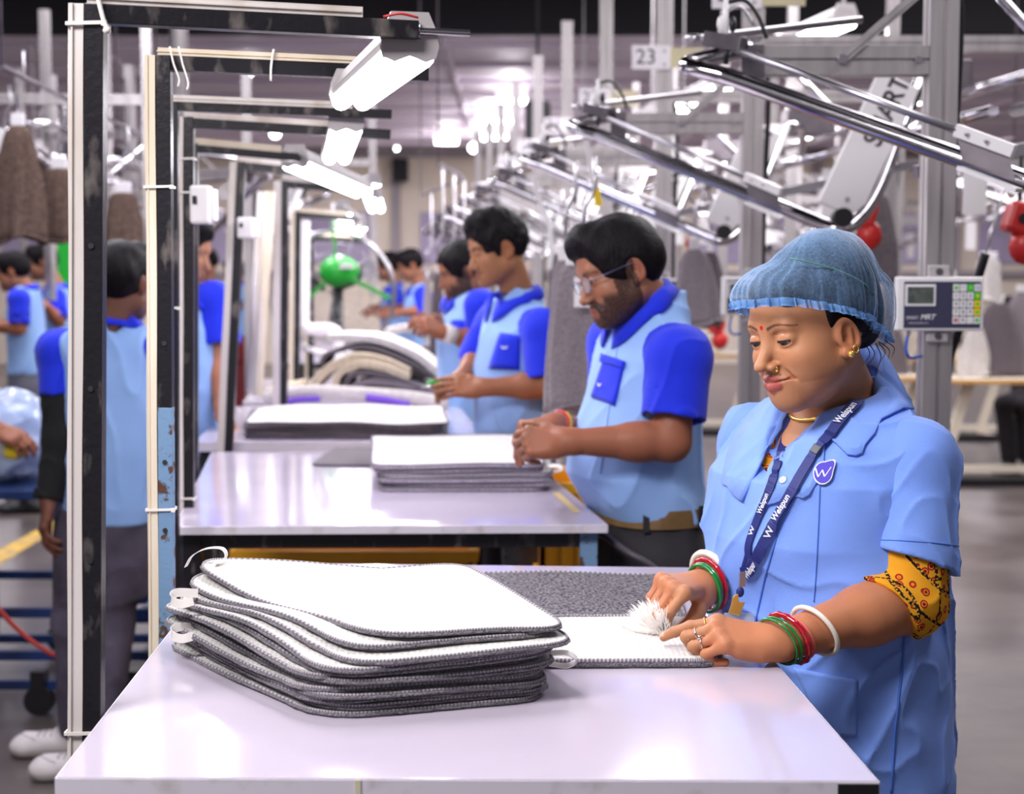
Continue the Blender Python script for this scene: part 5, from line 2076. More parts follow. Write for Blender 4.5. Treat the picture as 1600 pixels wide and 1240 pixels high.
def skin_col(V, hx, skin, lips, brow=True, mw=1.0, beard=0.0, mous=0.0, bindi=False, nails=(), nailc=(226, 176, 160), browc=(34, 24, 22), female=False):
    V = V.astype(np.float32)
    c = np.repeat(L3(skin)[None], len(V), 0)
    n = nz(V, 60)[:, None]
    c = c * (1 + .05 * n)
    p = hx.loc(V)
    inh = (np.abs(p[:, 0]) < .11) & (p[:, 2] > -.125) & (p[:, 2] < .14) & (p[:, 1] > -.02)
    # warmer cheeks, nose and ears
    for x in (-1, 1):
        d = np.linalg.norm((p - np.array([x * .04, .065, -.03])) / np.array([1, 1, .9]), axis=1)
        c = mixc(c, (1 - sstep(.005, .035, d)) * .25, L3(skin) * np.array([1.12, .86, .8], dtype=np.float32))
        d = np.abs(p[:, 0] * x - .083) + 0
        c = mixc(c, (np.abs(p[:, 0]) > .074) * .3, L3(skin) * np.array([1.05, .75, .68], dtype=np.float32))
    if beard > 0:
        low = sstep(-.030, -.048, p[:, 2] - .25 * (p[:, 1] - .06) * (p[:, 1] < .06)) * (p[:, 1] > -.005) * (p[:, 2] > -.135)
        side = (np.abs(p[:, 0]) > .052) * (p[:, 1] < .045) * (p[:, 1] > -.008) * (p[:, 2] < .03)
        m = np.maximum(low, side) * beard
        lipz = (np.abs(p[:, 0]) < .022) & (p[:, 2] > -.082) & (p[:, 2] < -.056) & (p[:, 1] > .08)
        cheek = sstep(.03, .055, p[:, 1]) * sstep(-.062, -.045, p[:, 2]) * (np.abs(p[:, 0]) < .05) * (np.abs(p[:, 0]) > .024)
        m = m * (1 - cheek) * np.where(lipz, 0, 1) * (1 - (1 - sstep(.01, .016, np.abs(p[:, 0]))) * (p[:, 2] > -.052))
        g = .85 + .15 * nz(V, 900)
        c = mixc(c, m * g * inh, L3((34, 24, 24)))
    if mous > 0:
        for x in (-1, 1):
            d = seg_d(p, (x * .002, .099, -.0545), (x * .024, .083, -.061))
            c = mixc(c, (1 - sstep(.004, .0072, d)) * mous, L3((26, 18, 18)))
    for x in (-1, 1):
        dl = np.full(len(V), 9.0, dtype=np.float32)
        for ch in (((.0250 * mw, .0775, -.0662, .0018), (.0135, .0900, -.0638, .0046), (0, .0940, -.0622, .0052)), ((.0235 * mw, .0765, -.0684, .0018), (.0125, .0885, -.0740, .0060), (0, .0915, -.0760, .0074))):
            for u, w in zip(ch[:-1], ch[1:]):
                dl = np.minimum(dl, seg_d(p, (x * u[0], u[1], u[2]), (x * w[0], w[1], w[2])) - (u[3] + w[3]) * .5)
        c = mixc(c, (1 - sstep(.0002, .0024, dl)) * (p[:, 1] > .07), L3(lips))
        d = np.minimum(seg_d(p, (0, .0968, -.0688), (x * .0135, .0925, -.0680)), seg_d(p, (x * .0135, .0925, -.0680), (x * .0265 * mw, .080, -.0670)))
        c = mixc(c, (1 - sstep(.0006, .0018, d)) * .7, L3((90, 36, 36)))
    if brow:
        th = .0026 if female else .0042
        for x in (-1, 1):
            zb = .024 if female else .0205
            t = np.clip((p[:, 0] * x - .012) / .038, 0, 1)
            zc = zb - .0035 + .0075 * np.sin(t * 2.2) - .006 * t * t
            w = th * (1.15 - .75 * t)
            d = np.abs(p[:, 2] - zc) / w + 4 * np.maximum(0, .011 - p[:, 0] * x) / .004 + 4 * np.maximum(0, p[:, 0] * x - .051) / .004
            c = mixc(c, (1 - sstep(.5, 1.25, d)) * .82 * (p[:, 1] > .05), L3(browc))
            # dark lash line
            E = np.array([x * EYE[0], EYE[1], EYE[2]])
    if bindi:
        d = np.linalg.norm(p - np.array([0, .0915, .0235]), axis=1)
        c = mixc(c, 1 - sstep(.0030, .0042, d), L3((205, 20, 30)))
    for (q, dd, up, r) in nails:
        ctr = np.array(q + up * r * .55 + dd * r * .12)
        rel = V - ctr
        al = rel @ np.array(dd)
        si = rel @ np.array(up.cross(dd))
        uu = rel @ np.array(up)
        m = (np.abs(al) < r * .85) & (np.abs(si) < r * .62) & (uu > -r * .25) & (uu < r)
        c = mixc(c, m * .75, L3(nailc))
    return np.clip(c, 0, 1)


def eyes(hm, parent, sc=1.0, look=-18, origin=None):
    for x in (-1, 1):
        ctr = hm @ Vector((x * EYE[0] * sc, EYE[1] * sc, EYE[2] * sc))
        R = hm.to_3x3() @ Matrix.Rotation(math.radians(look), 3, 'X')
        mb = MB()
        vs, fs, mi = [], [], []
        n, m = 20, 14
        r = .0130 * sc
        for i in range(m + 1):
            th = PI * i / m * (1 if True else 1)
            th = (i / m) ** 1.2 * PI
            for j in range(n):
                a = 2 * PI * j / n
                vs.append(ctr + R @ Vector((r * math.sin(th) * math.cos(a), r * math.cos(th), r * math.sin(th) * math.sin(a))))
        for i in range(m):
            th = ((i + .5) / m) ** 1.2 * PI
            for j in range(n):
                j2 = (j + 1) % n
                mb_f = (i * n + j, (i + 1) * n + j, (i + 1) * n + j2, i * n + j2)
                fs.append(mb_f)
                mi.append(1 if th < .60 else 0)
        mb.add(vs, fs, 0, True)
        mb.mi = mi
        if origin is not None:
            mb.v = [tuple(Vector(v) - origin) for v in mb.v]
        mb.build('eye', [M_EYEW, M_IRIS], parent)


def fold_disp(am, freq, sx=(1, 1, .45), seed=0.0):
    sx = np.array(sx, dtype=np.float32)

    def f(p):
        q = p * sx
        r = 1 - np.abs(nz(q, freq, seed))
        return -am * (r ** 5) + am * .5 * nz(q, freq * .5, seed + 2)
    return f


def collar_mesh(T, B, tilt, r, drop, out, m, root, origin, gap=26, point=.028, sdf=None):
    """turned-down collar: ring of radius r round point B, tipped forward by tilt degrees"""
    t_ = math.radians(tilt)
    Rm = T.to_3x3()
    X = Rm @ Vector((1, 0, 0))
    Yv = Rm @ Vector((0, math.cos(t_), -math.sin(t_)))
    Ax = Rm @ Vector((0, math.sin(t_), math.cos(t_)))
    vs, fs = [], []
    N = 44
    rows = 4
    for i in range(N + 1):
        t = i / N
        ang = math.radians(gap / 2 + (360 - gap) * t)      # 0 = front
        fx, fy = math.sin(ang), math.cos(ang)
        fr = .5 + .5 * math.cos(ang)
        d = X * fx + Yv * fy
        dp = drop + point * fr ** 3
        inner = B + d * r + Ax * .018
        outer = B + d * (r + out + .010 * fr ** 3) + Ax * (.018 - dp)
        stand = B + d * (r * .97) - Ax * .02
        mid = inner.lerp(outer, .5) + d * .006 + Ax * .004
        vs += [stand - origin, inner - origin, mid - origin, outer - origin]
    if sdf is not None:
        W = np.array([tuple(v + origin) for v in vs], dtype=np.float32)
        want = np.tile(np.array([-1.0, .006, .009, .004], dtype=np.float32), N + 1)
        only_out = np.tile(np.array([False, True, True, False]), N + 1)
        for _ in range(4):
            d = sdf(W)
            g = np.stack([(sdf(W + np.eye(3, dtype=np.float32)[k] * .002) - d) / .002 for k in range(3)], 1)
            n2 = np.maximum((g * g).sum(1), .2)
            st = np.where(want < -.5, 0, want - d)
            st = np.where(only_out, np.maximum(st, 0), st)
            st = np.clip(st, -.02, .02)
            W = W + g / n2[:, None] * st[:, None]
        vs = [Vector(w) - origin for w in W.tolist()]
    for i in range(N):
        for k in range(rows - 1):
            a = i * rows + k
            fs.append((a, a + 1, a + rows + 1, a + rows))
    mb = MB().add(vs, fs, 0, True)
    o = mb.build('collar', m, root)
    sd = o.modifiers.new('thickness', 'SOLIDIFY')
    sd.thickness = .003
    sd.offset = 1
    return o


def bvh_of(V, Q):
    return BVHTree.FromPolygons([Vector(v) for v in V], [tuple(q) for q in Q])


CAMP = Vector((0, 0, CAMZ))


def on_surface(bvh, px, py):
    d = (P(px, py, 1.0) - CAMP).normalized()
    h = bvh.ray_cast(CAMP, d)
    if h[0] is None:
        h2 = bvh.find_nearest(P(px, py, 2.2))
        return h2[0], h2[1]
    n = h[1]
    if n.dot(d) > 0:
        n = -n
    return h[0], n


def patch(bvh, poly, m, name, root, origin, off=.002, th=.0025, nu=14, nv=14, mats=None):
    """quad patch (4 pixel corners) laid on a surface"""
    vs, fs = [], []
    for j in range(nv + 1):
        for i in range(nu + 1):
            u, v = i / nu, j / nv
            x = (poly[0][0] * (1 - u) + poly[1][0] * u) * (1 - v) + (poly[3][0] * (1 - u) + poly[2][0] * u) * v
            y = (poly[0][1] * (1 - u) + poly[1][1] * u) * (1 - v) + (poly[3][1] * (1 - u) + poly[2][1] * u) * v
            p, n = on_surface(bvh, x, y)
            vs.append(p + n * off - origin)
    for j in range(nv):
        for i in range(nu):
            a = j * (nu + 1) + i
            fs.append((a, a + 1, a + nu + 2, a + nu + 1))
    o = MB().add(vs, fs, 0, True).build(name, m, root)
    sd = o.modifiers.new('thickness', 'SOLIDIFY')
    sd.thickness = th
    sd.offset = 0
    return o


HOSTS = {}


def person(label, a, xy, rows, shw, shz, head, arms, skin, h=.006, hs=1.0, shirt=None, sleeve=None, collar=None, trousers=None, hair='short', beard=0.0, mous=0.0, belt=None,
           legs=None, shoes=None, detail=True, sl_len=.62, sl_r=(.072, .068), lid=(-4, -30), fold=.004, neckr=.052, group=None, lips=(128, 76, 66), under=None, ctilt=22, cfwd=.016, armr=1.0):
    """a = facing of the torso in degrees; rows (z, forward, half width, half depth); head = (centre, yaw, pitch, roll);
    arms = [(left?, shoulder or None, elbow, wrist, hand forward, hand back, curls, thumb)]"""
    hm = head_matrix(*head)
    T = head_matrix((xy[0], xy[1], 0), a)
    root = thing('person', label, 'person', (xy[0], xy[1], 0), group=group)
    O = Vector((xy[0], xy[1], 0))
    On = np.array(O)
    hx = Xf(head_sdf(False, lid=lid, detail=detail), hm, hs)
    body = Sub()
    body.add(hx)
    neck_top = hm @ Vector((0, -.022, -.045)) 
    nb = T @ Vector((0, rows[-1][1] - .005, rows[-1][0] - .04))
    body.add(Cap(neck_top, nb, neckr * hs, (neckr + .006) * hs), .02)
    core = [(r[0], 0, r[1], max(.03, r[2] - .02), max(.03, r[3] - .02)) for r in rows]
    body.add(Loft(T, core[:-1]), .02)
    sl, nails, ubs = [], [], []
    for (left, sh, el, wr, hf, hn, cu, tb) in arms:
        sx = -1 if left else 1
        S = Vector(sh) if sh is not None else T @ Vector((sx * shw, rows[-3][1], shz))
        el, wr = Vector(el), Vector(wr)
        body.add(Cap(S, el, .050 * hs * armr, .041 * hs * armr), .03)
        body.add(Cap(el, el.lerp(wr, .35), .042 * hs * armr, .041 * hs * armr), .02)
        body.add(Cap(el.lerp(wr, .3), wr, .041 * hs * armr, .0265 * hs), .02)
        hd, ti = hand_sdf(wr, hf, hn, right=not left, sc=hs, curls=cu, thumb=tb)
        body.add(hd, .016)
        sl.append((S, el, wr, left))
    if legs:
        for (hp, kn, an, toe) in legs:
            body.add(Cap(kn, an, .05, .038), .02)
    V, Q = sdf_mesh(body, h)
    col = skin_col(V, hx, skin, lips, beard=beard, mous=mous)
    np_obj('body', V - On, Q, M_SKIN, root, col)
    if detail:
        eyes(hm, root, hs, origin=O)
    # shirt body
    ms, mr = shirt or M_SHIRT, sleeve or M_ROYAL
    sh = Sub()
    sh.add(Loft(T, [(r[0], 0, r[1], r[2], r[3]) for r in rows]))
    for (S, el, wr, left) in sl:
        C0 = T @ Vector((0, rows[-2][1], shz + .014))
        sh.add(Cap(C0, C0.lerp(S, .74), .05, .058), .035)
    CB = T @ Vector((0, rows[-1][1] + cfwd, rows[-1][0] - .030))
    sh.cut(Cap(neck_top, nb - Vector((0, 0, .02)), (neckr + .008) * hs, (neckr + .010) * hs), .01)
    ct = math.radians(ctilt)
    sh.cut(Cap(CB, CB + T.to_3x3() @ Vector((0, math.sin(ct), math.cos(ct))) * .10, (neckr + .010) * hs, (neckr + .014) * hs), .008)
    sh.disp = fold_disp(fold, 26, seed=xy[0] * 7)
    V, Q = sdf_mesh(sh, max(h * 1.25, .0045))
    so = np_obj('shirt', V - On, Q, ms, root)
    HOSTS[label] = (bvh_of(V, Q), root, O)
    for (S, el, wr, left) in sl:
        d = el - S
        u = d.normalized()
        e = S + u * sl_len
        sx = -1 if left else 1
        s = Sub()
        s.add(Cap(S + u * .004, e + u * .08, sl_r[0] * .93, sl_r[1]))
        s.add(Cap(S, (T @ Vector((0, rows[-2][1], shz + .03))).lerp(S, .66), sl_r[0] * .93, sl_r[0] * .84), .02)
        s.cut(Half(S - T.to_3x3() @ Vector((sx * .052, 0, 0)), T.to_3x3() @ Vector((sx, 0, -.12))), .004)
        s.both(Half(e, u), .004)
        s.cut(Cap(e - u * .05, e + u * .1, sl_r[1] - .012, sl_r[1] - .007), .004)
        s.disp = fold_disp(fold * .9, 30, seed=xy[1])
        V, Q = sdf_mesh(s, max(h, .005))
        np_obj('sleeve', V - On, Q, mr, root)
        if under is not None and left:
            s = Sub()
            s.add(Cap(S + u * .1, el, .060, .055))
            s.add(Cap(el, wr, .055, .040), .02)
            s.both(Half(wr.lerp(el, .03), wr - el))
            s.disp = fold_disp(.003, 50)
            V, Q = sdf_mesh(s, .006)
            np_obj('under_sleeve', V - On, Q, under, root)
    nz_ = rows[-1]
    collar_mesh(T, CB, ctilt, (neckr + .016) * hs, .040, .026, collar or M_ROYAL, root, O, sdf=sh)
    # hair
    hsdf = Sub()
    if hair == 'bald':
        pass
    else:
        th = {'short': .012, 'quiff': .015, 'cap': .012}[hair]
        hsdf.add(Ell((0, -.012, .034), (.074 + th * .8, .094 + th, .084 + th)))
        if hair == 'quiff':
            hsdf.add(Ell((0.0, .045, .100), (.055, .048, .034)), .03)
            hsdf.add(Ell((0.0, .0, .105), (.06, .07, .034)), .03)
        if hair == 'short':
            hsdf.add(Ell((0.015, .052, .088), (.056, .045, .040)), .03)
            hsdf.add(Ell((0, -.05, .02), (.07, .055, .07)), .03)
        # face opening
        hsdf.cut(Ell((0, .125, -.010), (.078, .085, .078)), .012)
        hsdf.cut(Ell((0, .05, -.100), (.12, .075, .085)), .012)
        hsdf.cut(Half((0, -.03, -.052), (0, -.35, 1)), .015)
        for x in (-1, 1):
            hsdf.cut(Ell((x * .084, -.004, -.014), (.022, .024, .036)), .006)
        hsdf.disp = (lambda p: .0035 * nz(p, 95, 1.0) + .002 * nz(p, 240, 4.0)) if hair == 'quiff' else (lambda p: .0024 * nz(p * np.array([1, .4, .4], dtype=np.float32), 150, 1.0) + .003 * nz(p, 52, 3.0))
        hh = Xf(hsdf, hm, hs)
        V, Q = sdf_mesh(hh, max(h * .9, .0035))
        np_obj('hair', V - On, Q, M_HAIR, root)
    # trousers
    if trousers is not None:
        tr = Sub()
        b = rows[0]
        zt = b[0] + .035
        tr.add(Loft(T, [(zt - .26, 0, b[1] * .5, b[2] * .97, b[3] * .93), (zt - .1, 0, b[1] * .6, b[2] * 1.0, b[3] * .98), (zt, 0, b[1], b[2] * .97, b[3] * .97)]))
        lg = legs
        if lg is None:
            lg = []
            for sx in (-1, 1):
                hp = T @ Vector((sx * .085, 0, zt - .14))
                kn = T @ Vector((sx * .10, .01, .48))
                an = T @ Vector((sx * .10, -.02, .09))
                lg.append((hp, kn, an, T @ Vector((sx * .12, .15, .03))))
        for (hp, kn, an, toe) in lg:
            hp, kn, an, toe = Vector(hp), Vector(kn), Vector(an), Vector(toe)
            tr.add(Cap(hp, kn, .088, .066), .05)
            tr.add(Cap(kn, an, .066, .060), .03)
            tr.cut(Cap(an + (an - kn).normalized() * .058, an + (an - kn).normalized() * .2, .09), .004)
        tr.disp = fold_disp(.005, 24, (1, 1, .6), 3.0)
        V, Q = sdf_mesh(tr, max(h * 1.5, .009))
        np_obj('trousers', V - On, Q, trousers, root)
        for (hp, kn, an, toe) in lg:
            an, toe = Vector(an), Vector(toe)
            s = Sub()
            fl = Vector((an.x, an.y, .035))
            d = Vector((toe.x - an.x, toe.y - an.y, 0)).normalized()
            t2 = fl + d * .15
            s.add(Cap(fl - d * .05, t2, .045, .036))
            s.add(Cap(fl - d * .035, fl + d * .02 + Vector((0, 0, .055)), .045, .042), .03)
            s.add(Ell(t2 + d * .01 - Vector((0, 0, .006)), (.05, .05, .032)), .03)
            s.both(Half((0, 0, .004), (0, 0, -1)))
            s.disp = lambda p: .001 * nz(p, 90)
            V, Q = sdf_mesh(s, max(h, .006))
            zc = V[Q].mean(1)[:, 2]
            sho = np_obj('shoe', V - On, Q, [shoes or M_BLKP, M_SOLE if shoes else M_BLKP], root, fmat=(zc < .026))
            if shoes:
                bs = bvh_of(V, Q)
                sd_ = Vector((-d.y, d.x, 0))
                for tt_ in (.035, .055, .075, .095, .113):
                    pts = []
                    for w_ in (-.024, -.014, 0, .014, .024):
                        q_ = fl + d * (tt_ + (.008 if w_ > 0 else -.008) * abs(w_) / .024) + sd_ * w_
                        hit = bs.ray_cast(Vector((q_.x, q_.y, .3)), Vector((0, 0, -1)))
                        if hit[0] is not None:
                            pts.append(hit[0] + Vector((0, 0, .002)) - O)
                    if len(pts) > 2:
                        MB().tube(pts, .0028, 6).build('lace', M_GREYP, sho)
                pts = []
                for k_ in range(13):
                    an_ = PI * k_ / 12
                    q_ = fl + d * (.125 + .045 * math.sin(an_)) + sd_ * (.034 * math.cos(an_))
                    hit = bs.ray_cast(Vector((q_.x, q_.y, .3)), Vector((0, 0, -1)))
                    if hit[0] is not None:
                        pts.append(hit[0] + Vector((0, 0, .0005)) - O)
                if len(pts) > 3:
                    MB().tube(pts, .002, 5).build('toe_seam', M_GREYP, sho)
        if belt is not None:
            mb = MB()
            zb = b[0] + .012
            ring = []
            for k in range(48):
                an = 2 * PI * k / 48
                q = np.array([[b[2] * 1.02 * math.cos(an), b[3] * 1.02 * math.sin(an)]])
                c_, s_ = math.cos(an), math.sin(an)
                e = 2 / 2.3
                ring.append(T @ Vector((math.copysign(abs(c_) ** e, c_) * b[2] * 1.0, b[1] + math.copysign(abs(s_) ** e, s_) * b[3] * 1.0, zb)) - O)
            vs, fs = [], []
            for p in ring:
                r = Vector((p.x, p.y, 0)).normalized() * .004
                for dz, oo in ((-.02, 0), (-.02, 1), (.02, 1), (.02, 0)):
                    vs.append(p + r * oo + Vector((0, 0, dz)))
            for k in range(48):
                k2 = (k + 1) % 48
                for j in range(4):
                    fs.append((k * 4 + j, k * 4 + (j + 1) % 4, k2 * 4 + (j + 1) % 4, k2 * 4 + j))
            MB().add(vs, fs).build('belt', belt, root)
            for k in (8, 20, 28, 40):
                p = ring[k]
                r = Vector((p.x, p.y, 0)).normalized()
                MB().bar(p + r * .006 - Vector((0, 0, .026)), p + r * .006 + Vector((0, 0, .026)), .014, .003, r).build('belt_loop', trousers, root)
    return root, hm, T, O, bvh_of(V, Q) if False else None

# ------------------------------------------------------------------ the woman with the hair net
def woman():
    a = 215
    xy = (.487, 2.325)
    O = Vector((xy[0], xy[1], 0))
    On = np.array(O)
    T = head_matrix((xy[0], xy[1], 0), a)
    root = thing('person', 'woman in a light blue coat and blue hair net brushing a mat', 'person', tuple(O))
    HC = P(1269, 515, 2.25)
    hm = head_matrix(HC, 210, 12, 4)
    hs = 1.0
    hx = Xf(head_sdf(True, lid=(-1, -34), full=.93, smile=.9, ear=(.002, -.014), nose=.001), hm, hs, 1.10)
    body = Sub()
    body.add(hx)
    ntop = hm @ Vector((0, -.020, -.05))
    nbase = T @ Vector((0, -.02, 1.285))
    body.add(Cap(ntop, nbase, .045, .054), .018)
    body.add(Cap(hm @ Vector((0, .015, -.075)), T @ Vector((0, .0, 1.28)), .022, .040), .025)   # soft under-chin
    body.add(Loft(T, [(.80, 0, 0, .13, .10), (1.05, 0, 0.01, .14, .11), (1.19, 0, .012, .135, .102), (1.235, 0, 0.0, .10, .082), (1.275, 0, -.015, .06, .055)]), .03)
    # arms
    SL = T @ Vector((-.150, -.010, 1.205))
    EL = P(1419, 940, 2.165)
    WL = P(1213, 1004, 2.035)
    SR = T @ Vector((.158, .0, 1.205))
    ER = P(1160, 868, 2.45)
    WR = P(1098, 916, 2.27)
    for S, E, W in ((SL, EL, WL), (SR, ER, WR)):
        body.add(Cap(S, E, .050, .042), .03)
        body.add(Cap(E, E.lerp(W, .35), .043, .041), .02)
        body.add(Cap(E.lerp(W, .3), W, .0405, .0245), .02)
    # pointing hand on the mat edge
    fL = (P(1124, 990, 2.035) - WL).normalized()
    handL, tipL = hand_sdf(WL, fL, Vector((.05, -.42, .9)), right=False, sc=.92,
                           curls=[(24, 12, 8), (30, 96, 60), (34, 100, 60), (38, 96, 60)],
                           thumb=[(.020, .018, -.008), (.050, .034, -.018), (.078, .036, -.026), (.100, .030, -.030)], spread=.6)
    body.add(handL, .014)
    # brushing hand
    fR = (P(1040, 918, 2.20) - WR).normalized()
    handR, tipR = hand_sdf(WR, fR, Vector((-.18, -.50, .85)), right=True, sc=.94,
                           curls=[(50, 42, 18), (58, 48, 22), (62, 52, 24), (64, 56, 26)],
                           thumb=[(.018, .018, -.010), (.046, .034, -.026), (.066, .032, -.050), (.082, .024, -.072)], spread=.5)
    body.add(handR, .014)
    zs = 1.272
    V, Q = sdf_mesh(body, .0017, clip=(np.array([-9, -9, zs]), np.array([9, 9, 9])))
    V2, Q2 = sdf_mesh(body, .0026, clip=(np.array([-9, -9, -9]), np.array([9, 9, zs + .012])))
    Q = np.concatenate([Q, Q2 + len(V)])
    V = np.concatenate([V, V2])
    col = skin_col(V, hx, (184, 128, 93), (168, 86, 78), bindi=True, mw=1.10, nails=tipL + tipR, female=True, browc=(44, 30, 26))
    np_obj('body', V - On, Q, M_SKIN, root, col)
    skin_bvh = bvh_of(V, Q)
    eyes(hm, root, hs, look=-22, origin=O)

    def H(x, y, z):
        return hm @ Vector((x, y, z)) - O
    # lashes along the lids
    for x in (-1, 1):
        mb = MB()
        pts = []
        for k in range(9):
            t = -1 + 2 * k / 8
            yy = .0146 * math.sqrt(max(.10, 1 - (t * .93) ** 2))
            pts.append(H(x * (EYE[0] + t * .0138), EYE[1] + yy, EYE[2] - yy * .075 - .0006))
        mb.tube(pts, .0012, 6, rs=[.5 + .6 * math.sin(PI * min(1, .15 + k / 9)) for k in range(9)])
        mb.build('eyelash', M_LASH, root)
    # hair under the net, with the side strand by the ear
    hair = Sub()
    hair.add(Ell((0, -.007, .038), (.082, .099, .084)))
    hair.add(Ell((-.008, -.045, .080), (.050, .055, .048)), .05)
    hair.add(Ell((0, -.080, .004), (.052, .038, .052)), .03)
    hair.cut(Ell((0, .132, -.016), (.080, .090, .082)), .010)
    hair.cut(Ell((0, .055, -.102), (.12, .075, .085)), .010)
    hair.cut(Half((0, -.05, -.062), (0, -.3, 1)), .012)
    for x in (-1, 1):
        hair.cut(Ell((x * .084, .004, -.016), (.020, .022, .036)), .005)
    hair.cut(Box((0, .088, -.030), (.12, .060, .078)), .006)
    hair.disp = lambda p: .0015 * nz(p * np.array([1, .4, .4], dtype=np.float32), 190, 1.0)
    V, Q = sdf_mesh(Xf(hair, hm), .0035)
    np_obj('hair', V - On, Q, M_HAIR, root)
    # stray locks at the nape
    mb = MB()
    rng = random.Random(4)
    for k in range(6):
        p = Vector((-.062 + rng.uniform(-.012, .012), -.055 + rng.uniform(-.02, .012), -.035))
        q = p + Vector((-.004 + rng.uniform(-.008, .006), .006 + rng.uniform(-.01, .012), -.024 - rng.uniform(0, .02)))
        mid = p.lerp(q, .5) + Vector((-.008, -.004, 0))
        mb.tube(spline([H(*p), H(*mid), H(*q)], 5), .0008, 5, rs=[1, 1, 1, .9, .9, .8, .7, .6, .5, .4, .2])
    mb.build('loose_strands', M_HAIR, root)

    # hair net: thin puffed cap with gathers, open along the brow, ears and nape
    net = Sub()
    net.add(Ell((0, -.010, .042), (.092, .106, .080)))
    net.add(Ell((-.010, -.046, .086), (.054, .060, .050)), .05)
    net.add(Ell((0, -.082, .002), (.064, .044, .060)), .04)
    net.add(Ell((0, .062, .066), (.068, .054, .038)), .03)

    def gather(p):
        an = np.arctan2(p[:, 0], p[:, 1] + .03)
        low = 1 - sstep(.02, .14, p[:, 2])
        return (.0014 * np.sin(an * 52 + 4 * nz(p, 26)) + .0018 * np.sin(an * 17 + 4 * nz(p, 18))) * (.15 + .85 * low) + .0035 * nz(p, 38, 2.0) + .0016 * nz(p, 90, 5.0)
    net.disp = gather
    V, Q = sdf_mesh(Xf(net, hm), .0028)
    L = Xf(net, hm).loc(V)

    def rim(y):
        return np.interp(y, [-.2, -.12, -.085, -.03, .004, .05, .085, .12], [-.058, -.056, -.046, .004, .022, .041, .056, .062])
    keep = L[:, 2] > rim(L[:, 1]) 
    kq = keep[Q].all(1)
    Q = Q[kq]
    used = np.unique(Q)
    mp = np.full(len(V), -1)
    mp[used] = np.arange(len(used))
    m = bpy.data.materials.new('thin blue nonwoven net')
    m.use_nodes = True
    nt = m.node_tree
    N, Lk = nt.nodes, nt.links
    b = N['Principled BSDF']
    b.inputs['Base Color'].default_value = lin((140, 184, 236))
    b.inputs['Roughness'].default_value = .7
    b.inputs['Sheen Weight'].default_value = .4
    tc = N.new('ShaderNodeTexCoord')
    n1 = N.new('ShaderNodeTexNoise')
    n1.inputs['Scale'].default_value = 260
    n1.inputs['Detail'].default_value = 5
    Lk.new(tc.outputs['Object'], n1.inputs['Vector'])
    n2 = N.new('ShaderNodeTexNoise')
    n2.inputs['Scale'].default_value = 18
    Lk.new(tc.outputs['Object'], n2.inputs['Vector'])
    ad = N.new('ShaderNodeMath')
    ad.operation = 'ADD'
    Lk.new(n1.outputs['Fac'], ad.inputs[0])
    Lk.new(n2.outputs['Fac'], ad.inputs[1])
    mr = N.new('ShaderNodeMapRange')
    mr.inputs['From Min'].default_value = .7
    mr.inputs['From Max'].default_value = 1.3
    mr.inputs['To Min'].default_value = .05
    mr.inputs['To Max'].default_value = .27
    Lk.new(ad.outputs[0], mr.inputs['Value'])
    # more fibre in the line of sight where the film is seen edge-on
    lw = N.new('ShaderNodeLayerWeight')
    lw.inputs['Blend'].default_value = .35
    a2 = N.new('ShaderNodeMath')
    a2.operation = 'MULTIPLY_ADD'
    a2.inputs[1].default_value = .50
    Lk.new(lw.outputs['Facing'], a2.inputs[0])
    Lk.new(mr.outputs['Result'], a2.inputs[2])
    Lk.new(a2.outputs[0], b.inputs['Alpha'])
    np_obj('hair_net', V[used] - On, mp[Q], m, root)
    # frilled elastic edge following the rim
    mb = MB()
    pathp, n = [], 440
    bv = bvh_of(V, Q)
    for k in range(n):
        an = 2 * PI * k / n
        y = math.cos(an) * .125 - .03
        x = math.sin(an) * .098
        z = float(rim(np.array([y]))[0])
        pp, nn, _, _ = bv.find_nearest(hm @ Vector((x, y, z - .004)))
        w = .0032 * math.sin(k * 1.05) + .0012 * math.sin(k * .37)
        pathp.append((pp + (pp - HC).normalized() * (.002 + w * .35) - O, w))
    upv = hm.to_3x3() @ Vector((0, 0, 1))
    vs, fs = [], []
    for k, (p, w) in enumerate(pathp):
        o = (p + O - HC)
        o = (o - upv * o.dot(upv)).normalized()
        for j, (du, do) in enumerate(((.007, -.001), (.003, .0018), (-.001, .0006), (-.005, .0025 + w * .6))):
            vs.append(p + upv * du + o * (do + w * .25))
    for k in range(n):
        k2 = (k + 1) % n
        for j in range(3):
            fs.append((k * 4 + j, k * 4 + j + 1, k2 * 4 + j + 1, k2 * 4 + j))
    MB().add(vs, fs, 0, True).build('frilled_edge', mat('gathered blue edge', (110, 162, 226), .7, alpha=.62), root)
    mb = MB()
    mb.tube([hm @ Vector((-(.088 - .03 * (t + .5) ** 2), .062 - (.5 - t) * .11, .040 + .075 * (t + .5) ** .7)) - O for t in [k / 10 - .5 for k in range(11)]], .0010, 5)
    mb.build('net_seam', mat('green seam thread', (96, 156, 130), .7), root)

    # kurta under the coat: orange printed cotton
    mk = kurta_mat()
    ku = Sub()
    ku.add(Loft(T, [(.85, 0, 0, .15, .12), (1.05, 0, 0.012, .155, .125), (1.19, 0, .018, .155, .114), (1.232, 0, .006, .12, .09), (1.262, 0, -.004, .09, .07)]))
    ku.cut(Cap(nbase + Vector((0, 0, .08)), nbase - Vector((0, 0, .02)), .062, .064), .008)
    ku.cut(Cap(T @ Vector((0, .05, 1.29)), T @ Vector((0, .135, 1.200)), .056, .016), .006)
    V, Q = sdf_mesh(ku, .006)
    np_obj('kurta', V - On, Q, mk, root)
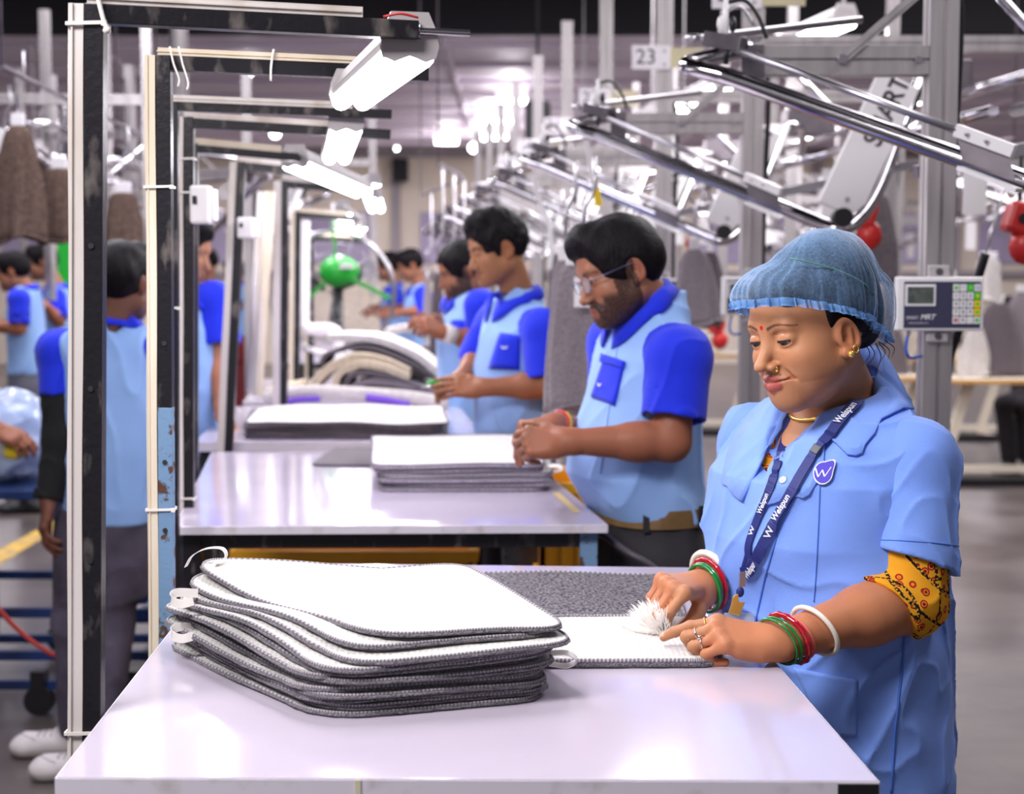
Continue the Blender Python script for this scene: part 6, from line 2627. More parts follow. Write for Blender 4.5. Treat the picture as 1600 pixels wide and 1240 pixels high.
    for S, E, W, nl, cut in ((SL, EL, WL, 'kurta_sleeve', True), (SR, ER, WR, 'kurta_sleeve', False)):
        u = (E - S).normalized()
        f = (W - E).normalized()
        s = Sub()
        s.add(Cap(S.lerp(E, .45), E, .054, .0515))
        s.add(Cap(E, E + f * .09, .0515, .049), .012)
        nrm = (u * .62 + f * .9).normalized() if cut else (u * .6 + f * .8).normalized()
        o = E + f * (.038 if cut else .012) + u * .006
        s.both(Half(o, nrm), .003)
        s.cut(Cap(o - nrm * .03, o + f * .06, .042, .046), .003)
        s.disp = fold_disp(.0032, 46, (1, 1, 1), 2.0)
        V, Q = sdf_mesh(s, .0032)
        np_obj(nl, V - On, Q, mk, root)

    # coat
    co = Sub()
    rows = [(.50, 0, .00, .205, .160), (.75, 0, .000, .200, .160), (.95, 0, .002, .190, .158), (1.08, 0, .014, .180, .158), (1.17, 0, .016, .172, .138), (1.225, 0, .004, .152, .108), (1.265, 0, -.008, .122, .086), (1.305, 0, -.020, .085, .07)]
    co.add(Loft(T, rows, 2.2))
    for S in (SL, SR):
        co.add(Cap(T @ Vector((0, -.03, 1.268)), S, .040, .050), .035)
    co.cut(Cap(ntop, nbase - Vector((0, 0, .01)), .060, .066), .012)
    # opened neckline
    co.cut(Cap(T @ Vector((0.0, .055, 1.30)), T @ Vector((0.002, .150, 1.184)), .064, .010), .008)
    ea, eb = Q1[1], Q1[2]
    ed = (eb - ea).normalized()
    en = Vector((ed.y, -ed.x, 0))
    co.cut(Box((ea + eb) / 2 - en * .296 - Vector((0, 0, .012)), (.30, .9, .022), .004, Matrix((en, ed, Vector((0, 0, 1)))).transposed()), .03)
    base_f = fold_disp(.0105, 17, (1, 1, .45), 1.3)
    fine_f = fold_disp(.0045, 40, (1, 1, .8), 4.3)
    TR = np.array(T.to_3x3(), dtype=np.float32)
    tt = np.array(T.translation, dtype=np.float32)

    def drape(p):
        q = (p - tt) @ TR
        # long soft pulls running from the bust and the elbow down across the belly
        s1 = np.sin((q[:, 2] * 46 + q[:, 0] * 30) + 1.5 * nz(p, 9)) * np.exp(-((q[:, 2] - .99) / .09) ** 2) * (q[:, 1] > -.05)
        return base_f(p) + fine_f(p) + .006 * s1
    co.disp = drape
    V, Q = sdf_mesh(co, .0038)
    np_obj('coat', V - On, Q, M_COAT, root)
    bv = bvh_of(V, Q)
    for S, E, W in ((SL, EL, WL), (SR, ER, WR)):
        d = E - S
        u = d.normalized()
        e = S + d * .70
        s = Sub()
        s.add(Cap(S + u * .0, e + u * .06, .056, .0665))
        s.add(Cap(S + u * .0, T @ Vector((0.0, -.02, 1.255)), .050, .035), .03)
        s.cut(Half(T @ Vector(((-.125 if S is SL else .125), 0, 1.2)), T.to_3x3() @ Vector(((-1 if S is SL else 1), 0, -.15))), .01)
        s.both(Half(e, (u + Vector((-.25, 0, 0)) if S is SL else u)), .003)
        s.cut(Cap(e - u * .06, e + u * .1, .0575, .062), .003)
        s.disp = (lambda f1, f2: (lambda p: f1(p) + f2(p)))(fold_disp(.0065, 24, (1, 1, .5), 2.2), fold_disp(.0028, 55, (1, 1, .7), 5.0))
        V2, Q2 = sdf_mesh(s, .0036)
        so = np_obj('coat_sleeve', V2 - On, Q2, M_COAT, root)
        mb = MB()
        X = frame_from(u)
        c = e - u * .022
        ring = []
        bvs = bvh_of(V2, Q2)
        for k in range(48):
            an = 2 * PI * k / 48
            dr = X @ Vector((math.cos(an), math.sin(an), 0))
            hit = bvs.ray_cast(c + dr * .12, -dr)
            ring.append((hit[0] if hit[0] is not None else c + dr * .066) + dr * .0003 - O)
        mb.tube(ring, .0009, 5, closed=True)
        mb.build('hem_seam', mat('blue seam thread', (76, 120, 214), .8), so)

    # coat collar with lapels
    vs, fs = [], []
    N_ = 84
    core_ = T @ Vector((0, 0, 1.15))

    def outward(wp, off):
        pp, nn, _, dd = bv.find_nearest(wp)
        if nn.dot(wp - core_) < 0 and (wp - core_).length < (pp - core_).length + .02:
            nn = nn
        if nn.dot(pp - core_) < 0:
            nn = -nn
        return pp, nn, (wp - pp).dot(nn)
    for i in range(N_ + 1):
        t = i / N_
        an = math.radians(11 + 338 * t)
        fx, fy = math.sin(an), math.cos(an)
        fr = .5 + .5 * fy
        zt = 1.364 - .160 * fr ** 1.15
        nc = -.012 + .030 * fr
        inner = T @ Vector((fx * (.067 - .012 * fr ** 4), nc + fy * (.068 + .050 * fr ** 4), zt))
        notch = 1 - (.62 if fx < 0 else 0) * math.exp(-((fr - .80) / .035) ** 2)
        wo = T @ Vector((fx * (.067 + (.040 + .026 * fr ** 4) * notch), nc + fy * (.068 + (.034 + .050 * fr ** 4) * notch), zt - (.052 + .014 * fr) * notch))
        pp, nn, dd = outward(wo, 0)
        wo = pp + nn * .005
        pp, nn, dd = outward(inner, 0)
        if dd < .007:
            inner = pp + nn * .007
        st = T @ Vector((fx * .064, nc + fy * .066, zt - .03))
        if fr > .7:
            st = inner - nn * .006
        mid = inner.lerp(wo, .5) + nn * .006
        for p in (st, inner, inner.lerp(mid, .6) + nn * .003, mid, wo):
            vs.append(p - O)
    for i in range(N_):
        for k in range(4):
            q = i * 5 + k
            fs.append((q, q + 1, q + 6, q + 5))
    o = MB().add(vs, fs, 0, True).build('collar', M_COAT, root)
    nV = len(V)
    bvc = bvh_of(np.concatenate([V, np.array([tuple(p + O) for p in vs])]), np.concatenate([Q, np.array(fs) + nV]))
    sd = o.modifiers.new('thickness', 'SOLIDIFY')
    sd.thickness = .003
    sd.offset = 0

    # things laid on the coat front
    seam = mat('blue seam thread', (76, 120, 214), .8)

    def line_on(pts, r, name, m, off=.0008, par=root):
        q = []
        for i in range(len(pts) - 1):
            for k in range(12):
                t = k / 12
                q.append((pts[i][0] * (1 - t) + pts[i + 1][0] * t, pts[i][1] * (1 - t) + pts[i + 1][1] * t))
        q.append(pts[-1])
        path = []
        for x, y in q:
            p, n = on_surface(bv, x, y)
            path.append(p + n * off - O)
        return MB().tube(path, r, 6).build(name, m, par)
    line_on([(1248, 762), (1216, 830), (1196, 900), (1178, 985)], .0016, 'placket_seam', seam)
    line_on([(1414, 985), (1408, 1060), (1398, 1140), (1392, 1238)], .0018, 'side_seam', seam)
    line_on([(1282, 745), (1279, 820), (1275, 900), (1272, 940)], .0010, 'dart_seam', seam)
    patch(bv, [(1240, 1042), (1340, 1062), (1338, 1150), (1290, 1150)], M_COAT, 'pocket', root, O, off=.0015, th=.002)
    for px, py in ((1224, 750), (1187, 858), (1171, 967)):
        p, n = on_surface(bv, px, py)
        R = frame_from(n)
        c = p - O
        b = MB().lathe([(0, .0), (.0052, .0), (.0060, .0012), (.0054, .0024), (.0040, .0018), (0, .0018)], c, 18, R).build('button', mat('pale pearl button', (206, 218, 240), .25), root)
        mb = MB()
        for sx, sy in ((-1, -1), (1, -1), (1, 1), (-1, 1)):
            mb.ball(c + R @ Vector((sx * .0012, sy * .0012, .0019)), .0006, 6)
        mb.build('button_holes', M_LANY, b)
    # round-drop emblem with the W mark
    p, n = on_surface(bv, 1287, 741)
    R = frame_from(n, (0, 0, 1))
    x_, y_ = R.col[0], R.col[1]
    if x_.x < 0:
        x_ = -x_
    up = Vector((0, 0, 1))
    up = (up - n * up.dot(n)).normalized()
    rt = up.cross(n)
    c = p + n * .0065

    def drop(sc, off):
        pts = []
        for k in range(40):
            an = 2 * PI * k / 40
            r = .0155 * sc
            x = math.cos(an) * r * .80
            y = math.sin(an) * r
            if math.cos(an) > 0 and math.sin(an) > 0:
                g = (math.cos(an) * math.sin(an) * 2) ** 2
                x += .005 * sc * g
                y += .007 * sc * g
            pts.append(c + rt * x + up * y + n * off - O)
        return pts
    em = MB().prism(drop(1.12, -.002), n * .0024).build('badge', mat('white badge edge', (228, 230, 244), .6), root)
    MB().prism(drop(1.0, .0005), n * .0008).build('badge_face', M_BADGE, em)
    mb = MB()
    wpts = [(-.011, .006), (-.006, -.007), (-.001, .004), (.003, -.006), (.011, .009)]
    for i in range(4):
        a_, b_ = wpts[i], wpts[i + 1]
        mb.bar(c + rt * a_[0] + up * a_[1] + n * .0016 - O, c + rt * b_[0] + up * b_[1] + n * .0016 - O, .0022 if i % 2 == 0 else .0012, .0006, n)
    mb.build('badge_mark', M_LETTER, em)

    # necklace
    nb2 = T @ Vector((0, .0, 1.28))
    mb = MB()
    pts = []
    for k in range(60):
        an = 2 * PI * k / 60
        fy = math.cos(an)
        q = T @ Vector((math.sin(an) * .074, -.012 + fy * .078, 1.298 - .040 * (.5 + .5 * fy) ** 2))
        pp, nn, _, _ = skin_bvh.find_nearest(q)
        pts.append(pp + (q - (T @ Vector((0, -.02, q.z)))).normalized() * .002 - O)
    mb.tube(pts, .0026, 8, closed=True, rs=[1.0 + .25 * (k % 2) for k in range(60)])
    mb.build('necklace', M_GOLD, root)
    # ear stud, ear ring, nose ring
    e = Vector((-.0840, .009, -.0365))
    g = MB().ball(H(*e), .0052, 12)
    g.build('ear_stud', M_GOLD, root)
    ring = [H(-.0835, -.002 + .0045 * math.cos(t), -.031 + .0060 * math.sin(t)) for t in [2 * PI * k / 20 for k in range(20)]]
    MB().tube(ring, .0008, 6, closed=True).build('ear_ring', M_GOLD, root)
    ring = [H(-.0195 + .0020 * math.cos(t), .0935, -.0375 + .0036 * math.sin(t)) for t in [2 * PI * k / 20 for k in range(20)]]
    mb = MB().tube(ring, .0008, 6, closed=True)
    mb.ball(H(-.0205, .0945, -.0395), .0016, 8)
    mb.build('nose_ring', M_GOLD, root)

    # lanyard over the collar, its two bands meeting at a clip with an ID card
    def band(pts, w, name, seed=0, off=.004, inn=False):
        path, sides = [], []
        sp = spline([Vector((x, y, 0)) for x, y in pts], 10)
        for i, q in enumerate(sp):
            p, n = on_surface(bvc, q.x, q.y)
            path.append(p + n * off - O)
        # smooth
        for _ in range(6):
            path = [path[0]] + [(path[i - 1] + path[i] * 2 + path[i + 1]) / 4 for i in range(1, len(path) - 1)] + [path[-1]]
        for i, q in enumerate(sp):
            tg = path[min(i + 1, len(path) - 1)] - path[max(i - 1, 0)]
            _, n = on_surface(bvc, q.x, q.y)
            sides.append(tg.cross(n))
        return MB().ribbon(path, w, .0012, sides).build(name, M_LANY, root), path, sides
    near, pn, sn = band([(1356, 612), (1344, 628), (1322, 650), (1298, 682), (1275, 712), (1250, 752), (1226, 795), (1203, 835), (1186, 868), (1176, 890), (1163, 892)], .0165, 'lanyard', off=.0075)
    far, pf, sf = band([(1236, 654), (1226, 690), (1214, 735), (1200, 775), (1184, 815), (1172, 850), (1172, 870)], .013, 'lanyard', off=.004)
    far2, pf2, _ = band([(1172, 856), (1164, 885), (1160, 900)], .006, 'lanyard', off=.004)

    def along(path, sides, i, s, mname, size, par, xs=1.0, flip=False):
        p = path[i] + O
        tg = (path[min(i + 3, len(path) - 1)] - path[max(i - 3, 0)]).normalized()
        sd_ = Vector(sides[i]).normalized()
        nn = sd_.cross(tg).normalized()
        if nn.dot(CAMP - p) < 0:
            nn = -nn
        # reads upward along the band
        x = -tg
        y = nn.cross(x)
        M = basis(p + nn * .0013, x, y)
        M.translation -= O
        return text_mesh(s, size, M, M_LETTER, mname, par, bold=True, depth=.0002, xscale=xs)
    along(pn, sn, 60, 'Welspun', 'lanyard_lettering', .0165, near, .72)
    along(pn, sn, 69, 'W', 'lanyard_mark', .014, near, 1.2)
    along(pn, sn, 20, 'Welspun', 'lanyard_lettering', .0165, near, .72)
    along(pn, sn, 88, 'Welspun', 'lanyard_lettering', .014, near, .72)
    along(pf, sf, 33, 'Welspun', 'lanyard_lettering', .0125, far, .72)
    along(pf, sf, 44, 'W', 'lanyard_mark', .011, far, 1.2)
    # slider on the near band
    i = 38
    p = pn[i]
    tg = (pn[i + 2] - pn[i - 2]).normalized()
    sd_ = Vector(sn[i]).normalized()
    mb = MB()
    R = Matrix((sd_, tg, sd_.cross(tg))).transposed()
    mb.box(p, (.019, .014, .004), R)
    mb.build('lanyard_slider', mat('dark grey moulding', (52, 54, 70), .4), near, bevel=.001)
    # metal clip, swivel, card holder
    c0 = P(1160, 905, 2.165) - O
    mb = MB()
    mb.box(c0, (.009, .004, .022))
    mb.build('lanyard_ferrule', M_STEEL, root, bevel=.001)
    MB().ball(c0 - Vector((.003, 0, .018)), (.006, .004, .008), 10).build('lanyard_end', M_LANY, root)
    c1 = c0 - Vector((.008, .004, .036))
    mb = MB()
    mb.prism([c1 + Vector(v) for v in ((-.003, 0, .014), (.002, 0, .016), (.003, 0, .004), (.012, 0, .004), (.004, 0, -.016), (-.012, 0, -.012), (-.008, 0, 0), (-.006, 0, .010))], (0, .004, 0))
    mb.build('clip', M_GOLD, root, bevel=.001)
    mb = MB()
    k = c1 - Vector((-.004, .0, .040))
    mb.prism([k + Vector(v) for v in ((-.022, 0, .028), (.022, .01, .026), (.024, .01, -.06), (-.020, 0, -.058))], (0, .002, 0))
    mb.build('card_holder', mat('clear vinyl', (200, 216, 240), .1, alpha=.55), root)
    mb = MB()
    mb.prism([k + Vector(v) for v in ((-.016, .003, -.004), (.016, .012, -.006), (.017, .012, -.05), (-.015, .003, -.048))], (0, .001, 0))
    mb.build('card', mat('card print', (150, 170, 206), .5), root)

    # bangles and rings
    def bangle(c, ax, r, t, m, name, ry=None, tilt=0.0, ripple=0):
        R = frame_from(ax)
        pts = []
        for k in range(44):
            an = 2 * PI * k / 44
            pts.append(c + R @ Vector((math.cos(an) * r, math.sin(an) * (ry or r), 0)) - O)
        return MB().tube(pts, t, 8, closed=True, rs=[1 + (.2 * math.sin(k * 2.2) if ripple else 0) for k in range(44)]).build(name, m, root)
    aL = (WL - EL).normalized()
    axL = (aL + Vector((.12, .0, -.25))).normalized()
    bangle(WL - aL * .002 + Vector((0, 0, .001)), axL, .0345, .0019, M_GLASSG, 'green_bangle')
    bangle(WL - aL * .010 + Vector((0, 0, .001)), axL, .0350, .0019, M_GLASSG, 'green_bangle')
    bangle(WL - aL * .022 + Vector((0, 0, .001)), axL, .0365, .0042, M_GLASSR, 'red_bangle', ripple=1)
    bangle(WL - aL * .034, axL, .0330, .0020, M_CORAL, 'thread_bracelet')
    bangle(EL.lerp(WL, .72), (aL + Vector((.1, 0, -.35))).normalized(), .0385, .0036, M_SHELL, 'shell_bangle')
    aR = (WR - ER).normalized()
    axR = (aR + Vector((-.75, .1, -.15))).normalized()
    bangle(WR - aR * .004 + Vector((0, 0, -.004)), axR, .036, .0026, M_GLASSG, 'green_bangle')
    bangle(WR - aR * .012 + Vector((.0, 0, -.004)), axR, .0365, .0022, M_GLASSG, 'green_bangle')
    bangle(WR - aR * .028 + Vector((.0, 0, -.004)), axR, .0385, .0042, M_GLASSR, 'red_bangle', ripple=1)
    bangle(WR - aR * .058 + Vector((-.004, 0, -.004)), Vector((-.80, -.52, -.28)), .044, .0055, M_SHELL, 'shell_bangle')
    # finger rings on the pointing hand
    f = fL
    n_ = Vector((.05, -.42, .9))
    n_ = (n_ - f * n_.dot(f)).normalized()
    s_ = f.cross(n_)
    for (k0, k1, cu, t, m, nm, st) in ((.086, .026, 24, .016, M_GOLD, 'gold_ring', False), (.090, .008, 30, .026, M_SILV, 'silver_ring', False), (.085, -.010, 34, .024, M_SILV, 'silver_ring', True)):
        p = WL + (f * k0 + s_ * k1) * .92
        an = math.radians(cu)
        d = f * math.cos(an) - n_ * math.sin(an)
        c = p + d * t
        R = frame_from(d)
        ring = [c + R @ Vector((math.cos(q) * .0098, math.sin(q) * .0098, 0)) - O for q in [2 * PI * j / 24 for j in range(24)]]
        mb = MB().tube(ring, .0011, 6, closed=True)
        if st:
            up_ = n_ * math.cos(an) + f * math.sin(an)
            mb.ball(c + up_ * .0112 - O, .0034, 10)
        mb.build(nm, m, root)
    # trousers and shoes below the coat
    tr = Sub()
    for sx in (-1, 1):
        tr.add(Cap(T @ Vector((sx * .08, 0, .75)), T @ Vector((sx * .085, .01, .10)), .085, .06), .03)
    V, Q = sdf_mesh(tr, .014)
    np_obj('trousers', V - On, Q, cloth_mat('orange salwar cotton', (206, 140, 50), (196, 128, 44)), root)
    for sx in (-1, 1):
        s = Sub()
        s.add(Cap(T @ Vector((sx * .085, -.04, .04)), T @ Vector((sx * .095, .14, .034)), .042, .036))
        s.add(Cap(T @ Vector((sx * .085, -.01, .05)), T @ Vector((sx * .085, 0, .11)), .04, .045), .03)
        s.both(Half((0, 0, .003), (0, 0, -1)))
        V, Q = sdf_mesh(s, .008)
        np_obj('shoe', V - On, Q, M_BLKP, root)
    return root, tipR, tipL, WR


def kurta_mat():
    """orange block-printed cotton: dark dotted bands in a lattice with red flowers"""
    m = bpy.data.materials.new('orange block print cotton')
    m.use_nodes = True
    nt = m.node_tree
    N, L = nt.nodes, nt.links
    b = N['Principled BSDF']
    b.inputs['Roughness'].default_value = .8
    b.inputs['Specular IOR Level'].default_value = .2
    tc = N.new('ShaderNodeTexCoord')
    mp = N.new('ShaderNodeMapping')
    mp.inputs['Rotation'].default_value = (.4, .7, .5)
    mp.inputs['Scale'].default_value = (27, 27, 27)
    L.new(tc.outputs['Object'], mp.inputs['Vector'])
    br = N.new('ShaderNodeTexBrick')
    br.offset = .0
    br.inputs['Scale'].default_value = 1.0
    br.inputs['Mortar Size'].default_value = .055
    br.inputs['Mortar Smooth'].default_value = .1
    br.inputs['Brick Width'].default_value = 1.0
    br.inputs['Row Height'].default_value = .8
    L.new(mp.outputs['Vector'], br.inputs['Vector'])
    vo = N.new('ShaderNodeTexVoronoi')
    vo.inputs['Scale'].default_value = 2.2
    L.new(mp.outputs['Vector'], vo.inputs['Vector'])
    r1 = N.new('ShaderNodeValToRGB')
    e = r1.color_ramp
    e.interpolation = 'CONSTANT'
    e.elements[0].position = 0
    e.elements[0].color = lin((120, 20, 26))
    e.elements[1].position = .16
    e.elements[1].color = lin((224, 150, 30))
    for pos, c in ((.22, (186, 36, 32)), (.33, (40, 30, 26)), (.36, (228, 156, 34))):
        q = e.elements.new(pos)
        q.color = lin(c)
    L.new(vo.outputs['Distance'], r1.inputs['Fac'])
    v2 = N.new('ShaderNodeTexVoronoi')
    v2.inputs['Scale'].default_value = 9
    L.new(mp.outputs['Vector'], v2.inputs['Vector'])
    r2 = N.new('ShaderNodeValToRGB')
    r2.color_ramp.interpolation = 'CONSTANT'
    r2.color_ramp.elements[0].color = lin((222, 160, 40))
    r2.color_ramp.elements[1].position = .42
    r2.color_ramp.elements[1].color = lin((30, 22, 24))
    L.new(v2.outputs['Distance'], r2.inputs['Fac'])
    mx = N.new('ShaderNodeMix')
    mx.data_type = 'RGBA'
    L.new(br.outputs['Fac'], mx.inputs['Factor'])
    L.new(r1.outputs['Color'], mx.inputs[6])
    L.new(r2.outputs['Color'], mx.inputs[7])
    L.new(mx.outputs[2], b.inputs['Base Color'])
    return m


WOMAN, TIP_R, TIP_L, WRIST_R = woman()

# the fluffy white brush in her hand: short handle and a dense bush of bristles
bc = (TIP_R[0][0] + TIP_R[1][0] + TIP_R[4][0]) / 3
t = thing('brush', 'fluffy white brush held by the woman on the mat', 'brush', tuple(bc))
ax = (Vector(P(968, 978, 2.15)) - bc).normalized()
MB().tube([-ax * .02, ax * .016], .017, 12, rs=[.7, 1.0]).build('handle', M_WHITE, t)
mb = MB()
rng = random.Random(12)
R = frame_from(ax)
for k in range(1300):
    an, r = rng.uniform(0, 2 * PI), math.sqrt(rng.random())
    base = ax * .010 + R @ Vector((math.cos(an) * r * .014, math.sin(an) * r * .014, 0))
    d = (ax * (1.0 - .25 * r) + R @ Vector((math.cos(an), math.sin(an), 0)) * (.95 * r + rng.uniform(-.2, .2))).normalized()
    l = rng.uniform(.032, .052)
    tip = base + d * l
    if tip.z + bc.z < .966:
        tip.z = .966 - bc.z + rng.uniform(0, .004)
    mb.tube([base, base.lerp(tip, .6) + Vector((rng.uniform(-.002, .002), rng.uniform(-.002, .002), 0)), tip], .0010, 4, rs=[1, .8, .25])
mb.build('bristles', mat('white nylon bristle', (236, 230, 226), .6), t)

# ------------------------------------------------------------------ the men in two-tone blue shirts
FLAT = [(8, 10, 6), (10, 12, 6), (12, 14, 8), (14, 16, 8)]
PINCH = [(42, 34, 14), (48, 42, 18), (54, 52, 24), (58, 56, 28)]
FIST = [(50, 70, 40)] * 4
RELAX = [(18, 26, 14), (22, 30, 16), (26, 32, 18), (28, 34, 20)]


def man(label, px, Y, a, hp, yaw, pitch, roll, hs, arms, skin, z0, zsh, zn, w=.17, d=.115, belly=0.0, hoff=0.0, **kw):
    """px: image x of the torso axis at distance Y; z0 belt, zsh shoulder, zn neck base heights"""
    X = (px - 800) / F * Y
    H = zsh - z0
    rows = [(z0 - .035, hoff * .2, w * .96, d * 1.02), (z0 + .06, belly * .9, w * .98, d + belly * .9), (z0 + H * .35, belly * .8, w * .99, d + belly * .7), (z0 + H * .62, .008, w * 1.02, d * 1.0),
            (z0 + H * .85, .004, w * .98, d * .88), (zsh + .015, -.004, w * .72, d * .70), (zn, -.010, .075, .068)]
    return person(label, a, (X, Y), rows, w * .96, zsh - .03, (P(hp[0], hp[1], hp[2]), yaw, pitch, roll), arms, skin, hs=hs, **kw)


# bearded man with glasses
EL, WR_ = P(1048, 690, 3.24), P(886, 690, 3.22)
EF, WF = P(960, 700, 3.62), P(868, 662, 3.44)
MAN2 = 'bearded man with glasses in two-tone blue shirt, checking the short stack'
r2, hm2, T2_, O2, _ = man(MAN2, 1012, 3.45, 198, (967, 424, 3.40), 198, 19, 6, .97,
    [(True, P(1062, 560, 3.28), EL, WR_, P(820, 690, 3.24) - WR_, Vector((-.1, -.85, .45)), PINCH, None),
     (False, None, EF, WF, P(800, 672, 3.36) - WF, Vector((-.25, -.35, .9)), PINCH, [(.018, .018, -.010), (.046, .034, -.026), (.066, .032, -.046), (.084, .026, -.064)])],
    (150, 100, 76), .968, 1.345, 1.435, w=.172, d=.112, belly=.034, h=.0042, trousers=M_TROUS, belt=M_BELT, beard=1.0, mous=.9, hair='short', sl_len=.13, sl_r=(.072, .072), fold=.005, lid=(-8, -32), neckr=.056, ctilt=40, cfwd=.036)
# glasses
def glasses(hm, hs, root, O):
    mb = MB()
    for x in (-1, 1):
        ring = []
        for k in range(28):
            an = 2 * PI * k / 28
            ring.append(hm @ (Vector((x * .033 + math.cos(an) * .023, .098 - abs(math.cos(an) * .023 + x * .0) * .05 * 0 - .10 * max(0, abs(x * .033 + math.cos(an) * .023) - .03), -.004 + math.sin(an) * .0165)) * hs) - O)
        mb.tube(ring, .0012, 6, closed=True)
        mb.tube([hm @ (Vector((x * .055, .096, .004)) * hs) - O, hm @ (Vector((x * .0775, .070, .006)) * hs) - O, hm @ (Vector((x * .0800, -.004, .010)) * hs) - O, hm @ (Vector((x * .078, -.022, -.006)) * hs) - O], .0014, 6)
    mb.tube([hm @ (Vector((-.010, .100, .0)) * hs) - O, hm @ (Vector((0, .103, .003)) * hs) - O, hm @ (Vector((.010, .100, 0)) * hs) - O], .0012, 6)
    fr = mb.build('glasses', mat('thin grey spectacle wire', (120, 118, 140), .3, .8), root)
    for x in (-1, 1):
        pts = [hm @ (Vector((x * .033 + math.cos(2 * PI * k / 24) * .0225, .0975 - .10 * max(0, abs(x * .033 + math.cos(2 * PI * k / 24) * .0225) - .03), -.004 + math.sin(2 * PI * k / 24) * .016)) * hs) - O for k in range(24)]
        MB().prism(pts, hm.to_3x3() @ Vector((0, -.001, 0))).build('lens', mat('clear lens', (220, 224, 236), .02, alpha=.16), fr)


glasses(hm2, .97, r2, O2)
bv2 = HOSTS[MAN2][0]
pk = patch(bv2, [(946, 558), (977, 568), (962, 634), (925, 620)], M_ROYAL, 'pocket', r2, O2, off=.003, th=.004, nu=8, nv=8)
patch(bv2, [(943, 553), (980, 565), (977, 576), (940, 565)], M_ROYAL, 'pocket_flap', r2, O2, off=.006, th=.003, nu=8, nv=4)
def mark(bv, px, py, root, O, s):
    p, n = on_surface(bv, px, py)
    up = Vector((0, 0, 1))
    rt = up.cross(n).normalized()
    up = n.cross(rt)
    c = p + n * .008 - O
    mb = MB()
    pts = [(-.010, .004), (-.004, -.003), (0, .002), (.004, -.003), (.010, .004)]
    for i in range(4):
        a_, b_ = pts[i], pts[i + 1]
        mb.bar(c + (rt * a_[0] + up * a_[1]) * s, c + (rt * b_[0] + up * b_[1]) * s, .003 * s, .001, n)
    mb.build('pocket_mark', M_LETTER, root)


mark(bv2, 941, 602, r2, O2, 1.0)
mb = MB()
q = []
for k in range(25):
    t = k / 24
    p, n = on_surface(bv2, 968 + (938 - 968) * t, 520 + (740 - 520) * t)
    q.append(p + n * .001 - O2)
mb.tube(q, .0018, 6)
mb.build('placket_seam', M_SHIRT, r2)
f = (WF - EF).normalized()
for k, (m, nm) in enumerate(((M_RED, 'thread_bracelet'), (M_THREADY, 'thread_bracelet'))):
    R = frame_from((f + Vector((-.25, 0, .0))).normalized())
    c = WF - f * (.010 + .010 * k)
    MB().tube([c + R @ Vector((math.cos(2 * PI * j / 32) * .0315, math.sin(2 * PI * j / 32) * .0315, 0)) - O2 for j in range(32)], .004, 8, closed=True).build(nm, m, r2)

# tall young man beyond him
MAN3 = 'clean shaven young man with thick wavy hair trimming a mat at the third table'
EL, WR_ = P(856, 602, 4.68), P(757, 605, 4.68)
EF, WF = P(748, 560, 5.08), P(722, 588, 4.92)
r3, hm3, T3_, O3, _ = man(MAN3, 806, 4.9, 203, (777, 389, 4.85), 199, 15, 3, .94,
    [(True, P(850, 516, 4.72), EL, WR_, P(700, 603, 4.70) - WR_, Vector((-.1, -.8, .5)), FLAT, None),
     (False, None, EF, WF, P(678, 602, 4.80) - WF, Vector((-.3, -.3, .9)), RELAX, None)],
    (150, 102, 72), .93, 1.345, 1.43, w=.165, d=.108, belly=.012, h=.0055, trousers=M_TROUG, mous=.55, hair='quiff', sl_len=.15, sl_r=(.070, .070), fold=.006, lid=(-8, -32))
bv3 = HOSTS[MAN3][0]
patch(bv3, [(782, 520), (814, 524), (812, 578), (764, 576)], M_ROYAL, 'pocket', r3, O3, off=.003, th=.004, nu=6, nv=6)
mark(bv3, 790, 543, r3, O3, 1.2)
# green handled snips in his hand
c = P(676, 604, 4.78)
t = thing('thread_snips', 'small green thread snips held by the wavy haired young man', 'scissors', tuple(c))
MB().tube([Vector((.03, 0, .006)), Vector((-.01, 0, .002)), Vector((-.045, 0, -.012))], .005, 8, rs=[1, 1, .3]).build('blade', M_STEEL, t)
MB().tube(spline([Vector((.03, .004, .006)), Vector((.0, .004, .016)), Vector((-.02, .004, .004))], 5), .006, 8).build('handle', M_GREEN, t)

# dark capped worker with the white wristband
MAN4 = 'dark capped bearded worker with a white wristband half hidden by the young man'
EL, WR_ = P(752, 536, 6.1), P(694, 520, 6.0)
EF, WF = P(716, 530, 6.5), P(690, 500, 6.3)
r4, hm4, T4_, O4, _ = man(MAN4, 730, 6.3, 195, (722, 424, 6.25), 192, 18, 0, 1.0,
    [(True, P(752, 478, 6.1), EL, WR_, P(655, 500, 5.95) - WR_, Vector((-.2, -.7, .6)), PINCH, None), (False, None, EF, WF, P(650, 488, 6.15) - WF, Vector((-.2, -.4, .8)), PINCH, None)],
    (142, 94, 72), .93, 1.37, 1.42, h=.009, trousers=M_TROUS, beard=1.0, hair='cap', detail=False, sl_len=.16)
c = WR_ + (EL - WR_).normalized() * .02 - O4
u = (EL - WR_).normalized()
MB().tube([c - u * .025, c + u * .025], .036, 14).build('wristband', M_CLOTHW, r4)
p, n = on_surface(HOSTS[MAN4][0], 716, 515)
patch(HOSTS[MAN4][0], [(707, 500), (726, 500), (726, 518), (704, 518)], M_ROYAL, 'pocket', r4, O4, off=.004, th=.004, nu=4, nv=4)

# two workers far down the row
def simple_man(label, px, Y, a, hp, arms, skin=(150, 102, 78), yaw=None, pitch=12, trousers=M_TROUS, h=.013, z0=.93, zs=1.36, zn=1.41, **kw):
    return man(label, px, Y, a, (hp[0], hp[1], Y), yaw if yaw is not None else a, pitch, 0, 1.0, arms, skin, z0, zs, zn, h=h, trousers=trousers, detail=False, sl_len=.16, **kw)


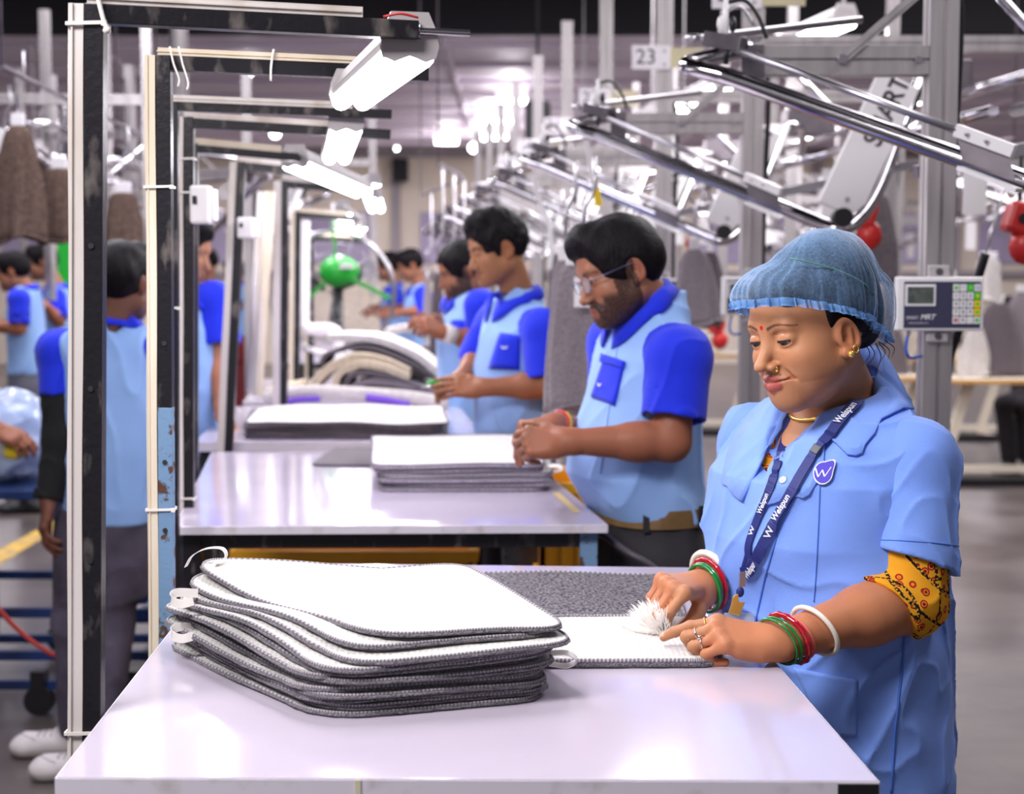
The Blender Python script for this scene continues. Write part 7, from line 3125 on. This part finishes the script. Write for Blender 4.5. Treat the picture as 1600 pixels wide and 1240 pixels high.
def arm(left, e, w, f, n=(0, -.5, .8), cu=RELAX, sh=None):
    return (left, sh, e, w, Vector(f), Vector(n), cu, None)


simple_man('far worker with dark hair bending over the row beside the fan ring', 655, 12.0, 195, (641, 414), [arm(True, P(664, 486, 11.8), P(622, 488, 11.8), (-1, 0, -.1)), arm(False, P(640, 480, 12.2), P(618, 482, 12.1), (-1, 0, -.1))], pitch=25)
simple_man('far worker seen behind the fan ring, partly covered by his neighbour', 616, 13.2, 185, (607, 416), [arm(True, P(622, 480, 13.0), P(596, 486, 13.0), (-1, 0, -.1)), arm(False, P(606, 476, 13.4), P(590, 480, 13.4), (-1, 0, -.1))])
simple_man('far person in light blue with red trousers beyond the leaning frame', 371, 15.0, 180, (366, 425), [arm(True, P(372, 478, 14.8), P(352, 482, 14.8), (-1, 0, 0)), arm(False, P(364, 476, 15.2), P(346, 480, 15.2), (-1, 0, 0))], trousers=mat('dark red trouser cloth', (120, 30, 40), .8), h=.016, sleeve=M_SHIRT)
simple_man('far person in royal blue seen past the fifth lamp frame', 325, 13.5, 200, (322, 410), [arm(True, P(334, 480, 13.3), P(318, 486, 13.3), (-1, 0, 0)), arm(False, P(318, 476, 13.7), P(310, 482, 13.7), (-1, 0, 0))], shirt=M_ROYAL, h=.016)

# worker walking away behind the nearest lamp posts
Yc = 4.65
S_L = P(108, 556, Yc)
EL, WR_ = P(96, 684, Yc - .04), P(76, 782, Yc - .08)
EF, WF = P(228, 668, Yc + .05), P(226, 772, Yc + .02)
lg = [(P(132, 830, Yc), P(118, 975, Yc - .02), P(124, 1148, Yc), P(30, 1190, Yc - .02)), (P(186, 830, Yc), P(172, 985, Yc - .06), P(158, 1165, Yc - .22), P(60, 1212, Yc - .24))]
r5, hm5, T5_, O5, _ = man('young worker seen from behind between the first two lamp posts, in grey jeans', 168, Yc, 95, (192, 442, Yc), 70, 4, 0, 1.0,
    [arm(True, EL, WR_, P(66, 840, Yc - .1) - WR_, (-1, -.4, .1), RELAX), arm(False, EF, WF, (0, .2, -1), (1, -.2, 0), RELAX)],
    (112, 76, 62), .765, 1.275, 1.345, w=.150, d=.108, h=.006, trousers=M_JEANS, legs=lg, shoes=M_SHOE, under=M_UNDER, hair='short', detail=False, sl_len=.13, sl_r=(.066, .062), fold=.007)
u = (EL - WR_).normalized()
c = WR_ + u * .025 - O5
MB().tube([c - u * .010, c + u * .010], .034, 14).build('watch_strap', M_BLKP, r5)
MB().box(c + Vector((-.028, -.02, 0)), (.02, .03, .034), frame_from(u)).build('watch_case', M_BLKP, r5, bevel=.003)

# worker leaning a hand on the third table, head behind the posts
Yd = 5.35
EL, WR_ = P(344, 556, Yd - .05), P(347, 640, Yd - .12)
r6, *_ = man('worker resting one bare arm on the third table, head hidden by the lamp posts', 296, Yd, 5, (286, 392, Yd), 350, 15, 0, 1.0,
    [arm(False, EL, WR_, (.35, -.25, -.75), (.6, -.3, .6), RELAX, sh=P(333, 470, Yd - .03)), arm(True, P(262, 560, Yd + .15), P(285, 640, Yd + .1), (.6, .1, -.5), (0, 0, 1), RELAX)],
    (170, 120, 94), .86, 1.36, 1.42, w=.155, d=.11, h=.008, trousers=M_TROUG, detail=False, sl_len=.15, sl_r=(.074, .080))

# two workers talking far over on the other side, and the one by the bag
simple_man('worker facing the picture border beside the brown mats, in grey trousers', 42, 9.6, 185, (20, 424), [arm(True, P(30, 512, 9.4), P(-8, 508, 9.4), (-1, 0, .1)), arm(False, P(10, 510, 9.8), P(-20, 506, 9.7), (-1, 0, .1))], trousers=M_TROUG, z0=.90)
simple_man('worker in brown trousers behind the one in grey trousers', 90, 10.6, 195, (66, 410), [arm(True, P(92, 500, 10.4), P(72, 478, 10.3), (-.8, 0, .5)), arm(False, P(74, 498, 10.8), P(56, 500, 10.7), (-1, 0, .1))], trousers=M_TROUB, z0=.90)
simple_man('worker outside the picture border reaching onto the plastic bag', -190, 5.3, 5, (-170, 400), [arm(False, P(-75, 650, 5.15), P(-12, 668, 5.15), (.8, 0, -.35), (0, -.5, .8)), arm(True, P(-80, 640, 5.5), P(-30, 690, 5.45), (.8, 0, -.4), (0, -.3, .9))], h=.010)
Ys = 11.75
simple_man('worker in black sitting at the wooden edged sewing table by the picture border', 1612, Ys, 200, (1590, 486), [arm(True, P(1606, 540, Ys - .2), P(1580, 560, Ys - .35), (-1, -.3, -.1)), arm(False, P(1600, 540, Ys + .2), P(1575, 562, Ys + .1), (-1, -.2, -.1))], h=.014, z0=.52, zs=1.05, zn=1.12,
           shirt=M_TROUS, sleeve=M_TROUS, collar=M_TROUS, legs=[(P(1610, 618, Ys), P(1568, 632, Ys - .35), P(1578, 722, Ys - .40), P(1552, 738, Ys - .55)), (P(1620, 618, Ys), P(1600, 634, Ys - .30), P(1604, 722, Ys - .32), P(1580, 738, Ys - .5))])
t = thing('stool', 'low stool under the worker in black', 'stool', ((1612 - 800) / F * Ys, Ys + .05, 0))
MB().box((0, 0, .42), (.34, .34, .04)).build('seat', M_PINK, t, bevel=.01)
for sx in (-.13, .13):
    for sy in (-.13, .13):
        MB().cyl((sx, sy, 0), (sx, sy, .40), .014, 8).build('leg', M_BLKP, t)
